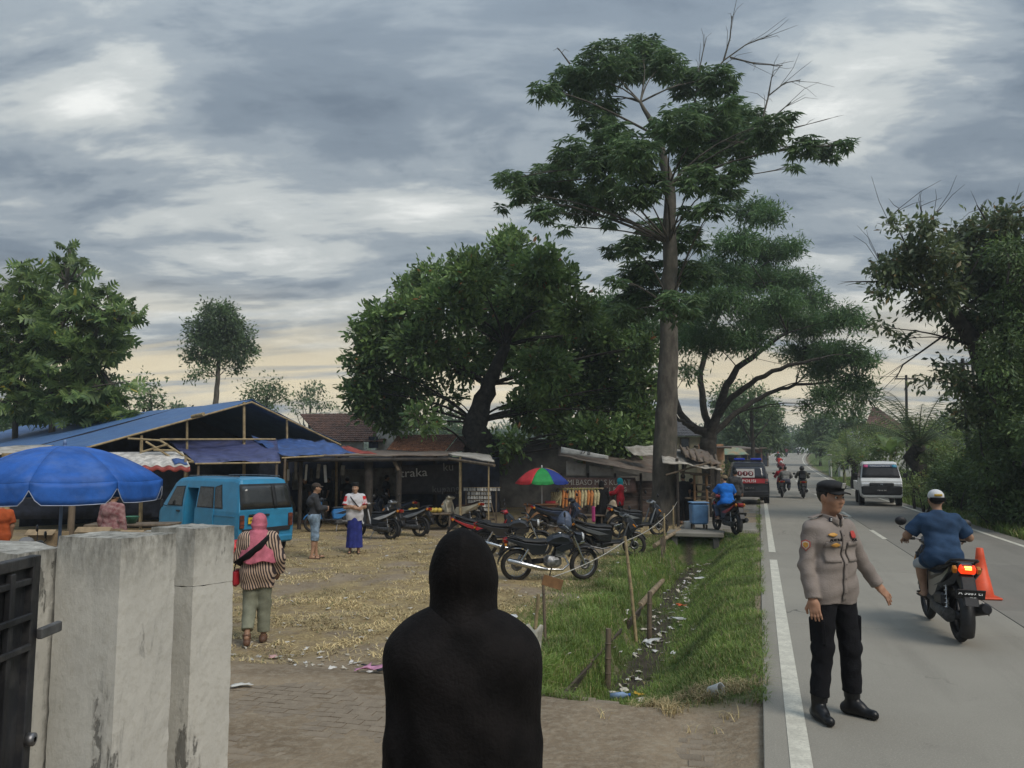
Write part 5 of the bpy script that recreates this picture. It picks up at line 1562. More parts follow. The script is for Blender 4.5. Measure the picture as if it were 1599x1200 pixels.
def rough_block(name, poly, z0, z1, m, parent, seed, nz=26, sub=8, amp=.003, chip=.007):
 """upright block over a ground polygon, its faces subdivided and slightly uneven, its edges chipped"""
 rng = np.random.default_rng(seed)
 ring = []
 n = len(poly)
 for i in range(n):
  a, b = Vector(poly[i]), Vector(poly[(i + 1) % n])
  for k in range(sub): ring.append((a.lerp(b, k / sub), k == 0))
 cen = sum((p for p, _ in ring), Vector((0, 0))) / len(ring)
 m_ = len(ring); vs = []; fs = []
 for j in range(nz + 1):
  z = z0 + (z1 - z0) * j / nz
  for (p, corner) in ring:
   d = (cen - p); L_ = d.length
   k = rng.normal(0, amp * .35) + (abs(rng.normal(0, chip * .45)) if corner else 0)
   if j == nz: k += chip * .7
   q = p + d / L_ * k
   vs.append((q.x, q.y, z + (rng.normal(0, amp * .5) if j == nz else 0)))
 for j in range(nz):
  for i in range(m_):
   i2 = (i + 1) % m_
   fs.append((j * m_ + i, j * m_ + i2, (j + 1) * m_ + i2, (j + 1) * m_ + i))
 ctop = len(vs); vs.append((cen.x, cen.y, z1 + .006))
 for i in range(m_): fs.append((nz * m_ + i, nz * m_ + (i + 1) % m_, ctop))
 mb = MB(); mb.add(vs, fs, 0, False)
 return mb.build(name, m, parent)

def ground_poly(pix, ztop):
 out = []
 for (px, py) in pix:
  r = pix_dir(px, py); k = (ztop - CAM_H) / r[2]; out.append((r[0] * k, r[1] * k))
 return out

PT = 1.56
pa = ground_poly([(190, 842), (277, 833), (167, 829), (90, 838)], PT)
pb = Vector((*[sum(p[i] for p in pa) / 4 for i in (0, 1)], -.12))
p1_ = thing('gate_pillar', 'front limewashed concrete gate pillar with a long peeling dark streak', 'pillar', pb, 0, 'gate pillars')
rough_block('shaft', [(x - pb.x, y - pb.y) for x, y in pa], -.1, PT - pb.z, lime, p1_, 1)
pa = ground_poly([(305, 826), (368, 821), (300, 818), (234, 824)], PT)
pb = Vector((*[sum(p[i] for p in pa) / 4 for i in (0, 1)], -.12))
p2_ = thing('gate_pillar', 'rear limewashed gate pillar with a crack near its top', 'pillar', pb, 0, 'gate pillars')
pl2 = [(x - pb.x, y - pb.y) for x, y in pa]
rough_block('shaft', pl2, -.1, PT - pb.z - .36, lime, p2_, 2)
rough_block('cap_block', [(x * .985, y * .985) for x, y in pl2], PT - pb.z - .356, PT - pb.z, lime, p2_, 3, nz=6)
WT = 1.49
wa = ground_poly([(28, 866), (92, 856), (60, 846), (-90, 842), (-90, 853)], WT)
wbp = Vector((*[sum(p[i] for p in wa) / 5 for i in (0, 1)], -.12))
w_ = thing('boundary_wall', 'low limewashed boundary wall end between the black gate and the pillar', 'wall', wbp)
rough_block('wall_panel', [(x - wbp.x, y - wbp.y) for x, y in wa], -.1, WT - wbp.z, lime, w_, 4)

gate_black = mat('gate_black', (.02, .021, .024), .55, .3, 5, dirt=.5, dirt_col=(.085, .08, .075), dirt_scale=3, bump=.2, stretch=(1, 1, .3))
ga, gb_ = Vector(G(-60, 1120, 0)), Vector(G(40, 1120, 0))
g0 = D(-190, 868, 2.75); g1 = D(57, 863, 3.75)
g0.z = g1.z = 1.54
gt = thing('gate', 'black sheet steel gate leaf with rails at the lower left corner', 'gate', (g1.x, g1.y, -.08))
gd = Vector((g0.x - g1.x, g0.y - g1.y, 0)); gl = gd.length; gdir = gd.normalized(); gang = math.atan2(gdir.y, gdir.x)
GM = Matrix.Rotation(gang, 4, 'Z')
H_ = 1.54 + .08

def gbox(nm, x0, x1, y, w, z0, z1, m=gate_black):
 return MB().box(((x0 + x1) / 2, y, (z0 + z1) / 2), (x1 - x0, w, z1 - z0), bev=.004, M=GM).build(nm, m, gt)

gbox('stile', 0, .06, 0, .05, .04, H_); gbox('stile', .20, .235, .012, .03, .08, H_ - .06)
gbox('top_rail', .06, gl, 0, .05, H_ - .05, H_); gbox('top_rail', .06, gl, .004, .036, H_ - .13, H_ - .10)
for z in (.62, 1.19, 1.33): gbox('rail', .062, gl, .026, .02, z, z + .03)
x = .066
while x < gl:
 gbox('sheet_panel', x, x + .235, -.012, .012, .06, H_ - .052); x += .242
# bolt: the slide bar reaching from the gate to the wall
bar = MB().box((-.06, .05, 1.255), (.18, .03, .05), bev=.005, M=GM).build('slide_bar', mat('bar_grey', (.12, .12, .12), .6, .2, 8, metal=.4), gt)
MB().lathe([(0.012, -.02), (.03, -.015), (.03, .015), (.012, .02)], 10, M=GM @ Matrix.Translation((.04, .045, .78)) @ Matrix.Rotation(R(90), 4, 'X')).build('bolt_knob', steel, gt)
# ------------------------------------------------------------------ implicit surfaces for people and clothing
def A3(p): return np.array(p, dtype=np.float32)

def s_cap(P, a, b, ra, rb, cut=False):
 a, b = A3(a), A3(b); pa = P - a; ba = b - a; L2 = max(float(ba @ ba), 1e-9)
 h = np.clip(pa @ ba / L2, 0, 1)
 d = np.linalg.norm(pa - h[:, None] * ba, axis=1) - (ra + (rb - ra) * h)
 if cut: d = np.maximum(d, (P - b) @ (ba / math.sqrt(L2)))
 return d

def s_ell(P, c, r, Rm=None):
 q = P - A3(c)
 if Rm is not None: q = q @ np.array(Rm, dtype=np.float32)
 r = A3(r); k0 = np.linalg.norm(q / r, axis=1); k1 = np.linalg.norm(q / (r * r), axis=1)
 return k0 * (k0 - 1) / np.maximum(k1, 1e-6)

def smin(a, b, k):
 h = np.maximum(k - np.abs(a - b), 0) / k
 return np.minimum(a, b) - h * h * k * .25

def smax(a, b, k): return -smin(-a, -b, k)

def union(ds, k):
 d = ds[0]
 for e in ds[1:]: d = smin(d, e, k)
 return d

def wrinkle(P, amp, f=28.0, seed=0.0):
 x, y, z = P[:, 0], P[:, 1], P[:, 2]
 a = np.sin(f * z + 2.6 * np.sin(7 * x + seed) + 2.2 * np.sin(9 * y + seed * 2) + 9 * x)
 b = np.sin(f * .7 * z - 14 * x + 2 * np.sin(6 * z + seed) + 8 * y)
 m = .5 + .5 * np.sin(5.3 * z + 4 * x + seed * 5) * np.sin(6.1 * y + 3 * z + seed)
 return amp * (np.abs(a) * 1.1 * m + b * .45 * (1 - m) + .25 * np.sin(f * 2.3 * z + 20 * x + 17 * y) - .35)

def surface(fn, lo, hi, vox):
 """surface nets over a signed distance field"""
 lo = np.array(lo, float); hi = np.array(hi, float)
 n = np.maximum(np.ceil((hi - lo) / vox).astype(int) + 1, 3)
 ax = [lo[i] + vox * np.arange(n[i]) for i in range(3)]
 # coarse pass first: only cells near the surface are sampled finely
 B = 4
 nc = (n + B - 1) // B + 1
 cax = [lo[i] + vox * B * np.arange(nc[i]) for i in range(3)]
 cg = np.stack(np.meshgrid(*cax, indexing='ij'), -1).reshape(-1, 3).astype(np.float32)
 cv = fn(cg).reshape(nc)
 near = np.abs(cv) < vox * B * 1.6
 sg = cv < 0
 cell = np.zeros(nc - 1, bool); tot = np.zeros(nc - 1, np.int8)
 for dx in (0, 1):
  for dy in (0, 1):
   for dz in (0, 1):
    sl = (slice(dx, nc[0] - 1 + dx), slice(dy, nc[1] - 1 + dy), slice(dz, nc[2] - 1 + dz))
    cell |= near[sl]; tot += sg[sl]
 cell |= (tot > 0) & (tot < 8)
 full = np.repeat(np.repeat(np.repeat(cell, B, 0), B, 1), B, 2)
 val = np.where(np.repeat(np.repeat(np.repeat(cv[:-1, :-1, :-1], B, 0), B, 1), B, 2) < 0, -1.0, 1.0).astype(np.float32)
 full = np.pad(full, [(0, max(0, n[i] - full.shape[i])) for i in range(3)], mode='edge')[:n[0], :n[1], :n[2]]
 val = np.pad(val, [(0, max(0, n[i] - val.shape[i])) for i in range(3)], mode='edge')[:n[0], :n[1], :n[2]].copy()
 q = np.argwhere(full)
 g = (lo + vox * q).astype(np.float32)
 if len(g): val[tuple(q.T)] = np.concatenate([fn(g[i:i + 300000]) for i in range(0, len(g), 300000)])
 ins = val < 0
 c = np.zeros(n - 1, np.int8)
 for dx in (0, 1):
  for dy in (0, 1):
   for dz in (0, 1): c += ins[dx:n[0] - 1 + dx, dy:n[1] - 1 + dy, dz:n[2] - 1 + dz]
 act = (c > 0) & (c < 8)
 ii = np.argwhere(act)
 if len(ii) == 0: return np.zeros((0, 3)), np.zeros((0, 4), int)
 idx = -np.ones(n - 1, np.int64); idx[tuple(ii.T)] = np.arange(len(ii))
 acc = np.zeros((len(ii), 3)); cnt = np.zeros(len(ii))
 cr = [(0, 0, 0), (1, 0, 0), (0, 1, 0), (1, 1, 0), (0, 0, 1), (1, 0, 1), (0, 1, 1), (1, 1, 1)]
 for a in range(8):
  for b in range(a + 1, 8):
   if sum(abs(cr[a][k] - cr[b][k]) for k in range(3)) != 1: continue
   pa = ii + cr[a]; pb = ii + cr[b]
   va = val[tuple(pa.T)]; vb = val[tuple(pb.T)]
   m = (va < 0) != (vb < 0)
   t = np.where(m, va / np.where(m, va - vb, 1), 0)
   acc += np.where(m[:, None], np.array(cr[a]) + t[:, None] * (np.array(cr[b]) - np.array(cr[a])), 0); cnt += m
 V = lo + vox * (ii + acc / cnt[:, None])
 F = []
 for ax_ in range(3):
  u, v = (ax_ + 1) % 3, (ax_ + 2) % 3
  s0 = [slice(None)] * 3; s1 = [slice(None)] * 3
  s0[ax_] = slice(0, n[ax_] - 1); s1[ax_] = slice(1, n[ax_])
  e = ins[tuple(s0)] != ins[tuple(s1)]
  e_in = ins[tuple(s0)]
  q = np.argwhere(e)
  q = q[(q[:, u] > 0) & (q[:, v] > 0) & (q[:, u] < n[u] - 1) & (q[:, v] < n[v] - 1)]
  if len(q) == 0: continue
  def cell(du, dv):
   k = q.copy(); k[:, u] += du; k[:, v] += dv; return idx[tuple(k.T)]
  f = np.stack([cell(-1, -1), cell(0, -1), cell(0, 0), cell(-1, 0)], -1)
  fl = e_in[tuple(q.T)]
  f[~fl] = f[~fl][:, ::-1]
  F.append(f)
 F = np.concatenate(F)
 return V, F[(F >= 0).all(1)]

def sdf_obj(name, fn, lo, hi, vox, m, parent):
 V, F = surface(fn, lo, hi, vox)
 return link(name, np_mesh(name, V, F, m, smooth=True), parent)

def skin_mat(name, c): return mat(name, c, .55, .12, 9, spec=.35, dirt=.2, dirt_col=tuple(x * .75 for x in c), dirt_scale=8)

def cloth(name, c, var=.14, scale=5, rough=.85, **k): return mat(name, c, rough, var, scale, spec=.15, bump=.25, bscale=90, **k)

skin_tan = skin_mat('skin_tan', (.38, .22, .14))
skin_brown = skin_mat('skin_brown', (.31, .175, .11))
hair_black = mat('hair_black', (.012, .011, .011), .5, .2, 40)
eye_white = mat('eye_white', (.55, .53, .5), .25, .03, 5)
black_cloth = cloth('black_cloth', (.012, .012, .013))

def joints(h=1.7, **over):
 k = h / 1.7
 J = dict(pel=(0, 0, .95), wai=(0, 0, 1.10), che=(0, .0, 1.29), nb=(0, -.015, 1.425), nt=(0, .005, 1.50), head=(0, .025, 1.59),
   shl=(-.175, -.01, 1.385), ell=(-.225, -.02, 1.12), wrl=(-.235, .04, .885), shr=(.175, -.01, 1.385), elr=(.225, -.02, 1.12), wrr=(.235, .04, .885),
   hil=(-.085, 0, .92), knl=(-.095, .015, .50), anl=(-.10, -.01, .085), tol=(-.115, .15, .03), hir=(.085, 0, .92), knr=(.095, .015, .50), anr=(.10, -.01, .085), tor=(.115, .15, .03))
 J.update(over)
 return {a: Vector(b) * k for a, b in J.items()}, k

def torso_prims(P, J, k, t=0.0, belly=0.0, fem=0.0):
 ax = (J['shr'] - J['shl']).normalized(); hx = (J['hir'] - J['hil']).normalized()
 f = lambda c, w, x: (c - x * w * k, c + x * w * k)
 a = f(J['che'], .085, ax); b = f(J['wai'] + Vector((0, .01 + belly * .5, 0)) * k, .065, hx); c = f(J['pel'], .075, hx)
 s = (J['shl'].lerp(J['shr'], .10), J['shl'].lerp(J['shr'], .90))
 return [s_cap(P, *a, .108 * k + t, .108 * k + t), s_cap(P, *b, (.098 + belly) * k + t, (.098 + belly) * k + t), s_cap(P, *c, .112 * k + t, .112 * k + t), s_cap(P, s[0], s[1], .050 * k + t, .050 * k + t),
   s_cap(P, J['che'], J['nb'], .09 * k + t, .058 * k + t * .6)]

def head_frame(yaw, pitch, roll=0.0): return (Matrix.Rotation(yaw, 3, 'Z') @ Matrix.Rotation(pitch, 3, 'X') @ Matrix.Rotation(roll, 3, 'Y'))

def head_sdf(P, c, Rm, k):
 Q = (P - A3(c)) @ np.array(Rm, dtype=np.float32) / k
 d = s_ell(Q, (0, -.008, .028), (.074, .094, .090))
 d = smin(d, s_ell(Q, (0, .022, -.040), (.057, .066, .070)), .05)
 d = smin(d, s_ell(Q, (0, .050, -.088), (.026, .026, .022)), .03)          # chin
 d = smin(d, s_cap(Q, (-.030, .074, .030), (.030, .074, .030), .012, .012), .02)  # brow
 for s in (-1, 1):
  d = smin(d, s_ell(Q, (s * .040, .058, -.022), (.022, .022, .022)), .03)     # cheek
  d = smax(d, -s_ell(Q, (s * .031, .094, .008), (.019, .016, .011)), .016)    # socket
  d = smin(d, s_ell(Q, (s * .077, -.004, -.002), (.010, .022, .034)), .010)    # ear
 d = smin(d, s_cap(Q, (0, .082, .018), (0, .104, -.024), .008, .0135), .012)
 for s in (-1, 1): d = smin(d, s_ell(Q, (s * .013, .092, -.026), (.009, .010, .008)), .008)
 d = smin(d, s_ell(Q, (0, .083, -.053), (.023, .010, .006)), .006)
 d = smin(d, s_ell(Q, (0, .081, -.064), (.019, .010, .007)), .006)
 return d * k

def hand_fn(side, curl, spread):
 xs = (-.030, -.010, .010, .029); ln = (.055, .070, .074, .064)
 segs = []
 for x, l in zip(xs, ln):
  x *= -side; a = Vector((x, .082, 0)); ang = spread * x * 7
  d1 = Vector((math.sin(ang), math.cos(ang), 0)); c1 = curl * .75
  p1 = a + (d1 * math.cos(c1) + Vector((0, 0, -1)) * math.sin(c1)) * l * .52
  c2 = curl * 1.75
  p2 = p1 + (d1 * math.cos(c2) + Vector((0, 0, -1)) * math.sin(c2)) * l * .48
  segs += [(a - d1 * .03, a, .0095, .0092), (a, p1, .0092, .0085), (p1, p2, .0085, .0068)]
 t0 = Vector((-side * -.030, .022, -.004)); t1 = Vector((-side * -.058, .058, -.014 - .02 * curl)); t2 = Vector((-side * (-.062 + .012 * curl), .090, -.022 - .03 * curl))
 th = [(t0, t1, .014, .0105), (t1, t2, .0105, .0085)]

 def fn(P):
  d = s_ell(P, (0, .050, 0), (.043, .052, .0165))
  d = smin(d, s_cap(P, (0, -.035, 0), (0, .02, 0), .026, .028), .025)
  for s in segs: d = smin(d, s_cap(P, *s), .006)
  for s in th: d = smin(d, s_cap(P, *s), .010)
  return d
 return fn

HANDS = {}

def add_hand(parent, wr, dirv, palm, side, k, m, curl=.35, spread=.3, vox=.0042):
 key = (side, round(curl, 2), round(spread, 2), m.name, vox)
 if key not in HANDS:
  V, F = surface(hand_fn(side, curl, spread), (-.11, -.075, -.13), (.11, .19, .06), vox)
  HANDS[key] = np_mesh('hand', V, F, m, smooth=True)
 y = Vector(dirv).normalized(); z = -Vector(palm); z = (z - y * z.dot(y)).normalized(); x = y.cross(z)
 Mx = Matrix((x, y, z)).transposed().to_4x4(); Mx.translation = Vector(wr)
 o = link('hand', HANDS[key], parent); o.matrix_local = Mx @ Matrix.Scale(k, 4)
 return o

def conform(fn, pts2, y0, off, n=8):
 """(x, z) points pushed onto the front of a field, from y0 inwards"""
 out = []
 for (x, z) in pts2:
  y = y0
  for _ in range(60):
   d = float(fn(np.array([[x, y, z]], np.float32))[0])
   if d < .0015: break
   y -= max(d * .7, .002) * (1 if y0 > 0 else -1)
  out.append(Vector((x, y + (off if y0 > 0 else -off), z)))
 return out

def patch(name, fn, x0, x1, z0, z1, y0, off, m, parent, nu=6, nv=5, thick=.004, shape=None):
 vs = {}

 def f(u, v):
  x = x0 + (x1 - x0) * u; z = z1 + (z0 - z1) * v
  if shape: x, z = shape(u, v)
  return conform(fn, [(x, z)], y0, off)[0]
 mb = MB().sheet(f, nu, nv, thick=thick)
 return mb.build(name, m, parent)

def person(label, loc, rz, h=1.7, over={}, skin=skin_tan, top=None, bottom=None, feet=None, headw=None, head_dir=(0, 0), face=True, hands=None, vox=.012, belly=0.0, group=None, name='person'):
 """top: dict(m, sleeve, hem, th, wr); bottom: dict(kind, m, len, th); feet: (kind, material); headw: list of (kind, material)"""
 J, k = joints(h, **over)
 root = thing(name, label, 'person', loc, rz, group)
 Rm = head_frame(R(head_dir[0]), R(head_dir[1]), R(head_dir[2]) if len(head_dir) > 2 else 0)
 bb = [J[a] for a in J]
 lo = [min(p[i] for p in bb) - .2 * k for i in range(3)]; hi = [max(p[i] for p in bb) + .2 * k for i in range(3)]

 def arms(P, t, part, tl=0.0):
  ds = []
  for s in 'lr':
   if part in ('up', 'all'): ds.append(s_cap(P, J['sh' + s], J['el' + s], .050 * k + t, .041 * k + t))
   if part == 'all': ds.append(s_cap(P, J['el' + s], J['wr' + s], .041 * k + t, .031 * k + t * 1.0))
   if part == 'short':
    e = J['sh' + s].lerp(J['el' + s], .78); ds.append(s_cap(P, J['sh' + s], e, .052 * k + t, .052 * k + t * 1.5, cut=True))
   if part == 'long':
    e = J['el' + s].lerp(J['wr' + s], .97)
    ds += [s_cap(P, J['sh' + s], J['el' + s], .050 * k + t, .042 * k + t), s_cap(P, J['el' + s], e, .042 * k + t, .035 * k + t, cut=True)]
  return ds

 def legs(P, t, part, ln=1.0):
  ds = []
  for s in 'lr':
   ds.append(s_cap(P, J['hi' + s], J['kn' + s], .082 * k + t, .055 * k + t))
   if part == 'skin':
    ds.append(s_cap(P, J['kn' + s], J['an' + s], .055 * k, .036 * k)); mid = J['kn' + s].lerp(J['an' + s], .3); ds.append(s_ell(P, mid + Vector((0, -.012, 0)) * k, (.05 * k, .055 * k, .11 * k)))
    ds.append(s_cap(P, J['an' + s] + Vector((0, -.03, -.05)) * k, J['to' + s], .034 * k, .026 * k))
   else:
    e = J['kn' + s].lerp(J['an' + s], ln)
    ds.append(s_cap(P, J['kn' + s], e, .055 * k + t, (.055 - .010 * ln) * k + t, cut=True))
  return ds

 def body(P):
  d = union(torso_prims(P, J, k, 0, belly) + arms(P, 0, 'all') + legs(P, 0, 'skin'), .04 * k)
  d = smin(d, s_cap(P, J['nb'], J['nt'], .053 * k, .050 * k), .03 * k)
  return smin(d, head_sdf(P, J['head'], Rm, k), .025 * k)
 sdf_obj('body', body, lo, hi, vox, skin, root)
 fns = {'body': body}
 if top:
  th = top.get('th', .012) * k; hem = top.get('hem', .82) * k; wr = top.get('wr', .004)

  def shirt(P):
   ds = torso_prims(P, J, k, th, belly)
   if hem < .86 * k: ds += [s_cap(P, J['hil'], J['hil'].lerp(J['knl'], .4), .088 * k + th, .088 * k + th), s_cap(P, J['hir'], J['hir'].lerp(J['knr'], .4), .088 * k + th, .088 * k + th)]
   d = union(ds, .06 * k)
   d = smin(d, union(arms(P, th, top.get('sleeve', 'short')), .02 * k), .022 * k)
   if top.get('cutdir'):
    cp, cd = top['cutdir']; d = np.maximum(d, (P - A3(Vector(cp) * k)) @ A3(cd))
   else: d = np.maximum(d, hem - P[:, 2] + .012 * np.sin(P[:, 0] * 19))
   d = np.maximum(d, -s_ell(P, J['nt'] + Vector((0, .02, .035)) * k, (.072 * k, .085 * k, .09 * k)))
   return d + wrinkle(P, wr, 26, h)
  sdf_obj('shirt', shirt, lo, hi, vox, top['m'], root); fns['shirt'] = shirt
 if bottom:
  th = bottom.get('th', .014) * k; kd = bottom['kind']

  def trous(P):
   cz = bottom.get('waist', 1.02) * k
   if kd in ('trousers', 'shorts'):
    pr = torso_prims(P, J, k, th, belly)
    d = union([pr[2], pr[1]], .06 * k)
    d = smin(d, union(legs(P, th, 'cloth', bottom.get('len', .93)), .035 * k), .05 * k)
   else:      # sarong, skirt or robe: a flared tube down to len
    z1 = bottom.get('len', .08) * k; fl = bottom.get('flare', .04) * k
    mid = (J['anl'] + J['anr']) / 2
    a = J['pel']; b = Vector((mid.x, mid.y, z1))
    pa = P - A3(a); t = np.clip((a.z - P[:, 2]) / max(a.z - z1, .1), -0.2, 1)
    cx = a.x + (b.x - a.x) * t; cy = a.y + (b.y - a.y) * t
    fold = 1 + .045 * np.sin(np.arctan2(P[:, 1] - cy, P[:, 0] - cx) * 9) * np.clip(t, 0, 1)
    rx = (.165 * k + fl * t) * fold; ry = (.125 * k + fl * t) * fold
    q = np.sqrt(((P[:, 0] - cx) / rx) ** 2 + ((P[:, 1] - cy) / ry) ** 2)
    d = (q - 1) * np.minimum(rx, ry)
    d = np.maximum(d, z1 - P[:, 2])
   cdn = bottom.get('waist_cut')
   d = np.maximum(d, P[:, 2] - cz) if not cdn else np.maximum(d, (P - A3(Vector(cdn[0]) * k)) @ A3(cdn[1]))
   return d + wrinkle(P, bottom.get('wr', .004), 22, h + 1)
  sdf_obj(bottom.get('name', kd), trous, lo, hi, vox, bottom['m'], root); fns['bottom'] = trous
 if feet:
  for s in 'lr':
   an, to = J['an' + s], J['to' + s]
   fl_, fh = [min(an[i], to[i]) - .13 * k for i in range(3)], [max(an[i], to[i]) + .22 * k for i in range(3)]
   d_ = to - an; heel = an + Vector((-d_.x * .3, -d_.y * .3, -.05 * k)); heel.z = to.z + .008 * k

   def shoe(P):
    if feet[0] == 'sandals':
     d = s_cap(P, heel, to, .045 * k, .045 * k); d = np.maximum(d, P[:, 2] - (to.z - .012 * k)); d2 = s_cap(P, an.lerp(to, .55) + Vector((-.05 * k, 0, 0)), an.lerp(to, .55) + Vector((.05 * k, 0, 0)), .012 * k, .012 * k)
     return np.minimum(d, d2)
    d = smin(s_cap(P, heel, to, .036 * k, .036 * k), s_cap(P, heel, an.lerp(to, .35), .036 * k, .042 * k), .04 * k)
    d = smin(d, s_cap(P, an + Vector((0, 0, -.03 * k)), an + Vector((0, 0, .13 * k if feet[0] == 'boots' else .0)), .050 * k, .054 * k, cut=True), .03 * k)
    return np.maximum(d, (to.z - .030 * k) - P[:, 2])
   sdf_obj('shoe' if feet[0] != 'sandals' else 'sandal', shoe, fl_, fh, min(vox, .009), feet[1], root)
 if hands is not None:
  for s, sd in (('l', -1), ('r', 1)):
   hd = hands.get(s, {})
   if hd is None: continue
   dv = Vector(hd['dir']) if 'dir' in hd else (J['wr' + s] - J['el' + s])
   pl = hd.get('palm', (-sd, .2, 0))
   add_hand(root, J['wr' + s], dv, pl, sd, k, skin, hd.get('curl', .35), hd.get('spread', .3), .0042 if vox < .011 else .006)
 hc = J['head']; RM4 = Matrix.Translation(hc) @ Rm.to_4x4() @ Matrix.Scale(k, 4)
 if face:
  for s in (-1, 1):
   e = MB().lathe([(.0005, -.0118), (.0085, -.008), (.0118, 0), (.0085, .008), (.0005, .0118)], 12, M=RM4 @ Matrix.Translation((s * .031, .0745, .009)), smooth=True).build('eye', eye_white, root)
   MB().lathe([(.0004, .0), (.0058, -.001), (.0058, .003)], 10, M=RM4 @ Matrix.Translation((s * .031, .0862, .0085)) @ Matrix.Rotation(R(90), 4, 'X')).build('iris', hair_black, e)
   MB().tube([(s * .014, .089, .026), (s * .031, .088, .032), (s * .049, .074, .027)], [.0035, .005, .003], n=6, M=RM4).build('eyebrow', hair_black, root)
  MB().tube([(-.021, .0905, -.0585), (-.008, .0945, -.0575), (0, .0945, -.0585), (.008, .0945, -.0575), (.021, .0905, -.0585)], [.0015, .003, .003, .003, .0015], n=6, M=RM4, flat=.5).build('mouth', mat('lip', (.20, .085, .065), .5, .1, 9), root)
 hb = lambda a: ([hc[i] - a * k for i in range(3)], [hc[i] + a * k for i in range(3)])

 def tohead(P): return (P - A3(hc)) @ np.array(Rm, dtype=np.float32) / k
 for (kd, m_) in (headw or []):
  if kd == 'hair':
   def f(P):
    Q = tohead(P); d = s_ell(Q, (0, -.014, .034), (.082, .100, .094)); d = np.maximum(d, -(Q[:, 2] - .045 + Q[:, 1] * -.10) - np.where(Q[:, 1] < .03, .12, 0) - np.where(Q[:, 1] < -.02, .05, 0)); return (d + .002 * np.sin(Q[:, 0] * 160) * np.sin(Q[:, 1] * 130)) * k
   sdf_obj('hair', f, *hb(.17), vox * .6, m_, root)
  elif kd in ('cap', 'police_cap', 'peci'):
   def f(P):
    Q = tohead(P); d = s_ell(Q, (0, -.010, .052), (.087, .106, .078)); d = np.maximum(d, .042 - Q[:, 2])
    if kd == 'police_cap': d = smin(d, np.maximum(s_ell(Q, (0, .004, .088), (.091, .113, .042)), -Q[:, 2] + .06), .012)
    if kd == 'peci':
     d = np.maximum(np.maximum(np.sqrt((Q[:, 0] / .080) ** 2 + ((Q[:, 1] + .008) / .100) ** 2) * .085 - .085, Q[:, 2] - .145), .05 - Q[:, 2])
    return d * k
   co = sdf_obj('cap', f, *hb(.20), min(vox * .6, .008), m_, root)
   if kd != 'peci':
    fwd = -1 if kd == 'cap_back' else 1
    MB().sheet(lambda u, v: ((u - .5) * .155 * (1 - .18 * v * v), .085 + .066 * v * math.sqrt(max(0, 1 - (2 * u - 1) ** 2 * .55)) - .035 * (2 * u - 1) ** 2 * (1 - v), .058 - .008 * v - .016 * (2 * u - 1) ** 2), 10, 5, thick=.006, M=RM4).build('visor', m_, co)
  elif kd == 'cap_reversed':
   def f(P):
    Q = tohead(P); d = s_ell(Q, (0, -.010, .050), (.088, .106, .082)); return np.maximum(d, .028 - Q[:, 2] + Q[:, 1] * .1) * k
   co = sdf_obj('cap', f, *hb(.20), min(vox * .6, .008), m_, root)
  elif kd == 'helmet':
   def f(P):
    Q = tohead(P); d = s_ell(Q, (0, -.005, .020), (.122, .142, .135)); d = np.maximum(d, -.085 - Q[:, 2]); return np.maximum(d, -s_ell(Q, (0, .14, -.015), (.085, .08, .05))) * k
   co = sdf_obj('helmet', f, *hb(.22), min(vox * .7, .012), m_, root)
   MB().sheet(lambda u, v: (.105 * math.sin((u - .5) * 2.4), -.005 + .138 * math.cos((u - .5) * 2.2) - .01 * v, .035 - .085 * v), 8, 3, thick=.004, M=RM4).build('visor', glass_dark('visor_glass'), co)
  elif kd in ('hijab', 'hijab_long', 'hijab_robe'):
   low = {'hijab': 1.20, 'hijab_long': 1.08, 'hijab_robe': .40}[kd] * k; wd = {'hijab': .15, 'hijab_long': .262, 'hijab_robe': .27}[kd]

   def f(P):
    Q = tohead(P)
    d = s_ell(Q, (0, -.008, .018), (.098, .118, .118)) * k
    neck = J['nt']; ch = J['che']
    zz = np.clip((neck.z - P[:, 2]) / max(neck.z - low, .05), 0, 1)
    rx = (.085 + (wd - .085) * np.sqrt(zz)) * k; ry = (.098 + (wd * .78 - .098) * np.sqrt(zz)) * k
    fo = 1 + .035 * np.sin(np.arctan2(P[:, 1], P[:, 0]) * 11) * zz
    cx = neck.x + (ch.x - neck.x) * zz; cy = neck.y + (ch.y - neck.y) * zz - .01 * k
    cone = (np.sqrt(((P[:, 0] - cx) / (rx * fo)) ** 2 + ((P[:, 1] - cy) / (ry * fo)) ** 2) - 1) * np.minimum(rx, ry)
    cone = np.maximum(np.maximum(cone, P[:, 2] - neck.z - .05 * k), low - P[:, 2] + .02 * k * np.sin(P[:, 0] * 23))
    d = smin(d, cone, .07 * k)
    d = smax(d, -s_ell(Q, (0, .115, -.005), (.052, .070, .085)) * k, .01)
    return d + wrinkle(P, .004, 30, 2)
   l2, h2 = hb(.35); l2[2] = low - .05
   l2[0] -= .05; h2[0] += .05
   sdf_obj('headscarf', f, l2, h2, vox * .8, m_, root)
 return root, J, k, fns, RM4

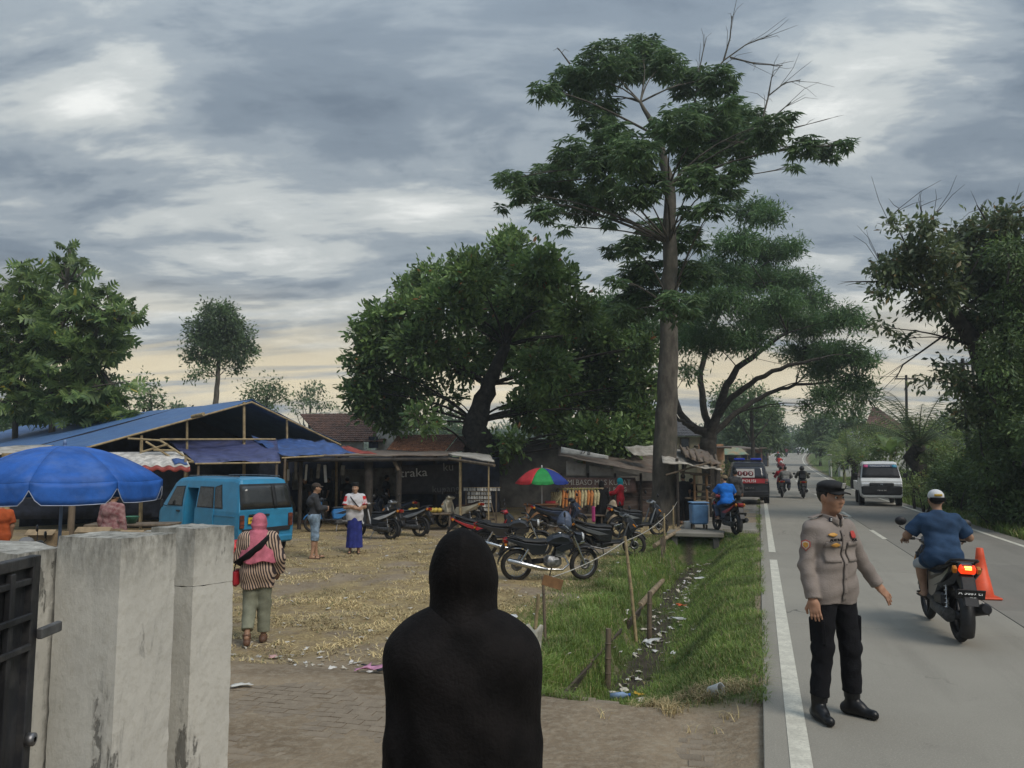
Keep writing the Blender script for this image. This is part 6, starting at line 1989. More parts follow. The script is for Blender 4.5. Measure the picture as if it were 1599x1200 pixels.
# ---- 1. the officer
uni = cloth('uniform_taupe', (.265, .225, .200), .10, 4)
off_xy = G(1307, 1121)
orz = R(-157)
root, J, k, fns, RM4 = person('police officer in taupe shirt, black cap and trousers standing on the road edge', (*off_xy, .006), orz, 1.80,
 over=dict(shl=(-.178, -.01, 1.360), shr=(.178, -.01, 1.360), ell=(-.285, .0, 1.125), wrl=(-.385, .075, .925), elr=(.222, -.02, 1.10), wrr=(.232, .045, .865), knl=(-.125, .03, .50), anl=(-.155, .0, .085), tol=(-.20, .15, .03), knr=(.125, .015, .50), anr=(.15, -.02, .085), tor=(.20, .13, .03)),
 skin=skin_mat('skin_officer', (.40, .215, .135)), top=dict(m=uni, sleeve='long', hem=.825, th=.013, wr=.0075), bottom=dict(kind='trousers', m=cloth('black_twill', (.010, .010, .012)), len=.80, th=.020, wr=.006, waist=.835),
 feet=('boots', mat('boot_leather', (.009, .009, .010), .38, .2, 20, spec=.35)), headw=[('hair', hair_black), ('police_cap', mat('cap_wool', (.014, .014, .015), .8, .2, 40))], head_dir=(2, -3), vox=.0075, belly=.010,
 hands=dict(l=dict(curl=.22, spread=1.3, dir=(-.55, .35, -.75), palm=(.35, -.9, -.2)), r=dict(curl=.30, spread=.4, palm=(-.7, -.6, 0))))
sh = fns['shirt']
dk = cloth('uniform_seam', (.17, .145, .13))
for s in (-1, 1):
 pk = patch('chest_pocket', sh, s * .035 - (.13 if s < 0 else 0), s * .035 + (.13 if s > 0 else 0), 1.20, 1.335, .4, .006, uni, root, 8, 7, .008)
 patch('pocket_flap', sh, s * .033 - (.135 if s < 0 else 0), s * .033 + (.135 if s > 0 else 0), 1.315, 1.352, .4, .0115, uni, root, 8, 3, .006)
 patch('pocket_seam', sh, s * .033 - (.135 if s < 0 else 0), s * .033 + (.135 if s > 0 else 0), 1.309, 1.3145, .4, .011, dk, root, 8, 1, .003)
patch('button_placket', sh, -.016, .016, .90, 1.44, .4, .005, uni, root, 2, 24, .005)
patch('placket_seam', sh, .016, .0195, .90, 1.44, .4, .004, dk, root, 1, 24, .003)
for i in range(5):
 p = conform(sh, [(0, 1.40 - i * .11)], .4, .006)[0]
 MB().lathe([(.0005, .002), (.006, .002), (.006, -.002)], 10, M=Matrix.Translation(p) @ Matrix.Rotation(R(-90), 4, 'X')).build('button', dk, root)
badge_gold = mat('badge_gold', (.62, .33, .06), .5, .25, 60, col2=(.42, .2, .05))
badge_red = mat('badge_red', (.42, .05, .04), .6, .1, 9)
patch('wing_badge', sh, .065, .145, 1.395, 1.422, .4, .008, badge_gold, root, 6, 3, .004, shape=lambda u, v: (.065 + .08 * u, 1.408 + (.5 - v) * .030 * math.sin(math.pi * (u * .9 + .05))))
patch('pocket_badge', sh, .06, .13, 1.32, 1.345, .4, .020, badge_gold, root, 6, 3, .004, shape=lambda u, v: (.055 + .08 * u, 1.328 + (.5 - v) * .034 * math.sin(math.pi * (u * .9 + .05))))
patch('round_badge', sh, -.14, -.09, 1.37, 1.42, .4, .008, badge_red, root, 6, 6, .004, shape=lambda u, v: (-.105 + .026 * (2 * u - 1) * math.sqrt(max(0, 1 - .55 * (2 * v - 1) ** 2)), 1.402 + .028 * (1 - 2 * v)))
lp = conform(sh, [(.100, 1.368)], .4, .020)[0]; lpn = (conform(sh, [(.135, 1.368)], .4, .012)[0] - conform(sh, [(.065, 1.368)], .4, .012)[0])
lettering('ADITRA', .030, black_cloth, root, lp, (R(90), 0, math.atan2(lpn.y, lpn.x) + math.pi), name='name_tape', squeeze=1.0, depth=.004)
lp = conform(sh, [(-.095, 1.362)], .4, .020)[0]; lpn = (conform(sh, [(-.06, 1.362)], .4, .012)[0] - conform(sh, [(-.13, 1.362)], .4, .012)[0])
lettering('POL', .030, black_cloth, root, lp, (R(90), 0, math.atan2(lpn.y, lpn.x) + math.pi), name='name_tape', depth=.004)
# collar with rank tabs, epaulettes, sleeve shield, cap emblem
for s in (-1, 1):
 nb_ = J['nb']
 MB().sheet(lambda u, v: (s * (.010 + .080 * u), .100 - .120 * u * u - .004 * v + .012, nb_.z + .010 + .045 * u - (.055 - .02 * u) * v), 6, 3, thick=.006).build('collar', uni, root)
 MB().box((s * .060, .074, nb_.z + .008), (.026, .010, .040), (R(-25), 0, s * R(-28)), bev=.004).build('collar_tab', mat('tab_navy', (.02, .022, .05), .5, .2, 9), root)
 MB().box((s * .060, .0805, nb_.z + .008), (.012, .006, .024), (R(-25), 0, s * R(-28)), bev=.002).build('collar_pin', white_print, root)
 MB().box((s * .135, -.01, nb_.z + .033), (.115, .048, .010), (0, s * R(14), 0), bev=.004).build('epaulette', uni, root)
mid_ = J['shr'].lerp(J['elr'], .42); odir = Vector((.86, .50, .0)).normalized()
Mx = Matrix((odir.cross(Vector((0, 0, 1))), Vector((0, 0, 1)), odir)).transposed().to_4x4(); Mx.translation = mid_ + odir * (.069 * k)
for (nm, sc, m_, dz) in (('sleeve_badge', 1.0, badge_red, 0), ('sleeve_badge_rim', .80, mat('badge_pale', (.55, .5, .42), .6, .1, 9), .002), ('sleeve_badge_centre', .55, badge_gold, .004)):
 sh_ = [(-.034, .028), (0, .042), (.034, .028), (.034, -.012), (0, -.044), (-.034, -.012)]
 mb = MB(); mb.add([(x * sc, y * sc, dz) for x, y in sh_] + [(x * sc, y * sc, dz - .006) for x, y in sh_], [tuple(range(6)), (6, 11, 10, 9, 8, 7)] + [(i, i + 6, (i + 1) % 6 + 6, (i + 1) % 6) for i in range(6)], M=Mx); mb.build(nm, m_, root)
MB().box((0, .118, .098), (.034, .008, .042), (R(-14), 0, 0), bev=.012, M=RM4).build('cap_emblem', mat('emblem_silver', (.55, .53, .5), .4, .2, 30, metal=.6), root)
# trouser cargo pockets
tf = fns['bottom']
for s in (-1, 1):
 MB().box((s * .185 * k / 1.06, .02, .63 * k), (.03, .16, .20), (0, s * R(3), 0), bev=.02).build('cargo_pocket', cloth('black_twill', (.010, .010, .012)), root)
for s in 'lr':
 MB().tube([J['an' + s].lerp(J['kn' + s], .50), J['an' + s].lerp(J['kn' + s], .10)], [.068, .060], n=14).build('boot_shaft', mat('boot_leather', (.012, .012, .013)), root)

# ---- 2. the hooded figure close to the camera, seen from behind
hoodie = cloth('black_hoodie', (.0085, .0070, .0068), .3, 9, rough=.8)

def hooded():
 base = Vector((-.16, 2.55, .02))
 root = thing('person', 'person in a black hooded top seen from behind, close in front', 'person', base)
 J, k = joints(1.72, shl=(-.158, 0, 1.335), shr=(.158, 0, 1.335), ell=(-.176, -.01, 1.06), wrl=(-.185, .06, .82), elr=(.176, -.01, 1.06), wrr=(.185, .06, .82))
 lo, hi = (-.5, -.4, -.02), (.5, .45, 1.95)

 def body(P):
  d = union(torso_prims(P, J, k) + [s_cap(P, J['sh' + s], J['el' + s], .05, .042) for s in 'lr'] + [s_cap(P, J['el' + s], J['wr' + s], .042, .032) for s in 'lr'] + [s_cap(P, J['hi' + s], J['kn' + s], .085, .056) for s in 'lr'] + [s_cap(P, J['kn' + s], J['an' + s], .056, .038) for s in 'lr'] + [s_cap(P, J['an' + s], J['to' + s], .04, .03) for s in 'lr'], .04)
  return smin(smin(d, s_cap(P, J['nb'], J['nt'], .052, .05), .03), head_sdf(P, J['head'], Matrix.Identity(3), k), .03)
 sdf_obj('body', body, lo, hi, .016, skin_tan, root)

 def top(P):
  d = union(torso_prims(P, J, k, .032) + [s_cap(P, J['wai'], J['pel'] - Vector((0, 0, .22)), .165, .185)], .12)
  d = smin(d, union([s_cap(P, J['sh' + s], J['el' + s], .074, .064) for s in 'lr'] + [s_cap(P, J['el' + s], J['wr' + s], .072, .055) for s in 'lr'], .03), .045)
  d = smin(d, s_cap(P, J['shl'] * .62 + J['nb'] * .38 + Vector((0, 0, .012)), J['shr'] * .62 + J['nb'] * .38 + Vector((0, 0, .012)), .075, .075), .06)
  d = np.maximum(d, .62 - P[:, 2])
  return d + wrinkle(P, .010, 9, 1.3)
 sdf_obj('hooded_top', top, lo, hi, .011, hoodie, root)
 hc = J['head']

 def hood(P):
  Q = P - A3(hc)
  d = s_ell(Q, (0, -.010, .018), (.102, .130, .118))
  d = smin(d, s_ell(Q, (0, -.070, .060), (.050, .060, .070)), .06)          # fullness at the back of the hood
  d = smin(d, s_cap(Q, (0, .0, -.05), (0, -.02, -.20), .103, .128), .06)
  d = np.maximum(d, -s_ell(Q, (.0, .16, -.01), (.075, .13, .10)))
  ridge = .004 * np.exp(-(Q[:, 0] / .006) ** 2) * (Q[:, 2] > -.05)         # seam along the crown
  return d - ridge + wrinkle(P, .008, 11, 4)
 sdf_obj('hood', hood, (-.2, -.25, hc.z - .30), (.2, .25, hc.z + .25), .007, hoodie, root)

 def tr(P):
  d = union([s_cap(P, J['hi' + s], J['kn' + s], .10, .075) for s in 'lr'] + [s_cap(P, J['kn' + s], J['an' + s], .075, .065) for s in 'lr'], .04)
  return d
 sdf_obj('trousers', tr, lo, hi, .018, black_cloth, root)
 for s in 'lr':
  sdf_obj('shoe', lambda P: np.maximum(s_cap(P, J['an' + s] + Vector((0, -.03, -.045)), J['to' + s], .045, .043), -.005 - P[:, 2]), (-.25, -.15, -.02), (.25, .3, .2), .012, black_plastic, root)
  add_hand(root, J['wr' + s], J['wr' + s] - J['el' + s], (1 if s == 'l' else -1, .2, 0), -1 if s == 'l' else 1, 1, skin_tan, .6, .2, .006)

hooded()

# ---- 3. woman in a pink headscarf walking away
stripe = bpy.data.materials.new('striped_tunic'); stripe.use_nodes = True
_nt = stripe.node_tree; _b = _nt.nodes['Principled BSDF']
_tc = _nt.nodes.new('ShaderNodeTexCoord'); _w = _nt.nodes.new('ShaderNodeTexWave'); _mp = _nt.nodes.new('ShaderNodeMapping')
_mp.inputs['Rotation'].default_value = (0, R(12), R(20))
_nt.links.new(_tc.outputs['Object'], _mp.inputs[0]); _nt.links.new(_mp.outputs[0], _w.inputs['Vector'])
_w.wave_type = 'BANDS'; _w.bands_direction = 'X'; _w.inputs['Scale'].default_value = 11.5; _w.inputs['Distortion'].default_value = .8; _w.inputs['Detail'].default_value = 1; _w.inputs['Detail Scale'].default_value = 1.5
_cr = _nt.nodes.new('ShaderNodeValToRGB'); _cr.color_ramp.elements[0].position = .45; _cr.color_ramp.elements[0].color = (.03, .02, .022, 1); _cr.color_ramp.elements[1].position = .55; _cr.color_ramp.elements[1].color = (.46, .33, .24, 1)
_nt.links.new(_w.outputs[0], _cr.inputs[0]); _nt.links.new(_cr.outputs[0], _b.inputs['Base Color']); _b.inputs['Roughness'].default_value = .85
wx = G(399, 1006, -.3)
wz = gz(*wx)
root, J, k, fns, _ = person('woman in pink headscarf and striped tunic walking away past the pillars', (*wx, wz), R(12), 1.58,
 over=dict(ell=(-.26, .02, 1.13), wrl=(-.20, .20, 1.05), elr=(.27, -.03, 1.12), wrr=(.27, .08, .93), anl=(-.09, -.20, .17), tol=(-.10, -.10, .05), knl=(-.09, .02, .52), anr=(.09, .06, .085), tor=(.10, .22, .03), knr=(.09, .06, .50)),
 skin=skin_brown, top=dict(m=stripe, sleeve='long', hem=.73, th=.045, wr=.006), bottom=dict(kind='trousers', m=cloth('sage_trousers', (.22, .225, .165)), len=.88, th=.034, wr=.006, waist=1.0), feet=('shoes', mat('brown_sandal', (.12, .06, .035), .6, .2, 9)),
 headw=[('hijab_long', cloth('pink_scarf', (.52, .15, .20), .16, 6))], hands=dict(l=dict(curl=.8), r=dict(curl=.5)), vox=.010)
MB().tube([(-.16, .10, .98), (-.25, -.10, 1.08), (-.12, -.225, 1.17), (.04, -.20, 1.30), (.13, -.13, 1.40), (.14, .02, 1.41)], [.035, .05, .06, .06, .05, .03], n=8, flat=.35, M=Matrix.Scale(k, 4)).build('black_sling', black_cloth, root)
bg_ = thing('handbag', 'red handbag hanging at the left side of the pink-scarfed woman', 'bag', (*(Vector(wx) + Vector((-.27, .02))), wz))
MB().box((0, 0, .80), (.09, .24, .20), (0, 0, .2), bev=.03).build('bag_body', mat('red_bag', (.42, .02, .03), .45, .15, 7), bg_)
MB().box((.0, -.02, 1.16), (.20, .20, .20), (.3, .2, .3), bev=.05).build('red_bundle', mat('red_cloth', (.55, .03, .035), .6, .15, 7), bg_)
MB().tube([(0, -.10, .89), (.02, -.05, 1.12), (.05, .05, 1.22), (.02, .10, .9)], .008, n=5).build('strap', black_cloth, bg_)

# ---- 4. man leaning behind the minibus, 5. man in white and red shirt and blue sarong
mx_ = G(490, 874, -.3)
person('man in dark jacket and pale denim shorts leaning at the minibus tail', (*mx_, gz(*mx_)), R(-75), 1.70,
 over=dict(pel=(0, -.02, .95), che=(0, -.05, 1.29), ell=(-.20, .10, 1.14), wrl=(-.02, .24, 1.12), elr=(.20, .10, 1.14), wrr=(.0, .25, 1.14), anl=(-.10, .05, .085), tol=(-.12, .21, .03), anr=(.11, -.05, .085), tor=(.14, .10, .03)),
 skin=skin_tan, top=dict(m=cloth('charcoal_jacket', (.045, .047, .052)), sleeve='long', hem=.88, th=.03, wr=.006), bottom=dict(kind='shorts', m=cloth('pale_denim', (.24, .33, .43), .3, 7), len=.22, th=.035), feet=('sandals', mat('dark_sandal', (.03, .025, .02), .7, .2, 9)),
 headw=[('hair', hair_black), ('cap', cloth('brown_cap', (.07, .055, .045)))], hands=dict(l=dict(curl=.6), r=dict(curl=.6)), vox=.013)
mx_ = G(553, 864, -.3)
root, J, k, fns, _ = person('man with folded arms in white and red shirt and blue sarong', (*mx_, gz(*mx_)), R(-172), 1.68,
 over=dict(ell=(-.24, .05, 1.13), wrl=(.06, .185, 1.15), elr=(.24, .05, 1.12), wrr=(-.06, .20, 1.10)), skin=skin_tan,
 top=dict(m=cloth('white_shirt', (.55, .54, .56), .08), sleeve='short', hem=.80, th=.025, wr=.005), bottom=dict(kind='sarong', m=cloth('blue_sarong', (.03, .04, .20), .2, 6), len=.14, flare=.035, waist=1.0), feet=('sandals', mat('dark_sandal', (.03, .025, .02))),
 headw=[('hair', hair_black), ('peci', mat('black_velvet', (.01, .01, .011), .95, .2, 30))], head_dir=(-14, 0), hands=dict(l=dict(curl=.5, dir=(1, .1, .05), palm=(0, -1, 0)), r=dict(curl=.5, dir=(-1, .1, .05), palm=(0, -1, 0))), vox=.012, belly=.02)
red_cloth = cloth('red_sleeve', (.50, .03, .035), .12)
for s in 'lr':
 a, b = J['sh' + s], J['sh' + s].lerp(J['el' + s], .80)
 MB().tube([a.lerp(b, .05), a.lerp(b, .5), a.lerp(b, 1.0)], [.082, .083, .088], n=14, caps=True).build('red_sleeve', red_cloth, root)
 sx = -1 if s == 'l' else 1
 patch('red_yoke', fns['shirt'], sx * .085, sx * .165, 1.22, 1.39, .4, .004, red_cloth, root, 5, 7, .004)
 patch('white_stripe', fns['shirt'], sx * .075, sx * .086, 1.18, 1.40, .4, .006, white_print, root, 2, 8, .004)
MB().tube([(.13, .03, 1.42), (.09, .13, 1.36), (.0, .165, 1.25), (-.10, .16, 1.12), (-.15, .10, 1.05)], .013, n=6, M=Matrix.Scale(k, 4)).build('bag_strap', black_cloth, root)

# ---- 6. women at the corn stall and shoppers around the lot
def at_ground(px, Y, z=None):
 p = D(px, 716, Y); return (p.x, Y, gz(p.x, Y) if z is None else z)

person('woman in a long black veil standing at the corn stall', at_ground(939, 26.0), R(10), 1.55, skin=skin_tan, top=dict(m=black_cloth, sleeve='long', hem=.85, th=.03), bottom=dict(kind='robe', m=black_cloth, len=.03, flare=.09, waist=1.1), feet=('shoes', black_plastic),
 headw=[('hijab_robe', black_cloth)], vox=.016, face=True)
person('woman in red tunic and turquoise headscarf reaching over the corn stall', at_ground(968, 27.5), R(75), 1.58, over=dict(ell=(-.22, .18, 1.18), wrl=(-.15, .42, 1.12), elr=(.22, .18, 1.18), wrr=(.12, .42, 1.08)), skin=skin_tan,
 top=dict(m=cloth('red_tunic', (.50, .03, .045)), sleeve='long', hem=.62, th=.035), bottom=dict(kind='trousers', m=black_cloth, len=.9, th=.03), feet=('shoes', black_plastic), headw=[('hijab', cloth('turquoise_scarf', (.02, .30, .36)))], hands={}, vox=.015)
pink = thing('hanging_cloth', 'magenta cloth hanging below the veiled woman at the parked scooters', 'cloth', at_ground(926, 25.2))
MB().sheet(lambda u, v: ((u - .5) * .11, .02 * math.sin(u * 9), .75 - .5 * v), 6, 8, thick=.01).build('sheet', cloth('magenta_cloth', (.42, .06, .20)), pink)
person('shopper in a maroon checked shirt with back turned at the left stall', at_ground(180, 15.5), R(-8), 1.66, skin=skin_brown, top=dict(m=mat('maroon_check', (.20, .07, .075), .85, .3, 14, col2=(.34, .22, .21)), sleeve='long', hem=.78, th=.035, wr=.007),
 bottom=dict(kind='trousers', m=cloth('dark_denim', (.04, .05, .08)), len=.93, th=.025), feet=('shoes', black_plastic), headw=[('hair', hair_black)], hands={}, vox=.014)
person('vendor with a grey knitted cap sitting low behind the front pillar', (*D(50, 716, 9.6).xy, -.60), R(180), 1.62, skin=skin_brown, top=dict(m=cloth('dark_green_shirt', (.03, .05, .04)), sleeve='short', hem=.85), bottom=dict(kind='trousers', m=black_cloth, len=.9), feet=('sandals', mat('dark_sandal', (.03, .025, .02))),
 headw=[('hair', hair_black), ('cap_reversed', cloth('grey_knit', (.22, .23, .25)))], vox=.014)
person('vendor in a dark green cap low behind the front pillar', (*D(79, 716, 9.9).xy, -.74), R(165), 1.62, skin=skin_brown, top=dict(m=cloth('black_shirt', (.02, .02, .022)), sleeve='short', hem=.85), bottom=dict(kind='trousers', m=black_cloth, len=.9), feet=('sandals', mat('dark_sandal', (.03, .025, .02))),
 headw=[('hair', hair_black), ('cap_reversed', cloth('green_knit', (.03, .08, .055)))], vox=.014)
person('person in orange shirt at the far left stall under the umbrella', at_ground(6, 14.5), R(60), 1.6, skin=skin_brown, top=dict(m=cloth('orange_shirt', (.42, .09, .03)), sleeve='short', hem=.8, th=.02), bottom=dict(kind='trousers', m=black_cloth, len=.93), feet=('sandals', mat('dark_sandal', (.03, .025, .02))), headw=[('hair', hair_black)], vox=.016)
for (px, Y, rz, lab, hh) in ((543, 28.5, 20, 'dark clad shopper under the flat stall roof left of the sarong man', 1.62), (604, 29, -60, 'dark clad shopper under the flat stall roof behind the scooters', 1.65), (478, 27.5, 150, 'dark clad shopper beside the hanging sachets', 1.6), (515, 29.5, 90, 'dark clad shopper deep inside the flat roofed stall', 1.6),
    (1066, 25.6, 10, 'dark clad cook standing at the left of the food stall', 1.62), (1078, 26.2, -40, 'dark clad customer at the food stall counter', 1.45)):
 person(lab, at_ground(px, Y), R(rz), hh, skin=skin_brown, top=dict(m=cloth('murky_shirt', (.028, .028, .032)), sleeve='short', hem=.82, th=.02), bottom=dict(kind='trousers', m=black_cloth, len=.93, th=.02), feet=('sandals', mat('dark_sandal', (.03, .025, .02))), headw=[('hair', hair_black)], vox=.02, face=False)
person('man in black standing beside the rider in the bright blue shirt', at_ground(1147, 27.5, -.1), R(-30), 1.68, skin=skin_brown, top=dict(m=mat('grey_check', (.05, .05, .055), .85, .3, 14, col2=(.12, .115, .11)), sleeve='long', hem=.8, th=.025), bottom=dict(kind='trousers', m=black_cloth, len=.93), feet=('shoes', black_plastic), headw=[('hair', hair_black)], hands={}, vox=.016)
# ------------------------------------------------------------------ two-wheelers
def car_paint(name, c, rough=.32): return mat(name, c, rough, .06, 3, spec=.5, coat=.35, dirt=.22, dirt_col=tuple(x * .55 + .05 for x in c), dirt_scale=3)

seat_vinyl = mat('seat_vinyl', (.016, .016, .017), .6, .2, 14, bump=.15)
alloy = mat('engine_alloy', (.10, .10, .10), .55, .25, 16, metal=.6, dirt=.5, dirt_col=(.05, .045, .04), dirt_scale=8)
plate_black = mat('plate_black', (.015, .015, .016), .5, .15, 8)

def wheel(parent, y, r, w, rim_m, spokes=5, steer=None):
 """tyre, rim and hub turning about x at (0, y, r)"""
 M = Matrix.Translation((0, y, r)) @ (Matrix.Rotation(steer, 4, 'Z') if steer else Matrix.Identity(4)) @ Matrix.Rotation(R(90), 4, 'Y')
 wh = bpy.data.objects.new('wheel', None); COL.objects.link(wh); wh.parent = parent
 t = r - .02
 MB().lathe([(t - w * .75, -w * .42), (t - w * .3, -w * .52), (t, -w * .38), (r, -w * .12), (r, w * .12), (t, w * .38), (t - w * .3, w * .52), (t - w * .75, w * .42)], 28, M=M, closed=True).build('tyre', rubber, wh)
 ri = r - w * .8
 mb = MB().lathe([(ri, -w * .36), (ri - .018, -w * .3), (ri - .018, w * .3), (ri, w * .36)], 28, M=M, closed=True)
 mb.lathe([(.0005, -w * .5), (.05, -w * .5), (.06, 0), (.05, w * .5), (.0005, w * .5)], 14, M=M)
 for k in range(spokes):
  a = 2 * math.pi * k / spokes
  if spokes > 8:
   mb.tube([M @ Vector((math.cos(a) * .04, math.sin(a) * .04, w * .3 * (1 if k % 2 else -1))), M @ Vector((math.cos(a + .25) * ri, math.sin(a + .25) * ri, 0))], .0035, n=4, caps=False)
  else:
   mb.tube([M @ Vector((math.cos(a) * .04, math.sin(a) * .04, 0)), M @ Vector((math.cos(a + .12) * ri * .98, math.sin(a + .12) * ri * .98, 0))], [.022, .013], n=6, caps=False, flat=.6)
 mb.build('rim', rim_m, wh)
 MB().lathe([(.06, w * .58), (.105, w * .58), (.105, w * .64), (.06, w * .64)], 18, M=M, closed=True).build('brake_disc', steel, wh)
 return wh

def fender(parent, y, r, a0, a1, wd, m, name='fender'):
 def fn(u, v):
  a = a0 + (a1 - a0) * u; q = (v - .5) * 2
  rr = r - .03 * q * q
  return (q * wd, y + math.cos(a) * rr, .28 + math.sin(a) * rr)
 return MB().sheet(fn, 14, 6, thick=.006).build(name, m, parent)

def mirror(parent, s, y, z, out=.30, up=.16, m=black_plastic):
 st = MB().tube([(s * .20, y, z), (s * (.20 + out) * .75, y + .03, z + up * .7), (s * out * 1.15, y + .02, z + up)], .006, n=6).build('mirror_stalk', m, parent)
 mm = MB().lathe([(.0005, .02), (.045, .016), (.055, 0), (.05, -.006), (.0005, -.008)], 16, M=Matrix.Translation((s * out * 1.2, y + .02, z + up + .02)) @ Matrix.Rotation(R(90), 4, 'X') @ Matrix.Scale(1.25, 4, (1, 0, 0))).build('mirror_shell', m, st)
 MB().lathe([(.0005, 0), (.046, 0), (.046, .002)], 16, M=Matrix.Translation((s * out * 1.2, y + .009, z + up + .02)) @ Matrix.Rotation(R(90), 4, 'X') @ Matrix.Scale(1.25, 4, (1, 0, 0))).build('mirror_glass', mirror_mat, st)
 return st

def place(o, x, y, z, rz, lean=0.0):
 o.location = (x, y, z); o.rotation_euler = (0, lean, rz)

def scooter(label, loc, rz, paint, accent=None, lit=False, lean=0.0, steer=0.0, plate=None, group='parked scooters', silver=False, simple=False, name='scooter', plate_pos=True):
 accent = accent or paint
 root = thing(name, label, 'scooter', loc, rz, group)
 root.rotation_euler = (0, lean, rz)
 rim_m = alloy if silver else mat('rim_black', (.03, .03, .032), .4, .2, 12, metal=.5)
 wheel(root, -.63, .28, .095, rim_m); wheel(root, .63, .28, .085, rim_m, steer=steer)
 fender(root, .63, .325, R(20), R(165), .062, paint, 'front_fender')
 fender(root, -.63, .335, R(65), R(215), .07, black_plastic, 'rear_fender')
 # fork and steering head
 for s in (-1, 1): MB().tube([(s * .055, .62, .29), (s * .055, .48, .72)], [.018, .022], n=8).build('fork_leg', steel, root)
 MB().prof([(.36, .95), (.46, .985), (.60, .86), (.665, .72), (.60, .60), (.50, .50), (.44, .38), (.38, .36), (.37, .48), (.43, .66), (.36, .84)], .165, .045, wf=lambda y, z: .62 + .38 * min(1, max(0, (z - .3) / .35)) if z < .75 else 1 - .45 * max(0, (z - .75) / .25)).build('front_apron', paint, root)
 for s in (-1, 1):
  MB().prof([(.40, .80), (.44, .84), (.30, .42), (.26, .40)], .02, .008, x0=s * .17).build('leg_shield', accent, root)
 hl = MB().prof([(.60, .82), (.672, .74), (.645, .67), (.57, .76)], .11, .015).build('headlight', white_light, root)
 for s in (-1, 1): MB().prof([(.56, .80), (.63, .72), (.60, .70), (.53, .78)], .018, .006, x0=s * .145).build('turn_signal', amber_lens, root)
 MB().prof([(.28, .98), (.36, 1.045), (.44, 1.03), (.47, .97), (.40, .93), (.32, .94)], .15, .035, wf=lambda y, z: 1.0).build('handlebar_cover', accent, root)
 MB().prof([(.30, 1.035), (.38, 1.07), (.42, 1.055), (.36, 1.02)], .09, .012).build('dashboard', black_plastic, root)
 MB().tube([(-.33, .28, 1.01), (-.14, .36, 1.005), (.14, .36, 1.005), (.33, .28, 1.01)], .012, n=7).build('handlebar', steel, root)
 for s in (-1, 1):
  MB().tube([(s * .335, .278, 1.01), (s * .22, .327, 1.008)], .018, n=8).build('grip', rubber, root)
  MB().tube([(s * .20, .37, .998), (s * .34, .335, .99)], .006, n=5).build('brake_lever', chrome, root)
  mirror(root, s, .36, 1.03)
 MB().prof([(.40, .40), (.40, .34), (.05, .33), (-.20, .30), (-.22, .36), (.02, .385)], .15, .02).build('footboard', black_plastic, root)
 MB().prof([(.02, .38), (.06, .60), (.01, .70), (-.30, .72), (-.55, .765), (-.86, .88), (-.95, .86), (-.90, .76), (-.70, .63), (-.42, .53), (-.30, .42), (-.15, .36)], .155, .04, wf=lambda y, z: 1.0 if y > -.4 else 1 - .42 * min(1, (-.4 - y) / .5)).build('body_panel', paint, root)
 for s in (-1, 1):
  MB().prof([(-.05, .56), (-.32, .64), (-.62, .72), (-.88, .83), (-.84, .77), (-.55, .62), (-.28, .54)], .012, .005, x0=s * .150 if True else 0, wf=None).build('side_trim', accent, root)
 MB().prof([(.05, .695), (.03, .755), (-.10, .775), (-.34, .77), (-.46, .80), (-.66, .835), (-.84, .895), (-.86, .875), (-.60, .79), (-.30, .715), (0, .69)], .145, .03, wf=lambda y, z: 1.0 if y > -.5 else 1 - .3 * min(1, (-.5 - y) / .4)).build('seat', seat_vinyl, root)
 MB().tube([(-.12, -.62, .83), (-.13, -.85, .90), (-.08, -.97, .92), (.08, -.97, .92), (.13, -.85, .90), (.12, -.62, .83)], .014, n=7).build('grab_rail', accent if silver else black_plastic, root)
 tl = mat('tail_light_lit', (.5, .03, .01), .3, .05, 5, emit=(1.0, .05, .008), estr=.8) if lit else red_lens
 MB().prof([(-.93, .865), (-.985, .83), (-.950, .77), (-.87, .80)], .075, .012).build('tail_light', tl, root)
 if lit: MB().box((0, -.972, .835), (.07, .012, .04), (R(-25), 0, 0), bev=.005).build('brake_bulb', mat('bulb_hot', (.9, .5, .1), .3, .05, 5, emit=(1, .55, .10), estr=2.2), root)
 for s in (-1, 1): MB().prof([(-.90, .85), (-.95, .82), (-.92, .77), (-.86, .80)], .02, .006, x0=s * .115).build('turn_signal', amber_lens, root)
 MB().prof([(-.88, .76), (-.95, .74), (-1.08, .46), (-1.04, .45), (-.90, .62), (-.80, .68)], .07, .012).build('mudguard', black_plastic, root)
 if plate:
  pm = MB().box((0, -1.045, .575), (.27, .012, .11), (R(22), 0, 0), bev=.004).build('number_plate', plate_black, root)
  lettering(plate, .058, white_print, pm, (0, -1.056, .588), (R(90 - 22), 0, 0), depth=.002)
  lettering('08 25', .026, white_print, pm, (.02, -1.045 - .010 + .016, .545), (R(90 - 22), 0, 0), depth=.002)
 else:
  MB().box((0, -1.03, .575), (.25, .012, .10), (R(22), 0, 0), bev=.004).build('number_plate', plate_black, root)
 # engine, swing arm, exhaust, shock, stand
 mb = MB(); mb.box((-.04, -.20, .30), (.24, .34, .18), bev=.05); mb.tube([(-.10, -.25, .30), (-.11, -.66, .28)], [.075, .07], n=10, flat=1.1); mb.tube([(0, -.10, .32), (0, .10, .33)], [.07, .065], n=10)
 mb.build('engine', alloy, root)
 MB().box((-.13, -.42, .42), (.07, .34, .15), (R(-6), 0, 0), bev=.03).build('air_box', black_plastic, root)
 MB().tube([(.06, .02, .24), (.11, -.20, .22), (.13, -.42, .27), (.14, -.60, .33)], [.018, .02, .025, .03], n=8).build('exhaust_pipe', steel, root)
 MB().tube([(.145, -.50, .30), (.155, -.62, .34), (.165, -.95, .42), (.165, -.98, .425)], [.04, .058, .060, .045], n=12).build('muffler', black_plastic, root)
 MB().box((.218, -.76, .385), (.012, .24, .05), (R(14), 0, 0), bev=.004).build('heat_shield', chrome, root)
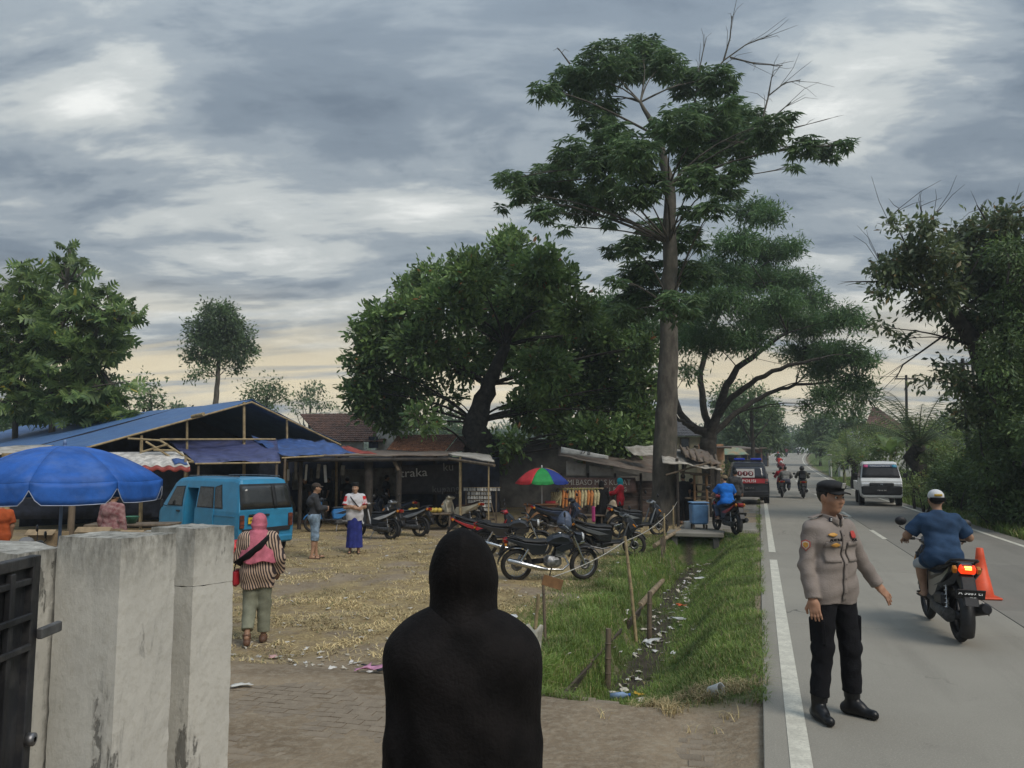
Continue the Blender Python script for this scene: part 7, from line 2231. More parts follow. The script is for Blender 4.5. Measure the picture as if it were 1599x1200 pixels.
 sb_ = MB().tube([(-.115, -.60, .33), (-.10, -.52, .66)], .012, n=7)
 for i in range(7): sb_.lathe([(.020, -.006), (.028, 0), (.020, .006)], 10, M=Matrix.Translation(Vector((-.115, -.60, .36)).lerp(Vector((-.10, -.52, .62)), i / 6)))
 sb_.build('shock_absorber', chrome, root)
 if group == 'parked scooters': MB().tube([(-.10, -.12, .28), (-.22, -.06, .01)], [.014, .012], n=6).build('side_stand', steel, root)
 return root

def motorcycle(label, loc, rz, paint, lean=-.10, group='parked motorcycles', seat=True):
 root = thing('motorcycle', label, 'motorcycle', loc, rz, group); root.rotation_euler = (0, lean, rz)
 rim = mat('rim_silver', (.42, .42, .42), .35, .15, 10, metal=.9, dirt=.3, dirt_col=(.2, .17, .13), dirt_scale=6)
 wheel(root, -.65, .305, .085, rim, 28); wheel(root, .66, .305, .078, rim, 28, steer=R(14))
 MB().sheet(lambda u, v: ((v - .5) * .12, .66 + math.cos(R(35) + u * R(120)) * .345, .305 + math.sin(R(35) + u * R(120)) * .345 - .02 * (2 * v - 1) ** 2), 12, 4, thick=.006).build('front_fender', black_plastic, root)
 MB().sheet(lambda u, v: ((v - .5) * .15, -.65 + math.cos(R(55) + u * R(120)) * .365, .305 + math.sin(R(55) + u * R(120)) * .365 - .02 * (2 * v - 1) ** 2), 12, 4, thick=.006).build('rear_fender', black_plastic, root)
 for s in (-1, 1):
  MB().tube([(s * .085, .66, .305), (s * .085, .43, .86)], [.026, .019], n=9).build('fork_leg', chrome, root)
  MB().tube([(s * .12, -.62, .33), (s * .12, -.44, .62)], [.03, .026], n=9).build('shock_absorber', chrome, root)
 MB().tube([(0, .44, .86), (0, .10, .62), (0, .02, .42)], .03, n=8).build('frame', black_plastic, root)
 MB().tube([(-.34, .20, .99), (-.24, .33, 1.0), (-.10, .40, .93), (.10, .40, .93), (.24, .33, 1.0), (.34, .20, .99)], .012, n=7).build('handlebar', chrome, root)
 for s in (-1, 1):
  MB().tube([(s * .34, .20, .99), (s * .26, .30, .998)], .018, n=8).build('grip', rubber, root)
  MB().tube([(s * .24, .36, .99), (s * .35, .25, .985)], .006, n=5).build('brake_lever', chrome, root)
  mirror(root, s, .33, 1.0, .28, .17)
 MB().prof([(.45, .92), (.60, .90), (.63, .78), (.55, .70), (.46, .74)], .10, .04).build('headlight_cowl', paint, root)
 MB().lathe([(.0005, .03), (.06, .022), (.085, 0), (.08, -.02)], 18, M=Matrix.Translation((0, .625, .82)) @ Matrix.Rotation(R(-90), 4, 'X')).build('headlight', white_light, root)
 MB().prof([(.42, .74), (.34, .86), (.20, .90), (.02, .86), (-.12, .76), (-.10, .70), (.10, .66), (.36, .66)], .135, .05, wf=lambda y, z: .75 + .35 * max(0, min(1, (y + .12) / .4))).build('fuel_tank', paint, root)
 MB().lathe([(.0005, .012), (.03, .010), (.035, 0)], 12, M=Matrix.Translation((0, .18, .90))).build('fuel_cap', chrome, root)
 for s in (-1, 1): MB().prof([(.42, .70), (.40, .62), (.20, .56), (.06, .62), (.20, .70)], .012, .005, x0=s * .13).build('tank_shroud', paint, root)
 MB().prof([(-.06, .73), (-.10, .79), (-.30, .775), (-.50, .80), (-.74, .855), (-.80, .84), (-.76, .80), (-.50, .74), (-.20, .705)], .125, .03, wf=lambda y, z: 1 if y > -.5 else 1 - .25 * min(1, (-.5 - y) / .3)).build('seat', seat_vinyl, root)
 for s in (-1, 1): MB().prof([(-.06, .71), (-.20, .70), (-.50, .735), (-.84, .83), (-.88, .80), (-.60, .68), (-.34, .52), (-.14, .52)], .014, .006, x0=s * .115).build('side_panel', paint, root)
 MB().tube([(-.11, -.55, .80), (-.12, -.86, .90), (.12, -.86, .90), (.11, -.55, .80)], .012, n=7).build('grab_rail', black_plastic, root)
 MB().prof([(-.84, .83), (-.92, .80), (-.90, .72), (-.82, .74)], .07, .015).build('tail_light', red_lens, root)
 MB().prof([(-.84, .74), (-.90, .72), (-1.00, .50), (-.96, .49)], .08, .010).build('mudguard', mat('red_mudguard', (.32, .02, .02), .4, .15, 8) if paint.name.startswith('red') else black_plastic, root)
 MB().box((0, -.965, .60), (.24, .012, .10), (R(20), 0, 0), bev=.004).build('number_plate', plate_black, root)
 for s in (-1, 1):
  MB().tube([(s * .08, -.86, .72), (s * .15, -.88, .72)], [.008, .025], n=8).build('turn_signal', amber_lens, root)
 mb = MB(); mb.box((0, .04, .36), (.24, .34, .22), bev=.06); mb.box((0, .17, .54), (.15, .15, .20), (R(-14), 0, 0), bev=.02)
 for i in range(6): mb.box((0, .17 + .006 * i, .46 + i * .03), (.19, .19, .010), (R(-14), 0, 0), bev=.003)
 for s in (-1, 1): mb.lathe([(.0005, .015), (.07, .012), (.08, 0)], 16, M=Matrix.Translation((s * .125, -.01, .36)) @ Matrix.Rotation(s * R(90), 4, 'Y'))
 mb.build('engine', mat('engine_bright', (.33, .33, .33), .4, .25, 16, metal=.8, dirt=.4, dirt_col=(.07, .06, .05), dirt_scale=9), root)
 MB().tube([(.06, .26, .46), (.10, .34, .32), (.12, .22, .22), (.14, -.10, .24)], .022, n=9).build('exhaust_pipe', chrome, root)
 MB().tube([(.15, -.08, .24), (.16, -.20, .26), (.17, -.82, .42), (.17, -.85, .43)], [.03, .048, .055, .03], n=14).build('muffler', chrome, root)
 MB().lathe([(.03, -.02), (.10, -.015), (.10, .015), (.03, .02)], 16, M=Matrix.Translation((-.06, -.65, .305)) @ Matrix.Rotation(R(90), 4, 'Y')).build('sprocket', steel, root)
 MB().box((-.075, -.32, .345), (.03, .60, .10), (R(4), 0, 0), bev=.02).build('chain_case', black_plastic, root)
 MB().tube([(0.10, .0, .26), (.26, -.02, .26)], .012, n=6).build('foot_peg', rubber, root)
 MB().tube([(-.10, .06, .28), (-.24, .04, .0)], [.014, .012], n=6).build('side_stand', steel, root)
 return root

black_paint = car_paint('black_paint', (.014, .015, .018))
navy_paint = car_paint('navy_paint', (.02, .03, .06))
white_bike = car_paint('white_bike_paint', (.45, .45, .45))
red_paint = car_paint('red_paint', (.36, .02, .025))
blue_paint = car_paint('blue_bike_paint', (.03, .17, .42))
cream_paint = car_paint('cream_paint', (.55, .49, .36))
grey_paint = car_paint('grey_paint', (.10, .105, .11))
rd = -ROAD_A

def lot(px, py, dz=0.0):
 x, y = G(px, py, -.3); return (x, y, gz(x, y) + dz)

# parked machines, near to far
mr_, mf_ = Vector(G(806, 908, -.3)), Vector(G(910, 903, -.3))
hd_ = (mf_ - mr_); mrz = math.atan2(hd_.y, hd_.x) - R(90)
cm = (mr_ + mf_) / 2
motorcycle('black motorcycle with chrome exhaust parked nearest on the dry grass', (cm.x, cm.y, gz(cm.x, cm.y)), mrz + R(-8), car_paint('tank_black', (.012, .014, .02)), lean=.09)
x, y = G(800, 872, -.3)
motorcycle('dark motorcycle half hidden behind the nearest black motorcycle', (x, y + .5, gz(x, y)), R(-95), car_paint('charcoal_tank', (.02, .02, .022)), lean=.09)
bag = thing('helmet_bag', 'grey blue bag hung over the handlebar behind the nearest motorcycle', 'bag', (*D(881, 716, 17.6).xy, -.3))
sdf_obj('bag_body', lambda P: smin(s_ell(P, (0, 0, .86), (.17, .14, .19)), s_ell(P, (.02, 0, 1.0), (.09, .08, .12)), .1) + wrinkle(P, .008, 30, 3), (-.3, -.25, .6), (.3, .25, 1.2), .016, mat('bag_blue', (.085, .11, .17), .5, .2, 8, bump=.3), bag)
MB().tube([(0, 0, 1.05), (.05, 0, 1.12), (.1, .02, 1.08)], .012, n=6).build('handle', black_cloth, bag)
x, y = G(952, 870, -.3)
scooter('dark grey scooter with a white streak beside the nearest motorcycle', (x, y + .2, gz(x, y)), R(-80), black_paint, grey_paint, lean=.08, steer=R(-18))
x, y = G(1000, 845, -.3)
scooter('black scooter with silver leg shields by the bamboo fence', (x, y + .3, gz(x, y)), R(-72), black_paint, mat('silver_trim', (.30, .31, .32), .35, .1, 6, metal=.5), lean=.08, steer=R(-15))
x, y = G(878, 840, -.3)
scooter('dark scooter in the second row below the rainbow umbrella', (x, y + 1.2, gz(x, y)), R(-70), navy_paint, black_paint, lean=.08)
x, y = G(770, 862, -.3)
scooter('black and red scooter tail showing beside the black hood', (x - .1, y + .3, gz(x, y)), R(-88), black_paint, red_paint, lean=.08)
x, y = G(625, 838, -.3)
scooter('black scooter with silver side trim right of the sarong man', (x, y + .2, gz(x, y)), R(66), black_paint, mat('silver_trim', (.30, .31, .32)), lean=.08, steer=R(12))
x, y = G(582, 842, -.3)
scooter('black and white scooter just behind the sarong man', (x, y + .1, gz(x, y)), R(60), black_paint, white_bike, lean=.08, steer=R(15))
x, y = G(600, 826, -.3)
scooter('dark scooter in the back row behind the sarong man', (x, y + 1.2, gz(x, y)), R(70), navy_paint, black_paint, lean=.08)
x, y = G(518, 832, -.3)
scooter('blue and black scooter between the leaning man and the sarong man', (x, y + .2, gz(x, y)), R(110), blue_paint, black_paint, lean=.08)
x, y = G(714, 828, -.3)
sc_ = scooter('cream retro scooter with a brown seat parked by the snack rack', (x, y + .2, gz(x, y)), R(55), cream_paint, cream_paint, lean=.08, steer=R(15))
for ch in sc_.children:
 if ch.name.startswith('seat'): ch.data.materials[0] = mat('brown_seat', (.07, .035, .025), .6, .2, 12)
x, y = D(24, 716, 11.5).xy
scooter('dark scooter parked under the big blue umbrella', (x, y, -.3), R(-50), black_paint, grey_paint, lean=.06)

# ---- ridden machines
def ride(over=None, k=1.0):
 J = dict(pel=(0, -.17, .87), wai=(0, -.13, 1.02), che=(0, -.06, 1.20), nb=(0, -.015, 1.335), nt=(0, .015, 1.41), head=(0, .045, 1.50), shl=(-.185, -.04, 1.30), shr=(.185, -.04, 1.30),
   ell=(-.31, .06, 1.08), wrl=(-.285, .27, 1.045), elr=(.31, .06, 1.08), wrr=(.285, .27, 1.045), hil=(-.09, -.13, .85), hir=(.09, -.13, .85), knl=(-.16, .24, .72), knr=(.16, .24, .72),
   anl=(-.15, .16, .42), anr=(.15, .16, .42), tol=(-.16, .32, .375), tor=(.16, .32, .375))
 if over: J.update(over)
 return J

RIDE_CUT = ((0, -.22, .80), (0, -.35, -.94))
rear = Vector(G(1494, 1003)); fwd = Vector((SIN_A, COS_A))
ro = rear + fwd * .63
scooter('black scooter ridden away past the orange cone with its tail light lit', (ro.x, ro.y, .006), rd + R(3), black_paint, black_paint, lit=True, lean=.03, plate='A 3689 EP', group='ridden motorbikes')
root, J, k, fns, RM4 = person('rider in navy T-shirt and white reversed cap on the nearest scooter', (ro.x, ro.y, .0), rd + R(3), 1.70,
 over=ride(dict(ell=(-.33, .05, 1.08), elr=(.33, .03, 1.07), shl=(-.175, -.05, 1.285), shr=(.175, -.05, 1.285))), skin=skin_mat('skin_rider', (.33, .19, .12)), top=dict(m=cloth('navy_tee', (.035, .07, .135), .2, 4), sleeve='short', th=.022, wr=.010, cutdir=((0, -.17, .735), (0, -.2, -.98))),
 bottom=dict(kind='shorts', m=cloth('pale_shorts', (.38, .40, .42)), len=.10, th=.016, waist=.84), feet=('sandals', mat('dark_sandal', (.03, .025, .02))),
 headw=[('hair', hair_black), ('cap_reversed', cloth('white_cap', (.62, .62, .62), .05))], hands=dict(l=dict(curl=1.2, dir=(.0, .9, -.3), palm=(0, -.2, -1)), r=dict(curl=1.2, dir=(0, .9, -.3), palm=(0, -.2, -1))), vox=.0095)
MB().sheet(lambda u, v: ((u - .5) * .165 * (1 - .05 * v), -.088 - .045 * math.sqrt(max(0, 1 - ((u - .5) * 1.9) ** 2)) + .01 * v, .040 - .050 * v), 10, 3, thick=.006, M=RM4).build('cap_band', black_cloth, root)
MB().sheet(lambda u, v: ((u - .5) * .085, -.113 - .010 * math.sqrt(max(0, 1 - ((u - .5) * 1.6) ** 2)) + .006 * v, .080 - .026 * v), 8, 3, thick=.005, M=RM4).build('cap_label', mat('label_yellow', (.62, .40, .05), .6, .1, 9), root)

x, y = G(1140, 837, -.1)
scooter('black and red scooter stopped on the apron by the food stall', (x, y + .4, -.05), R(8), black_paint, red_paint, lean=.03, group='ridden motorbikes')
person('rider in bright blue T-shirt and striped cap sitting on the stopped scooter', (x, y + .4, -.05), R(8), 1.66, over=ride(dict(ell=(-.30, .08, 1.08), wrl=(-.28, .27, 1.04))), skin=skin_tan, top=dict(m=cloth('bright_blue_tee', (.015, .14, .52), .12), sleeve='short', th=.024, wr=.006, cutdir=((0, -.17, .80), (0, -.2, -.98))),
 bottom=dict(kind='trousers', m=cloth('blue_jeans', (.06, .085, .14)), len=.9, th=.022, waist=.98), feet=('sandals', mat('dark_sandal', (.03, .025, .02))), headw=[('hair', hair_black), ('cap_reversed', cloth('tan_cap', (.20, .15, .09)))], head_dir=(35, 0), hands={}, vox=.014)

def far_rider(label, plabel, s, t, paint, shirt, helmet=None, extra=None, rz=0.0, vox=.02, hair=True):
 x, y = W(s, t); z = float(road_z(t)) + .005
 if t > 62: z += .01
 scooter(label, (x, y, z), rd + rz, paint, paint, group='ridden motorbikes')
 hw = [('helmet', helmet)] if helmet else ([('hair', hair_black)] if hair else [])
 person(plabel, (x, y, z), rd + rz, 1.66, over=ride(), skin=skin_brown, top=dict(m=shirt, sleeve='long', th=.028, cutdir=((0, -.17, .80), (0, -.2, -.98))), bottom=dict(kind='trousers', m=cloth('dark_denim', (.04, .05, .08)), len=.93, th=.02, waist=.98),
  feet=('shoes', black_plastic), headw=hw, vox=vox, face=False)
 return x, y, z

x, y, z = far_rider('dark scooter carrying two people away on the left lane', 'front rider in red on the scooter carrying two', 1.05, 42.5, navy_paint, cloth('red_shirt', (.36, .03, .04)))
person('passenger in grey top sitting behind the rider in red', (x + math.cos(rd) * .05, y - .50, z + .02), rd, 1.64, over=ride(dict(wrl=(-.2, .22, 1.0), wrr=(.2, .22, 1.0))), skin=skin_brown, top=dict(m=cloth('grey_top', (.22, .22, .21)), sleeve='long', th=.03, cutdir=((0, -.2, .62), (0, -.1, -.99))),
 bottom=dict(kind='trousers', m=cloth('slate_skirt', (.09, .09, .12)), len=.9, th=.05, waist=.98), feet=('shoes', black_plastic), headw=[('hair', hair_black)], vox=.02, face=False)
x, y, z = far_rider('black motorbike ridden away by a helmeted backpacker', 'rider in black helmet with a black backpack', 2.05, 42.0, black_paint, cloth('olive_shirt', (.11, .11, .09)), helmet=car_paint('helmet_black', (.012, .013, .016)))
bp_ = thing('backpack', 'black backpack on the helmeted rider', 'backpack', (x - math.sin(-rd) * .26, y - math.cos(rd) * .26, z), rd)
MB().box((0, 0, 1.15), (.32, .16, .46), (R(-12), 0, 0), bev=.06).build('pack', black_cloth, bp_); MB().box((0, -.09, 1.08), (.24, .05, .2), (R(-12), 0, 0), bev=.02).build('pocket', black_plastic, bp_)
far_rider('dark red scooter ahead of the police van', 'rider in maroon on the scooter ahead of the police van', 1.85, 73, red_paint, cloth('maroon_shirt', (.16, .04, .045)), helmet=car_paint('helmet_white', (.5, .5, .5)), vox=.026)
far_rider('small red scooter farther up the left lane', 'rider in bright red farther up the left lane', 2.15, 92, red_paint, cloth('scarlet_shirt', (.50, .04, .035)), vox=.03)
far_rider('tiny scooter climbing toward the road crest', 'rider in dark clothes climbing toward the road crest', 2.3, 112, black_paint, cloth('murky_shirt', (.028, .028, .032)), helmet=car_paint('helmet_red', (.45, .05, .04)), vox=.03)
far_rider('tiny oncoming scooter at the road crest', 'rider with white shirt at the road crest', 4.6, 146, black_paint, cloth('white_shirt', (.55, .54, .56)), rz=R(180), vox=.035)
far_rider('farthest scooter in the middle of the road crest', 'rider in dark red at the middle of the road crest', 3.0, 138, black_paint, cloth('maroon_shirt', (.16, .04, .045)), vox=.035)

# ------------------------------------------------------------------ four-wheeled vehicles
def loft_body(st, w, tumble=.86, belt=1.0, edge=.09):
 """st: (y, z_bottom, z_top, width factor) stations, back to front -> closed mesh with rounded shoulders"""
 mb = MB(); vs = []; n = 0
 for (y, zb, zt, wf) in st:
  ww = w * wf; b = min(belt, zt - .06)
  tp = 1 - (1 - tumble) * max(0, min(1, (zt - belt) / .8))
  e = min(edge, (zt - b) * .5)
  half = [(ww - .07, zb), (ww, zb + .08), (ww + .012, (zb + b) / 2), (ww, b), (ww + (ww * tp - ww) * .5 + .006, (b + zt - e) / 2), (ww * tp, zt - e), (ww * tp - e * .35, zt - e * .3), (ww * tp - e, zt)]
  ring = [(x, y, z) for x, z in half] + [(0, y, zt + .015)] + [(-x, y, z) for x, z in reversed(half)]
  n = len(ring); vs += ring
 fs = []
 for i in range(len(st) - 1):
  for k in range(n):
   k2 = (k + 1) % n
   fs.append((i * n + k, i * n + k2, (i + 1) * n + k2, (i + 1) * n + k))
 fs.append(tuple(range(n))); fs.append(tuple(reversed(range((len(st) - 1) * n, len(st) * n))))
 fs = [tuple(reversed(f)) for f in fs]
 mb.add(vs, fs, 0, False)
 return mb

def cut(mesh_mb, mats, cutters, name, parent):
 """boolean holes: cutters are MB solids"""
 me = mesh_mb.mesh(name, mats); o = link(name, me)
 tmp = []
 for c in cutters:
  co = c.build('cutter', mats); tmp.append(co)
  md = o.modifiers.new('b', 'BOOLEAN'); md.operation = 'DIFFERENCE'; md.object = co; md.solver = 'EXACT'
 bpy.context.view_layer.update()
 m2 = bpy.data.meshes.new_from_object(o.evaluated_get(bpy.context.evaluated_depsgraph_get()))
 bpy.data.objects.remove(o)
 for t in tmp: bpy.data.objects.remove(t)
 m2.materials.clear()
 for m in (mats if isinstance(mats, (list, tuple)) else [mats]): m2.materials.append(m)
 m2.name = name
 return link(name, m2, parent)

def side_x(w, tumble, belt, zt, z):
 if z <= belt: return w + .006
 tp = 1 - (1 - tumble) * max(0, min(1, (zt - belt) / .8)); f = min(1, (z - belt) / max(.01, zt - .09 - belt))
 return w + (w * tp - w) * f + .010 * math.sin(math.pi * f)

def side_panel(parent, name, poly, s, w, tumble, belt, zt, m, off=.006, th=.012, sub=3):
 """(y, z) polygon laid on the vehicle side"""
 pts = []
 n = len(poly)
 for i in range(n):
  a, b = poly[i], poly[(i + 1) % n]
  for k in range(sub): pts.append((a[0] + (b[0] - a[0]) * k / sub, a[1] + (b[1] - a[1]) * k / sub))
 cy = sum(p[0] for p in pts) / len(pts); cz = sum(p[1] for p in pts) / len(pts)
 X = lambda z, o: s * (side_x(w, tumble, belt, zt, z) + o)
 N_ = len(pts)
 vs = [(X(z, off), y, z) for y, z in pts] + [(X(z, off - th), y, z) for y, z in pts] + [(X(cz, off), cy, cz)]
 fs = []
 for i in range(N_):
  j = (i + 1) % N_
  fs.append((i, j, 2 * N_)); fs.append((j, i, i + N_, j + N_))
 if s < 0: pass
 return MB().add(vs, fs).build(name, m, parent)

def inset(poly, d):
 n = len(poly); area = sum(poly[i][0] * poly[(i + 1) % n][1] - poly[(i + 1) % n][0] * poly[i][1] for i in range(n))
 P = poly if area > 0 else poly[::-1]; out = []
 for i in range(n):
  a, b, c = Vector(P[i - 1]), Vector(P[i]), Vector(P[(i + 1) % n])
  e1 = (b - a).normalized(); e2 = (c - b).normalized(); n1 = Vector((-e1.y, e1.x)); n2 = Vector((-e2.y, e2.x)); q = (n1 + n2)
  q = q / max(.3, q.length_squared / 2); out.append((b.x + q.x * d, b.y + q.y * d))
 return out

def car_wheel(parent, x, y, r, w, steel_rim=True):
 wh = bpy.data.objects.new('wheel', None); COL.objects.link(wh); wh.parent = parent
 M = Matrix.Translation((x, y, r)) @ Matrix.Rotation(R(90) * (1 if x > 0 else -1), 4, 'Y')
 MB().lathe([(r * .62, -w / 2), (r * .92, -w / 2), (r, -w * .35), (r, w * .35), (r * .92, w / 2), (r * .62, w / 2)], 26, M=M, closed=True).build('tyre', rubber, wh)
 mb = MB().lathe([(.0005, w * .30), (r * .2, w * .34), (r * .3, w * .22), (r * .5, w * .24), (r * .6, w * .45), (r * .63, w * .45), (r * .63, -w * .4)], 22, M=M)
 for k in range(5):
  a = k * 2 * math.pi / 5; mb.lathe([(.0005, .012), (.012, .010), (.012, 0)], 6, M=M @ Matrix.Translation((math.cos(a) * r * .28, math.sin(a) * r * .28, w * .24)))
 mb.build('rim', steel, wh)

def glass_quad(parent, name, c, m, th=.012, frame=None, fw=.035):
 tl, tr, br, bl = [Vector(p) for p in c]
 nn = (tr - tl).cross(bl - tl).normalized()
 if frame:
  quad([tl, tr, br, bl], 6, 4, 0, 0, th).build(name + '_frame', frame, parent)
  f = lambda u, v: tl.lerp(tr, u).lerp(bl.lerp(br, u), v)
  w_, h_ = (tr - tl).length, (bl - tl).length
  a, b = fw / w_, fw / h_
  c2 = [f(a, b) - nn * -.0, f(1 - a, b), f(1 - a, 1 - b), f(a, 1 - b)]
  sgn = 1
  MBq = MB().sheet(lambda u, v: (c2[0].lerp(c2[1], u).lerp(c2[3].lerp(c2[2], u), v)) + nn * .004, 6, 4, thick=.004)
  return MBq.build(name, m, parent)
 return quad(c, 6, 4, 0, 0, th).build(name, m, parent)

# ---- blue minibus
van_blue = mat('minibus_blue', (.030, .235, .42), .38, .07, 3, spec=.5, coat=.2, dirt=.25, dirt_col=(.06, .22, .34), dirt_scale=2)
tint = mat('tinted_glass', (.035, .037, .037), .12, .15, 3, spec=.6, dirt=.5, dirt_col=(.085, .085, .08), dirt_scale=2)
gasket = mat('window_gasket', (.02, .022, .025), .7, .2, 9)
mb_ = thing('minibus', 'light blue minibus with yellow plate and open side door seen from behind', 'minibus', (-6.28, 18.75, -.30), R(52))
VW, VT, VB, VZ = .745, .84, 1.06, 1.84
body = loft_body([(-.60, .40, .95, .97), (-.615, .36, 1.08, .985), (-.50, .34, 1.62, 1.0), (-.42, .33, 1.80, 1.0), (-.2, .32, VZ, 1.0), (1.9, .32, VZ, 1.0), (2.25, .32, 1.80, .99), (2.42, .32, 1.70, .985), (2.86, .32, 1.12, .97), (3.0, .34, 1.0, .95), (3.05, .40, .80, .93)], VW, VT, VB)
cuts = [MB().box((-.62, 1.50, 1.02), (.9, .52, 1.12))]
for y in (0, 2.15):
 cuts.append(MB().lathe([(.0005, -1.2), (.34, -1.2), (.34, 1.2), (.0005, 1.2)], 22, M=Matrix.Translation((0, y, .28)) @ Matrix.Rotation(R(90), 4, 'Y'), smooth=False))
cut(body, van_blue, cuts[:1], 'body', mb_)
MB().box((-.15, 1.50, 1.02), (.04, .5, 1.1)).build('cabin_interior', tarp_dark, mb_)
for x in (-.60, .60):
 for y in (0, 2.15):
  MB().lathe([(.0005, -.02), (.345, -.02), (.345, .02), (.0005, .02)], 24, M=Matrix.Translation((x * 1.235, y, .30)) @ Matrix.Rotation(R(90), 4, 'Y')).build('wheel_arch', gasket, mb_)
  car_wheel(mb_, x * 1.12, y, .285, .17)
for s in (-1, 1):
 for (nm, poly) in (('side_window', [(.42, 1.12), (1.12, 1.12), (1.12, 1.62), (.55, 1.62)]), ('quarter_window', [(-.14, 1.12), (.36, 1.12), (.48, 1.62), (.12, 1.66)]), ('door_window', [(1.86, 1.12), (2.58, 1.12), (2.28, 1.60), (1.86, 1.62)])):
  if nm == 'side_window': poly = [(.46, 1.12), (1.18, 1.12), (1.18, 1.62), (.58, 1.62)]
  if nm == 'quarter_window': poly = [(.06, 1.12), (.40, 1.12), (.52, 1.62), (.26, 1.68)]
  side_panel(mb_, 'window_seal', poly, s, VW, VT, VB, VZ, gasket, .008)
  side_panel(mb_, nm, inset(poly, .025), s, VW, VT, VB, VZ, tint, .013)
 side_panel(mb_, 'door_handle', [(1.95, .98), (2.08, .98), (2.08, 1.02), (1.95, 1.02)], s, VW, VT, VB, VZ, gasket, .03, .03)
 side_panel(mb_, 'door_seam', [(1.80, .40), (1.812, .40), (1.812, 1.66), (1.80, 1.66)], s, VW, VT, VB, VZ, gasket, .004)
 side_panel(mb_, 'body_crease', [(-.45, .955), (2.75, .955), (2.75, .972), (-.45, .972)] if s > 0 else [(-.45, .955), (1.20, .955), (1.20, .972), (-.45, .972)], s, VW, VT, VB, VZ, van_blue, .012)
 mirror_o = MB().box((s * .90, 2.55, 1.18), (.06, .10, .20), bev=.03).tube([(s * .74, 2.6, 1.10), (s * .88, 2.57, 1.14)], .012, n=6).build('wing_mirror', black_plastic, mb_)
side_panel(mb_, 'sliding_door', [(.55, .42), (1.235, .42), (1.235, 1.10), (.42, 1.10), (.42, .5)], -1, VW, VT, VB, VZ, van_blue, .022, .02)
side_panel(mb_, 'door_pillar', [(1.76, .42), (1.84, .42), (1.84, 1.66), (1.76, 1.66)], -1, VW, VT, VB, VZ, van_blue, .014, .02)
# tail: hatch glass, centre bar, lamps, plate, stripe
def tail(x, z, off=.0):
 y = -.615 + (z - 1.08) * (.115 / .54) if z > 1.08 else -.615 + (1.08 - z) * .02
 return (x, y - off, z)

q = [tail(.66, 1.70, .012), tail(-.66, 1.70, .012), tail(-.70, 1.12, .012), tail(.70, 1.12, .012)]
glass_quad(mb_, 'hatch_glass', q, tint, .02, gasket, .05)
quad([tail(.24, 1.69, .03), tail(.15, 1.69, .03), tail(.19, 1.13, .03), tail(.28, 1.13, .03)][::-1], 2, 4, 0, 0, .02).build('hatch_bar', gasket, mb_)
for s in (-1, 1):
 tlm = MB().box((s * .66, -.625, .84), (.11, .05, .30), bev=.01).build('tail_lamp', mat('brown_lens', (.16, .045, .025), .25, .3, 8), mb_)
 for k in range(2): MB().box((s * .66, -.652, .77 + k * .12), (.112, .012, .010)).build('lamp_rib', gasket, tlm)
pl_ = MB().box((-.28, -.645, .86), (.46, .015, .15), bev=.006).build('number_plate', mat('yellow_plate', (.62, .42, .03), .5, .12, 8), mb_)
lettering('A 1987 KB', .085, mat('plate_print', (.03, .03, .03), .6, .05, 5), pl_, (-.28, -.656, .87), (R(90), 0, 0))
MB().box((-.33, -.645, .975), (.34, .03, .06), bev=.02).build('plate_lamp', gasket, mb_); MB().box((-.02, -.645, .975), (.16, .03, .05), bev=.02).build('hatch_handle', gasket, mb_)
MB().box((0, -.628, .63), (1.30, .02, .10), (0, R(-1), 0), bev=.006).build('black_stripe', gasket, mb_)
MB().box((0, -.60, .40), (1.46, .12, .18), bev=.04).build('bumper', van_blue, mb_)
MB().lathe([(.0005, .004), (.13, .004), (.13, -.01)], 18, M=Matrix.Translation((.22, -.629, .53)) @ Matrix.Rotation(R(90), 4, 'X') @ Matrix.Scale(.55, 4, (0, 1, 0))).build('rust_patch', mat('rust', (.06, .035, .03), .9, .3, 12), mb_)
for s in (-1, 1): MB().tube([(s * .55, -.3, 1.87), (s * .56, .6, 1.885), (s * .55, 1.9, 1.87)], .014, n=6).build('roof_rail', steel, mb_)
glass_quad(mb_, 'windscreen', [(-.60, 2.44, 1.685), (.60, 2.44, 1.685), (.66, 2.83, 1.16), (-.66, 2.83, 1.16)], tint, .015)

# ---- police van
van_grey = mat('police_grey', (.030, .034, .042), .35, .08, 3, spec=.5, coat=.3, dirt=.3, dirt_col=(.06, .06, .06), dirt_scale=2)
px_, py_ = D(1176, 716, 34.2).xy
pv = thing('police_van', 'dark grey police van with red tail band and blue roof lights', 'van', (px_ - .02, py_ + .7, -.03), rd + R(4))
PW, PTm, PB, PZ = .83, .82, 1.06, 1.86
body = loft_body([(-.70, .42, .80, .97), (-.74, .38, 1.00, .985), (-.66, .34, 1.10, 1.0), (-.44, .32, 1.74, 1.0), (-.30, .32, 1.82, 1.0), (0, .32, PZ, 1.0), (1.8, .32, PZ, 1.0), (2.3, .32, 1.78, .99), (2.95, .32, 1.16, .97), (3.3, .34, 1.02, .94), (3.4, .40, .80, .9)], PW, PTm, PB)
body.build('body', van_grey, pv)
glass_quad(pv, 'hatch_glass', [(.66, -.475, 1.70), (-.66, -.475, 1.70), (-.72, -.672, 1.14), (.72, -.672, 1.14)], glass_dark('hatch_dark', (.03, .034, .045), .15), .02, gasket, .03)
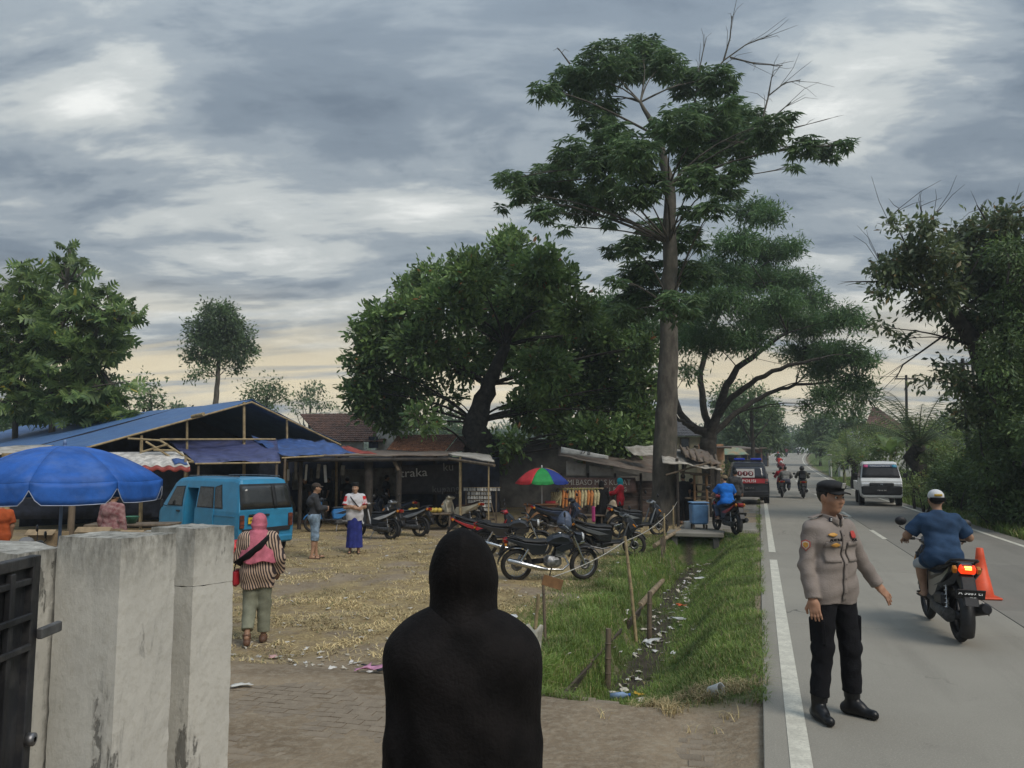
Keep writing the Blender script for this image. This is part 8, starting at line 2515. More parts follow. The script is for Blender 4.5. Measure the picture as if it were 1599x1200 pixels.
for s in (-1, 1):
 for poly in ([(-.20, 1.14), (.75, 1.14), (.75, 1.64), (-.05, 1.64)], [(.82, 1.14), (1.65, 1.14), (1.65, 1.64), (.82, 1.64)], [(1.72, 1.14), (2.72, 1.14), (2.25, 1.62), (1.72, 1.64)]):
  side_panel(pv, 'side_window', poly, s, PW, PTm, PB, PZ, tint, .010)
 for y in (0.05, 2.45):
  MB().lathe([(.0005, -.02), (.36, -.02), (.36, .02), (.0005, .02)], 22, M=Matrix.Translation((s * .83, y, .32)) @ Matrix.Rotation(R(90), 4, 'Y')).build('wheel_arch', gasket, pv); car_wheel(pv, s * .75, y, .30, .19)
 MB().box((s * .72, -.70, 1.02), (.13, .06, .22), bev=.02).build('tail_lamp', mat('van_lens', (.35, .14, .12), .25, .2, 8), pv)
 MB().box((s * .98, 2.6, 1.20), (.16, .10, .22), bev=.04).tube([(s * .82, 2.62, 1.12), (s * .95, 2.6, 1.16)], .02, n=6).build('wing_mirror', black_plastic, pv)
MB().box((0, -.728, 1.03), (1.30, .03, .21), (R(-12), 0, 0), bev=.008).build('red_band', mat('band_red', (.36, .025, .03), .45, .1, 4), pv)
lettering('POLISI', .17, white_print, pv, (-.02, -.752, 1.03), (R(90 - 12), 0, 0), squeeze=1.25)
pnl = MB().box((-.16, -.60, 1.37), (.78, .015, .40), (R(-19), 0, 0), bev=.004).build('number_panel', mat('panel_pale', (.46, .44, .42), .6, .1, 6), pv)
for i, ch in enumerate('110'):
 xx = -.40 + i * .235
 MB().lathe([(.0005, .004), (.115, .004), (.115, -.008)], 20, M=Matrix.Translation((xx, -.614, 1.355)) @ Matrix.Rotation(R(90 - 19), 4, 'X') @ Matrix.Rotation(0, 4, 'Z')).build('red_disc', mat('disc_maroon', (.13, .015, .02), .5, .1, 6), pnl)
 lettering(ch, .22, white_print, pnl, (xx, -.630, 1.352), (R(90 - 19), 0, 0))
MB().box((0, -.76, .72), (.50, .02, .13), bev=.006).build('number_plate', plate_black, pv)
lettering('XX 117 13', .085, mat('grey_print', (.34, .33, .32)), pv, (0, -.775, .725), (R(90), 0, 0))
MB().box((0, -.70, .48), (1.62, .16, .26), bev=.05).build('bumper', mat('bumper_black', (.02, .021, .023), .6, .2, 8), pv)
lb_ = MB().box((0, .35, 1.925), (1.22, .26, .07), bev=.02).build('light_bar', black_plastic, pv)
for s in (-1, 1): MB().box((s * .36, .35, 1.985), (.48, .27, .11), bev=.03).build('blue_lens', mat('lens_blue', (.01, .03, .42), .2, .1, 5, spec=.6), lb_)

# ---- white pickup coming towards us
wx_, wy_ = D(1371, 716, 33.2).xy
pk = thing('pickup_truck', 'small white pickup truck with black bumper driving towards us', 'pickup', (wx_, wy_, .006), rd + R(180 - 2))
cab_white = mat('pickup_white', (.66, .67, .66), .35, .05, 3, spec=.5, coat=.25, dirt=.15, dirt_col=(.42, .41, .38), dirt_scale=2)
KW, KT, KB, KZ = .80, .83, 1.10, 1.86
# origin under the front axle, front faces +y
loft_body([(-.62, .40, 1.55, .97), (-.58, .36, 1.80, 1.0), (-.30, .34, KZ, 1.0), (.25, .34, KZ - .01, 1.0), (.42, .34, 1.79, .99), (.80, .34, 1.17, .985), (.90, .36, 1.04, .975), (.93, .40, .85, .965)], KW, KT, KB).build('cab', cab_white, pk)
glass_quad(pk, 'windscreen', [(.645, .47, 1.735), (-.645, .47, 1.735), (-.735, .805, 1.19), (.735, .805, 1.19)][::1], mat('pickup_glass', (.045, .055, .075), .06, .2, 2, spec=.7, dirt=.3, dirt_col=(.10, .12, .15), dirt_scale=2), .015, gasket, .025)
f = lambda x, z, o=.03: (x, .47 + (1.735 - z) * (.335 / .545) + o, z)
quad([f(.63, 1.72), f(-.63, 1.72), f(-.645, 1.61), f(.645, 1.61)], 6, 2, 0, 0, .006).build('sun_strip', mat('strip_blue', (.07, .09, .14), .4, .1, 5), pk)
quad([f(.63, 1.72, .036), f(.46, 1.72, .036), f(.47, 1.61, .036), f(.645, 1.61, .036)], 2, 2, 0, 0, .006).build('sticker', mat('sticker_pink', (.45, .06, .18), .5, .1, 5), pk)
quad([f(-.46, 1.72, .036), f(-.63, 1.72, .036), f(-.645, 1.61, .036), f(-.47, 1.61, .036)], 2, 2, 0, 0, .006).build('sticker', mat('sticker_cyan', (.06, .30, .45), .5, .1, 5), pk)
lettering('TUNGGANG PERMATA', .075, white_print, pk, f(0, 1.664, .042), (R(90 - 31), 0, R(180)), squeeze=1.0)
for s in (-1, 1):
 MB().tube([f(s * .55, 1.22, .03), f(s * .02, 1.25, .035)], .010, n=5).build('wiper', black_plastic, pk)
 MB().prof([(.885, 1.02), (.945, .93), (.94, .82), (.86, .86)], .17, .02, x0=s * .60).build('headlamp', white_light, pk)
 side_panel(pk, 'door_window', [(-.48, 1.16), (.62, 1.16), (.36, 1.66), (-.44, 1.68)], s, KW, KT, KB, KZ, tint, .010)
 side_panel(pk, 'door_seam', [(-.52, .45), (-.505, .45), (-.505, 1.72), (-.52, 1.72)], s, KW, KT, KB, KZ, gasket, .004)
 MB().box((s * .95, .52, 1.28), (.16, .07, .20), bev=.03).tube([(s * .78, .55, 1.20), (s * .92, .52, 1.26)], .014, n=6).build('wing_mirror', black_plastic, pk)
 car_wheel(pk, s * .70, .0, .285, .17); car_wheel(pk, s * .70, -2.15, .285, .17)
 MB().lathe([(.0005, -.02), (.35, -.02), (.35, .02), (.0005, .02)], 22, M=Matrix.Translation((s * .80, 0, .30)) @ Matrix.Rotation(R(90), 4, 'Y')).build('wheel_arch', gasket, pk)
MB().box((0, .915, .67), (1.56, .14, .40), bev=.06).build('bumper', mat('bumper_black', (.02, .021, .023)), pk)
MB().box((0, .955, .905), (.92, .05, .13), bev=.02).build('grille', black_plastic, pk)
for k in range(2): MB().box((0, .985, .88 + k * .045), (.86, .012, .014)).build('grille_bar', steel, pk)
MB().box((0, .985, .905), (.11, .015, .075), (0, 0, 0), bev=.02).build('grille_badge', chrome, pk)
pn = MB().box((0, .992, .66), (.40, .012, .12), bev=.004).build('number_plate', plate_black, pk)
lettering('F 8116 XX', .075, white_print, pn, (0, 1.0, .66), (R(90), 0, R(180)))
bed = MB(); bed.box((0, -1.75, .62), (1.56, 2.2, .06))
bed.build('bed_floor', cab_white, pk)
for s in (-1, 1): MB().box((s * .79, -1.75, .80), (.04, 2.2, .36), bev=.01).build('bed_side', cab_white, pk)
MB().box((0, -2.84, .80), (1.56, .04, .36), bev=.01).build('tailgate', cab_white, pk)
MB().box((0, -1.3, .42), (.7, 3.2, .14)).build('chassis', black_plastic, pk)
cx_, cy_ = W(3.9, 172)
fc = thing('far_car', 'tiny white car just beyond the road crest', 'car', (cx_, cy_, float(road_z(172)) + .02), rd + R(180))
loft_body([(-2.0, .35, .95, .95), (-1.7, .3, 1.4, 1), (.2, .3, 1.45, 1), (1.0, .3, .95, 1), (1.9, .35, .8, .95)], .8, .85, .9).build('body', cab_white, fc)
glass_quad(fc, 'windscreen', [(.6, .28, 1.40), (-.6, .28, 1.40), (-.68, .96, .97), (.68, .96, .97)], tint, .01)
for s in (-1, 1):
 for y in (-1.2, 1.3): car_wheel(fc, s * .72, y, .3, .18)
# ------------------------------------------------------------------ umbrellas, stall goods, fence, litter
def umbrella(label, loc, r, z_rim, z_top, panels, mats, pole_m, valance=.0, trim=None, nseg=6, tilt=0.0, rot=0.0):
 root = thing('umbrella', label, 'umbrella', loc, rot)
 MB().tube([(0, 0, -.02), (0, 0, z_top + .06)], .022, n=10).build('pole', pole_m, root)
 MB().lathe([(.0005, z_top + .10), (.02, z_top + .08), (.025, z_top + .03), (.0005, z_top + .02)], 10).build('finial', pole_m, root)

 def pt(a, u):
  """a: angle, u: 0 top .. 1 rim"""
  return Vector((math.cos(a) * r * u, math.sin(a) * r * u, z_rim + (z_top - z_rim) * (1 - u ** 2.1)))
 for k in range(panels):
  a0, a1 = 2 * math.pi * k / panels, 2 * math.pi * (k + 1) / panels

  def fn(u, v):
   p = pt(a0, v).lerp(pt(a1, v), u)
   return p + Vector((0, 0, .045 * math.sin(math.pi * u) * v * (1 - v) * 2 - .02 * math.sin(math.pi * u) * v))
  pn_ = MB().sheet(fn, 6, 8, thick=.004).build('panel', mats[k % len(mats)], root)
  if valance:
   def fv(u, v):
    p = pt(a0, 1).lerp(pt(a1, 1), u); edge = min(u, 1 - u); sc = valance * min(1, .35 + edge * 6)
    d = Vector((p.x, p.y, 0)).normalized()
    return p + Vector((0, 0, -.02 * math.sin(math.pi * u) - sc * v)) + d * (.012 * math.sin(u * 17 + k) * v + .004)
   MB().sheet(fv, 14, 4, thick=.004).build('valance', mats[k % len(mats)], pn_)
   if trim:
    MB().tube([fv(i / 14, 1.0) + Vector((0, 0, -.004)) for i in range(15)], .007, n=4, caps=False).build('trim', trim, pn_)
  MB().tube([pt(a0, .02) - Vector((0, 0, .03)), pt(a0, .5) - Vector((0, 0, .02)), pt(a0, 1.0) - Vector((0, 0, .01))], .006, n=5).build('rib', steel, root)
  MB().tube([(0, 0, z_rim - .05), pt(a0, .55) - Vector((0, 0, .02))], .005, n=5).build('strut', steel, root)
 return root

u_blue = mat('umbrella_blue', (.022, .11, .42), .6, .15, 3, spec=.3, bump=.2, bscale=20, dirt=.55, dirt_col=(.075, .16, .42), dirt_scale=1.6)
p = D(100, 716, 10.6)
umbrella('large blue market umbrella with scalloped valance at the left', (p.x, p.y, -.3), 1.26, 2.01, 2.46, 8, [u_blue], mat('umbrella_pole', (.16, .24, .40), .5, .1, 5), valance=.27, trim=mat('trim_pale', (.45, .52, .68), .6, .1, 5), rot=R(14))
cols = [mat('canvas_' + n, c, .65, .1, 4) for n, c in (('red', (.50, .03, .035)), ('green', (.02, .26, .06)), ('blue', (.02, .045, .26)), ('yellow', (.60, .36, .04)))]
p = D(846, 716, 25.4)
umbrella('small umbrella with red, green, blue and yellow panels', (p.x, p.y, -.3), .92, 1.52, 1.98, 8, [cols[3], cols[0], cols[0], cols[1], cols[2], cols[3], cols[0], cols[1]], white_paint, valance=.05, rot=R(112))
# wooden vendor cart under the rainbow umbrella
cart_wood = mat('vendor_wood', (.27, .135, .065), .6, .2, 5, col2=(.18, .085, .04), bump=.2, stretch=(1, 1, .3))
vc = thing('vendor_cart', 'brown wooden vendor desk under the rainbow umbrella', 'cart', (p.x - .02, p.y + .05, -.3), R(-4))
MB().box((0, 0, .56), (1.0, .62, .46), bev=.01).build('cabinet', cart_wood, vc)
MB().box((0, 0, .81), (1.14, .74, .045), bev=.012).build('top', cart_wood, vc)
for sx in (-.25, .25): MB().box((sx, -.318, .56), (.44, .012, .34), bev=.005).build('door_panel', mat('vendor_panel', (.33, .18, .09), .6, .2, 5), vc)
for sx in (-.46, .46):
 for sy in (-.27, .27): MB().box((sx, sy, .17), (.06, .06, .34), bev=.006).build('leg', cart_wood, vc)
MB().box((.30, .0, .87), (.34, .25, .08), bev=.01).build('tray', mat('tray_red', (.40, .04, .05), .6, .2, 6), vc)

# snack rack hung with little packets
p = D(752, 716, 26.0)
rk = thing('snack_rack', 'wooden rack hung with rows of small white packets', 'rack', (p.x, p.y, -.3), R(-6))
for sx in (-.52, .50): MB().box((sx, 0, .65), (.05, .05, 1.3), bev=.006).build('upright', old_wood, rk)
MB().box((0, 0, .28), (1.0, .45, .04), bev=.006).build('shelf', old_wood, rk)
pkt = MB().prof([(-.03, 0), (.03, 0), (.045, -.10), (-.045, -.10)], .015, .006, M=Matrix.Rotation(R(90), 4, 'Z')).mesh('packet', mat('packet', (.50, .49, .46), .4, .2, 9, obj=.35))
for r_ in range(6):
 z = 1.32 - r_ * .135; x0, x1 = (-.62, .66) if r_ == 0 else (-.46, .34)
 MB().tube([(x0, -.03, z), (x1, -.03, z + .01)], .010, n=5).build('rail', bamboo, rk)
 n_ = int((x1 - x0) / .088)
 for k in range(n_): link('packet', pkt, rk, (x0 + .05 + k * .088 + random.uniform(-.01, .01), -.05, z - .005), (random.uniform(-.15, .15), random.uniform(-.2, .2), random.uniform(-.4, .4)))
MB().tube([(.58, -.4, .02), (.30, -.02, .95)], .02, n=6).build('brace', old_wood, rk)

# corn and produce hanging on a frame
p = D(905, 716, 25.9)
cs = thing('corn_stall', 'stall frame hung with husked corn and orange bundles', 'stall', (p.x, p.y, -.3))
for sx in (-.75, .75): MB().box((sx, 0, .65), (.05, .05, 1.3), bev=.006).build('upright', old_wood, cs)
MB().tube([(-.8, 0, 1.28), (.8, 0, 1.30)], .022, n=6).build('crossbar', bamboo, cs)
MB().box((0, .05, .42), (1.6, .7, .04), bev=.006).build('table_board', old_wood, cs)
for sx in (-.7, .7):
 for sy in (-.2, .3): MB().box((sx, sy, .2), (.05, .05, .4)).build('leg', old_wood, cs)
corn_o = mat('bundle_orange', (.55, .21, .06), .6, .2, 14, bump=.4); corn_y = mat('husk_pale', (.50, .43, .24), .7, .2, 14, bump=.4); leaf_y = mat('husk_green', (.30, .31, .08), .7, .2, 10)
for k in range(13):
 x = -.66 + k * .105; m_ = [corn_y, corn_o, corn_o, corn_y][k % 4]; L_ = random.uniform(.42, .55)
 b_ = MB().tube([(x, -.03, 1.24), (x + .01, -.06, 1.12), (x + random.uniform(-.03, .03), -.07, 1.2 - L_)], [.028, .062, .035], n=9).build('corn_bundle', m_, cs)
 MB().tube([(x, -.03, 1.22), (x - .05, -.09, 1.32), (x - .09, -.10, 1.24)], [.03, .022, .004], n=5, flat=.4).build('husk', leaf_y, cs)
for k in range(5):
 MB().tube([(-.85 - .02 * k, -.2 + .05 * k, .75), (-.62 - .08 * k, -.15, 1.18)], [.05, .03], n=7).build('bundled_stalk', corn_y, cs)
for (px, Y, lab) in ((893, 24.6, 'brown sack leaning at the corn stall'), (955, 25.6, 'pale plastic sack between the two women at the corn stall')):
 q = D(px, 716, Y)
 sdf_ = thing('sack', lab, 'sack', (q.x, q.y, -.3))
 sdf_obj('sack_body', lambda P: smin(s_ell(P, (0, 0, .42), (.22, .18, .40)), s_ell(P, (.03, 0, .82), (.10, .08, .12)), .12) + wrinkle(P, .012, 22, px), (-.35, -.3, -.02), (.35, .3, 1.05), .03, mat('sack_%d' % px, (.16, .075, .06) if px < 900 else (.38, .31, .22), .8, .2, 6, bump=.3), sdf_)

# fruit table in the dark stall
p = D(672, 716, 25.3)
ft = thing('fruit_table', 'low table in the dark stall behind the cream scooter', 'table', (p.x, p.y, -.3))
MB().box((0, 0, .52), (1.5, .8, .05), bev=.01).build('top', old_wood, ft)
for sx in (-.68, .68):
 for sy in (-.33, .33): MB().box((sx, sy, .25), (.07, .07, .5), bev=.006).build('leg', old_wood, ft)
MB().tube([(-.2, -.35, .05), (-.6, -.35, .48)], .04, n=6).build('brace', old_wood, ft)
fruit_m = mat('fruit_yellow', (.46, .33, .06), .5, .2, 9, obj=.2)
fm = MB().lathe([(.0005, -.07), (.05, -.06), (.085, -.01), (.08, .04), (.045, .075), (.0005, .08)], 12).mesh('fruit', fruit_m)
for k in range(16):
 fo = link('fruit', fm, None, (p.x - .60 + (k % 8) * .135 + random.uniform(-.02, .02), p.y - .22 + (k // 8) * .19, -.3 + .62 + (0.0 if k < 16 else .1)), (random.uniform(-.4, .4), random.uniform(-.4, .4), random.uniform(0, 3)))
 tag(fo, 'round yellow fruit on the low table behind the cream scooter', 'fruit', 'yellow fruit on the low table')

# left stall tables and crates under the umbrella
p = D(150, 716, 14.2)
lt = thing('market_table', 'rough plank market table under the blue umbrella', 'table', (p.x, p.y, -.3), R(5))
MB().box((0, 0, .72), (2.4, .8, .05), bev=.01).build('top', old_wood, lt)
for sx in (-1.1, 0, 1.1):
 for sy in (-.32, .32): MB().box((sx, sy, .35), (.08, .08, .70), bev=.006).build('leg', old_wood, lt)
for (dx, w, h, m_, lab) in ((-.75, .5, .22, mat('carton', (.30, .22, .13), .8, .15, 5, bump=.2), 'open cardboard carton on the plank table, leftmost'), (.15, .62, .26, mat('carton', (.30, .22, .13)), 'wide cardboard carton on the plank table, middle one'), (.80, .42, .20, mat('carton', (.30, .22, .13)), 'small cardboard carton on the plank table, rightmost')):
 c_ = thing('carton', lab, 'carton', (p.x + dx, p.y + dx * .087, .445))
 for (a, b, sx, sy) in ((0, -.19, w, .012), (0, .19, w, .012), (-w / 2, 0, .012, .38), (w / 2, 0, .012, .38)): MB().box((a, b, h / 2), (sx, sy, h)).build('side', m_, c_)
 MB().box((0, 0, .01), (w, .38, .012)).build('bottom', m_, c_)
 MB().box((0, -.26, h + .02), (w, .15, .01), (R(35), 0, 0)).build('flap', m_, c_)
veg = mat('cabbage', (.20, .26, .10), .7, .25, 9, bump=.4)
for k in range(7):
 o = sdf_obj('vegetable', lambda P: s_ell(P, (0, 0, 0), (.09, .09, .085)) + wrinkle(P, .006, 60, 1), (-.12, -.12, -.12), (.12, .12, .12), .014, veg, None) if k == 0 else link('vegetable', o_.data)
 if k == 0: o_ = o
 o.location = (p.x - .35 + k * .085 + random.uniform(-.02, .02), p.y - .10 + (k % 2) * .16, .53); o.rotation_euler = (k, k * 2, k * 3)
 tag(o, 'pale green vegetable heads heaped on the plank table', 'vegetable', 'vegetables on the plank table')
sk = D(95, 716, 13.2)
sx_ = thing('sack', 'white plastic sack slumped by the plank table', 'sack', (sk.x, sk.y, -.3))
sdf_obj('sack_body', lambda P: smin(s_ell(P, (0, 0, .36), (.30, .24, .36)), s_ell(P, (.1, 0, .72), (.10, .10, .12)), .12) + wrinkle(P, .014, 20, 2), (-.45, -.4, -.02), (.45, .4, .95), .03, mat('sack_white', (.42, .40, .36), .7, .2, 6, bump=.3), sx_)
# white lattice crates between the checked shopper and the minibus
lat = mat('crate_white', (.50, .52, .50), .5, .12, 6, dirt=.3, dirt_col=(.28, .28, .25), dirt_scale=5)
for k, (px, Y, lab) in enumerate(((203, 15.4, 'white lattice plastic crate nearest the checked shopper'), (224, 15.7, 'white lattice plastic crate in the middle of the row'), (245, 16.0, 'white lattice plastic crate nearest the minibus'))):
 q = D(px, 716, Y)
 cr_ = thing('plastic_crate', lab, 'crate', (q.x, q.y, -.3), R(12), 'white lattice crates')
 for z in (.52, .60, .80): MB().box((0, -.18, z), (.30, .015, .03)).build('rail', lat, cr_)
 for i in range(7): MB().box((-.14 + i * .046, -.18, .66), (.012, .014, .30)).build('slat', lat, cr_)
 for i in range(6): MB().box((-.117 + i * .046, -.181, .555), (.008, .010, .09), (0, R(30 if i % 2 else -30), 0)).build('lattice_bar', lat, cr_)
 for s_ in (-1, 1): MB().box((s_ * .15, 0, .66), (.015, .36, .31)).build('side', lat, cr_)
 MB().box((0, .18, .66), (.30, .015, .31)).build('back', lat, cr_); MB().box((0, 0, .50), (.30, .36, .015)).build('bottom', lat, cr_)
 MB().box((0, 0, .245), (.30, .36, .49), bev=.01).build('under_crate', mat('dark_crate', (.05, .05, .055), .7, .2, 6), cr_)
bw = D(210, 716, 16.6)
o = MB().lathe([(.0005, .0), (.08, 0), (.15, .14), (.155, .15), (.14, .15), (.07, .02)], 18).build('green_bowl', mat('bowl_green', (.05, .16, .10), .5, .15, 6), None, (bw.x, bw.y, .62)); tag(o, 'green bowl standing on the counter left of the minibus', 'bowl')
bt = thing('counter', 'dark counter board left of the minibus', 'counter', (bw.x, bw.y + .1, -.3), R(8))
MB().box((0, 0, .89), (1.8, .6, .05), bev=.01).build('top', old_wood, bt)
for sx in (-.8, .8): MB().box((sx, 0, .43), (.07, .5, .86)).build('support', dark_wood, bt)

# ---- traffic cone
cx_, cy_ = G(1534, 934)
cone_m = mat('cone_orange', (.72, .085, .025), .5, .10, 4, dirt=.3, dirt_col=(.45, .07, .03), dirt_scale=4)
cn = thing('traffic_cone', 'orange traffic cone on the road beside the ridden scooter', 'cone', (cx_, cy_, .004), R(-12))
MB().box((0, 0, .015), (.40, .40, .03), bev=.012).build('base', cone_m, cn)
MB().lathe([(.155, .03), (.150, .05), (.105, .30), (.10, .302), (.062, .56), (.045, .70), (.038, .705), (.03, .70)], 26).build('shell', cone_m, cn)

# ---- bamboo fence along the ditch with rope and logs
def fpost(px, py, py_top, lab, r=.028, lean=(0, 0), m_=bamboo):
 x, y = G(px, py, -.32); z0 = gz(x, y); top = D(px, py_top, y).z
 o = thing('fence_post', lab, 'post', (x, y, z0), 0, 'bamboo fence posts along the ditch')
 h = top - z0
 MB().tube([(0, 0, -.15), (lean[0] * .5, 0, h * .5), (lean[0], lean[1], h)], [r, r * .95, r * .85], n=8).build('stake', m_, o)
 for k in range(3): MB().lathe([(r * .98, -.008), (r * 1.18, 0), (r * .98, .008)], 8, M=Matrix.Translation((lean[0] * (k + 1) / 4, 0, h * (k + 1) / 4))).build('node_ring', m_, o)
 return Vector((x + lean[0], y + lean[1], z0 + h))

P1 = fpost(834, 1000, 928, 'short bamboo stake nearest the hooded figure', .024, (.06, 0))
P1b = fpost(852, 1010, 900, 'split bamboo stake carrying the brown cardboard', .020, (-.03, .02), old_wood)
P2 = fpost(994, 950, 838, 'leaning bamboo stake in the middle of the ditch edge', .028, (-.16, .05))
P3 = fpost(1038, 862, 802, 'bamboo stake left of the log rail', .028)
P4 = fpost(1052, 838, 790, 'bamboo stake at the near corner of the food stall', .028)
P5 = fpost(1060, 828, 775, 'tallest bamboo stake beside the tall trunk', .030)
P6 = fpost(948, 1008, 982, 'rotten stub post low in the ditch grass', .04, (.02, 0), old_wood)
P7 = fpost(1013, 948, 924, 'second rotten stub post farther up the ditch', .04, (.02, 0), old_wood)
rope_m = mat('rope', (.42, .40, .35), .9, .2, 30)
rp_pts = []
seq = [P1b + Vector((0, 0, -.05)), P2 + Vector((0, 0, -.08)), P3 + Vector((0, 0, -.1)), P5 + Vector((0, 0, -.12))]
for a, b in zip(seq, seq[1:]):
 for i in range(9): rp_pts.append(a.lerp(b, i / 8) - Vector((0, 0, .12 * 4 * (i / 8) * (1 - i / 8) * .5)))
o = MB().tube([q - seq[0] for q in rp_pts], .008, n=5).build('rope', rope_m, None, seq[0]); tag(o, 'pale rope strung between the bamboo stakes', 'rope')
for (a, b, r_, lab) in (((1022, 858), (1062, 838), .055, 'upper log rail of the ditch fence'), ((998, 905), (1034, 870), .06, 'lower log rail lying along the ditch edge')):
 A_, B_ = Vector((*G(*a, -.2), -.12 if r_ < .06 else -.27)), Vector((*G(*b, -.2), -.02 if r_ < .06 else -.25))
 if r_ == .06:
  A_.z = gz(A_.x, A_.y) + .05; B_.z = gz(B_.x, B_.y) + .05
 o = MB().tube([Vector((0, 0, 0)), (B_ - A_) * .5 + Vector((.02, 0, .03)), B_ - A_], [r_, r_ * .95, r_ * .85], n=9).build('log_rail', mat('log_bark', (.26, .20, .13), .9, .2, 7, bump=.4), None, A_); tag(o, lab, 'log')
tw = thing('twig_bundle', 'bundle of thin upright sticks against the log rails', 'sticks', (*G(1036, 866, -.3), -.35))
for k in range(9):
 dx = -.35 + k * .09
 MB().tube([(dx * .4, dx * 1.4, 0), (dx * .4 + random.uniform(-.08, .08), dx * 1.4 + .05, random.uniform(.35, .6))], .011, n=5).build('stick', old_wood, tw)
# retaining planks along the ditch
for (s0_, t0_, s1_, t1_, lab) in ((-2.10, 8.0, -2.06, 9.6, 'dark rotten plank on the near ditch bank'), (-2.07, 9.7, -2.03, 11.6, 'dark rotten plank on the middle ditch bank'), (-2.02, 12.2, -2.0, 13.4, 'short dark plank beyond the middle of the ditch bank')):
 xa, ya = W(s0_, t0_); xb, yb_ = W(s1_, t1_)
 A_ = Vector((xa, ya, -.58)); B_ = Vector((xb, yb_, -.57)); d_ = B_ - A_
 o = MB().box((d_.length / 2, 0, 0), (d_.length, .03, .16), (R(12), 0, 0), bev=.006).build('retaining_plank', mat('wet_plank', (.085, .068, .05), .9, .3, 8, bump=.5, stretch=(.2, 1, 1)), None, A_, (0, 0, math.atan2(d_.y, d_.x))); tag(o, lab, 'plank', 'planks along the ditch bank')
# cardboard flap on the fence and white sack
q = P1b
o = MB().box((.12, 0, -.08), (.26, .008, .13), (0, R(18), R(10)), bev=.002).build('cardboard_flap', mat('cardboard_brown', (.22, .115, .05), .85, .15, 8), None, q); tag(o, 'brown cardboard flap hung on the split bamboo stake', 'cardboard')
q = G(838, 1040, -.3)
ws = thing('sack', 'torn white sack hanging low on the fence right of the hooded figure', 'sack', (q[0] - .03, q[1], gz(*q)))
MB().sheet(lambda u, v: ((u - .5) * .20 * (1 - .3 * v), .05 * math.sin(u * 7 + v * 3), .42 - .40 * v + .03 * math.sin(u * 9)), 8, 8, thick=.01).build('sack_body', mat('sack_torn', (.42, .40, .34), .8, .2, 8, bump=.3), ws)
# culvert mouth at the far end of the ditch
cv = W(-1.72, 21.95)
cu_ = thing('culvert', 'dark square culvert mouth at the far end of the ditch', 'culvert', (cv[0], cv[1], -.80), rd)
MB().box((-.55, 0, .36), (.16, .7, .76), bev=.02).build('side_wall', grey_wall, cu_); MB().box((.55, 0, .36), (.16, .7, .76), bev=.02).build('side_wall', grey_wall, cu_)
MB().box((0, -.02, .74), (1.5, .8, .12), bev=.02).build('lintel', mat('apron_concrete', (.25, .235, .20)), cu_); MB().box((0, .32, .36), (1.0, .04, .74)).build('back', tarp_dark, cu_)

# ---- litter
scrap_cols = [(.58, .56, .52), (.50, .46, .38), (.62, .60, .58), (.42, .37, .28), (.55, .50, .42)]

def scrap_mesh(seed, size, flat=.25):
 rg = np.random.default_rng(seed); n = 5
 return MB().sheet(lambda u, v: ((u - .5) * size * (1 + .4 * math.sin(seed + v * 5)), (v - .5) * size * .7 * (1 + .4 * math.cos(seed * 2 + u * 4)), size * flat * (fbm(np.array([u * 3 + seed]), np.array([v * 3]), seed)[0])), n, n, thick=.002)

def build_litter():
 rg = np.random.default_rng(77); mb = MB()
 spots = []
 for k in range(520):       # along the ditch bottom and over the lot
  if k < 150: s = -1.62 + rg.normal(0, .22); t = rg.uniform(8, 21)
  elif k < 300: s = rg.uniform(-6.5, -2.6); t = 7.2 + rg.exponential(1.6)
  else: s = rg.uniform(-12, -2.6); t = rg.uniform(7, 22)
  spots.append((s, t))
 for k, (s, t) in enumerate(spots):
  x, y = W(s, t); z = float(ground_z(np.array([s]), np.array([t]))[0])
  M = Matrix.Translation((x, y, z + .012)) @ Euler((rg.normal(0, .25), rg.normal(0, .25), rg.uniform(0, 6.3))).to_matrix().to_4x4()
  sz = rg.uniform(.03, .085) * (1.25 if k < 150 else .9)
  sub = scrap_mesh(k, sz, .35)
  mb.add(sub.v, sub.f, int(k % 5), True, M)
 ms = [mat('scrap_%d' % i, c, .7, .15, 9) for i, c in enumerate(scrap_cols)]
 kind(mb.build('litter', ms), 'stuff')

build_litter()

def scrap(name, label, px, py, size, col, z=-.3, flat=.35, cat='litter'):
 x, y = G(px, py, z); o = scrap_mesh(hash(label) % 97 if False else len(label) * 3 + px, size, flat).build(name, mat('scrap_' + name + str(px), col, .6, .15, 9), None, (x, y, gz(x, y) + .015), (0, 0, px * .1)); tag(o, label, cat)

scrap('cloth_scrap', 'pink cloth scrap on the bare soil left of the hooded figure', 572, 1068, .24, (.55, .25, .38))
scrap('cloth_scrap', 'black rag beside the pink cloth scrap', 590, 1058, .26, (.02, .02, .024))
scrap('paper_scrap', 'white and pink paper scrap near the walking woman', 425, 1032, .13, (.50, .30, .28))
scrap('paper_scrap', 'white paper sheet on the paving by the rear pillar', 378, 1106, .15, (.60, .58, .52), flat=.15)
scrap('paper_scrap', 'folded cream carton on the soil left of the hooded figure', 617, 1004, .20, (.55, .49, .38), flat=.15)
scrap('plastic_bag', 'crumpled white bag at the foot of the split stake', 795, 968, .24, (.60, .60, .60))
scrap('plastic_bag', 'orange packet in the upper ditch', 1064, 934, .16, (.55, .10, .03), z=-.6)
scrap('plastic_bag', 'yellow packet in the near end of the ditch', 996, 1065, .13, (.50, .30, .03), z=-.6)
scrap('plastic_bag', 'white bag heap in the middle of the ditch', 1015, 1000, .26, (.56, .56, .54), z=-.75)
scrap('plastic_bag', 'white tray in the upper ditch', 1098, 902, .30, (.60, .60, .56), z=-.6, flat=.2)
scrap('plastic_bag', 'grey bag on the far ditch slope', 1062, 968, .26, (.5, .5, .49), z=-.7)
x, y = G(1118, 1090, -.12)
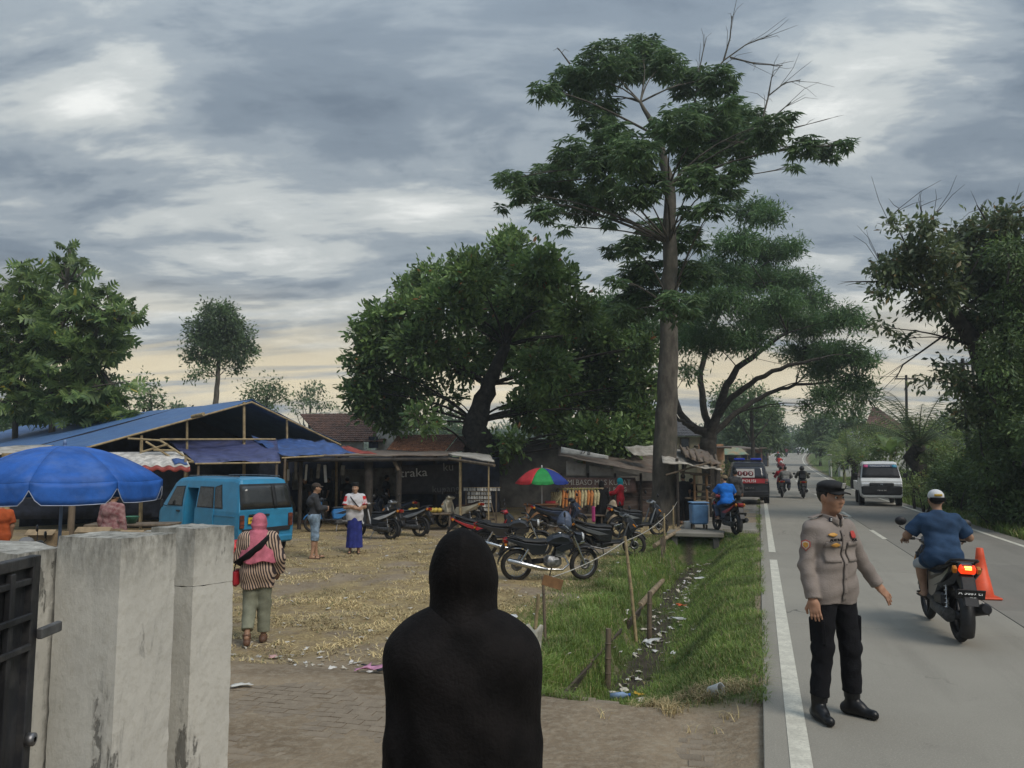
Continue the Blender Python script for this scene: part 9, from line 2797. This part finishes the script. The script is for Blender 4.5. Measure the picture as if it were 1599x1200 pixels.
wc = thing('paper_cup', 'crushed white cup lying on the verge grass', 'cup', (x, y, gz(x, y) + .045), R(40))
MB().lathe([(.0005, -.07), (.04, -.07), (.055, .06), (.058, .062), (.05, .06), (.036, -.06)], 16, M=Matrix.Rotation(R(70), 4, 'X')).build('cup_body', white_print, wc)
x, y = G(968, 1082, -.7)
bt_ = thing('plastic_bottle', 'clear blue plastic bottle in the near end of the ditch', 'bottle', (x, y, gz(x, y) + .05), R(70))
MB().lathe([(.0005, -.11), (.038, -.11), (.04, .04), (.015, .085), (.015, .11), (.0005, .11)], 14, M=Matrix.Rotation(R(80), 4, 'X')).build('bottle_body', mat('bottle_blue', (.25, .35, .52), .25, .15, 6, spec=.6), bt_)
MB().lathe([(.017, .10), (.018, .125), (.0005, .126)], 10, M=Matrix.Rotation(R(80), 4, 'X')).build('bottle_cap', u_blue, bt_)

# goods stacked in the dark stall
for k, (px, Y, kd, lab) in enumerate(((452, 28.5, 'sack', 'grey sack inside the flat roofed stall, nearest the minibus'), (500, 29.2, 'box', 'pale carton stacked inside the flat roofed stall'), (560, 29.5, 'sack', 'pale sack behind the sarong man inside the stall'), (640, 28.6, 'box', 'brown carton in the stall below the lettered banner'), (700, 28.0, 'sack', 'white sack in the stall behind the cream scooter'), (590, 29.0, 'box', 'tall carton behind the parked scooters in the stall'))):
 q = D(px, 716, Y); t_ = thing('goods_' + kd, lab, kd, (q.x, q.y, gz(q.x, q.y)), R(k * 17))
 if kd == 'sack': sdf_obj('sack_body', lambda P: smin(s_ell(P, (0, 0, .42), (.27, .22, .42)), s_ell(P, (.05, 0, .86), (.10, .09, .10)), .12) + wrinkle(P, .012, 20, k), (-.4, -.35, -.02), (.4, .35, 1.05), .035, mat('goods_sack', (.30, .28, .24), .8, .2, 6, bump=.3), t_)
 else:
  MB().box((0, 0, .35), (.6, .5, .68), bev=.012).build('carton_body', mat('carton', (.30, .22, .13)), t_); MB().box((0, 0, .695), (.62, .07, .012)).build('tape', mat('tape', (.35, .28, .16), .4, .1, 5), t_)
# ------------------------------------------------------------------ haze
def build_haze():
 m = bpy.data.materials.new('haze_air'); m.use_nodes = True
 nt = m.node_tree; nt.nodes.clear()
 out = nt.nodes.new('ShaderNodeOutputMaterial'); v = nt.nodes.new('ShaderNodeVolumePrincipled')
 v.inputs['Color'].default_value = (.80, .86, .90, 1); v.inputs['Density'].default_value = HAZE
 v.inputs['Anisotropy'].default_value = 0.2
 nt.links.new(v.outputs[0], out.inputs['Volume'])
 o = MB().box((85, 240, 7.5), (1130, 760, 27)).build('haze', m)
 o['kind'] = 'stuff'

HAZE = 0.0011
build_haze()
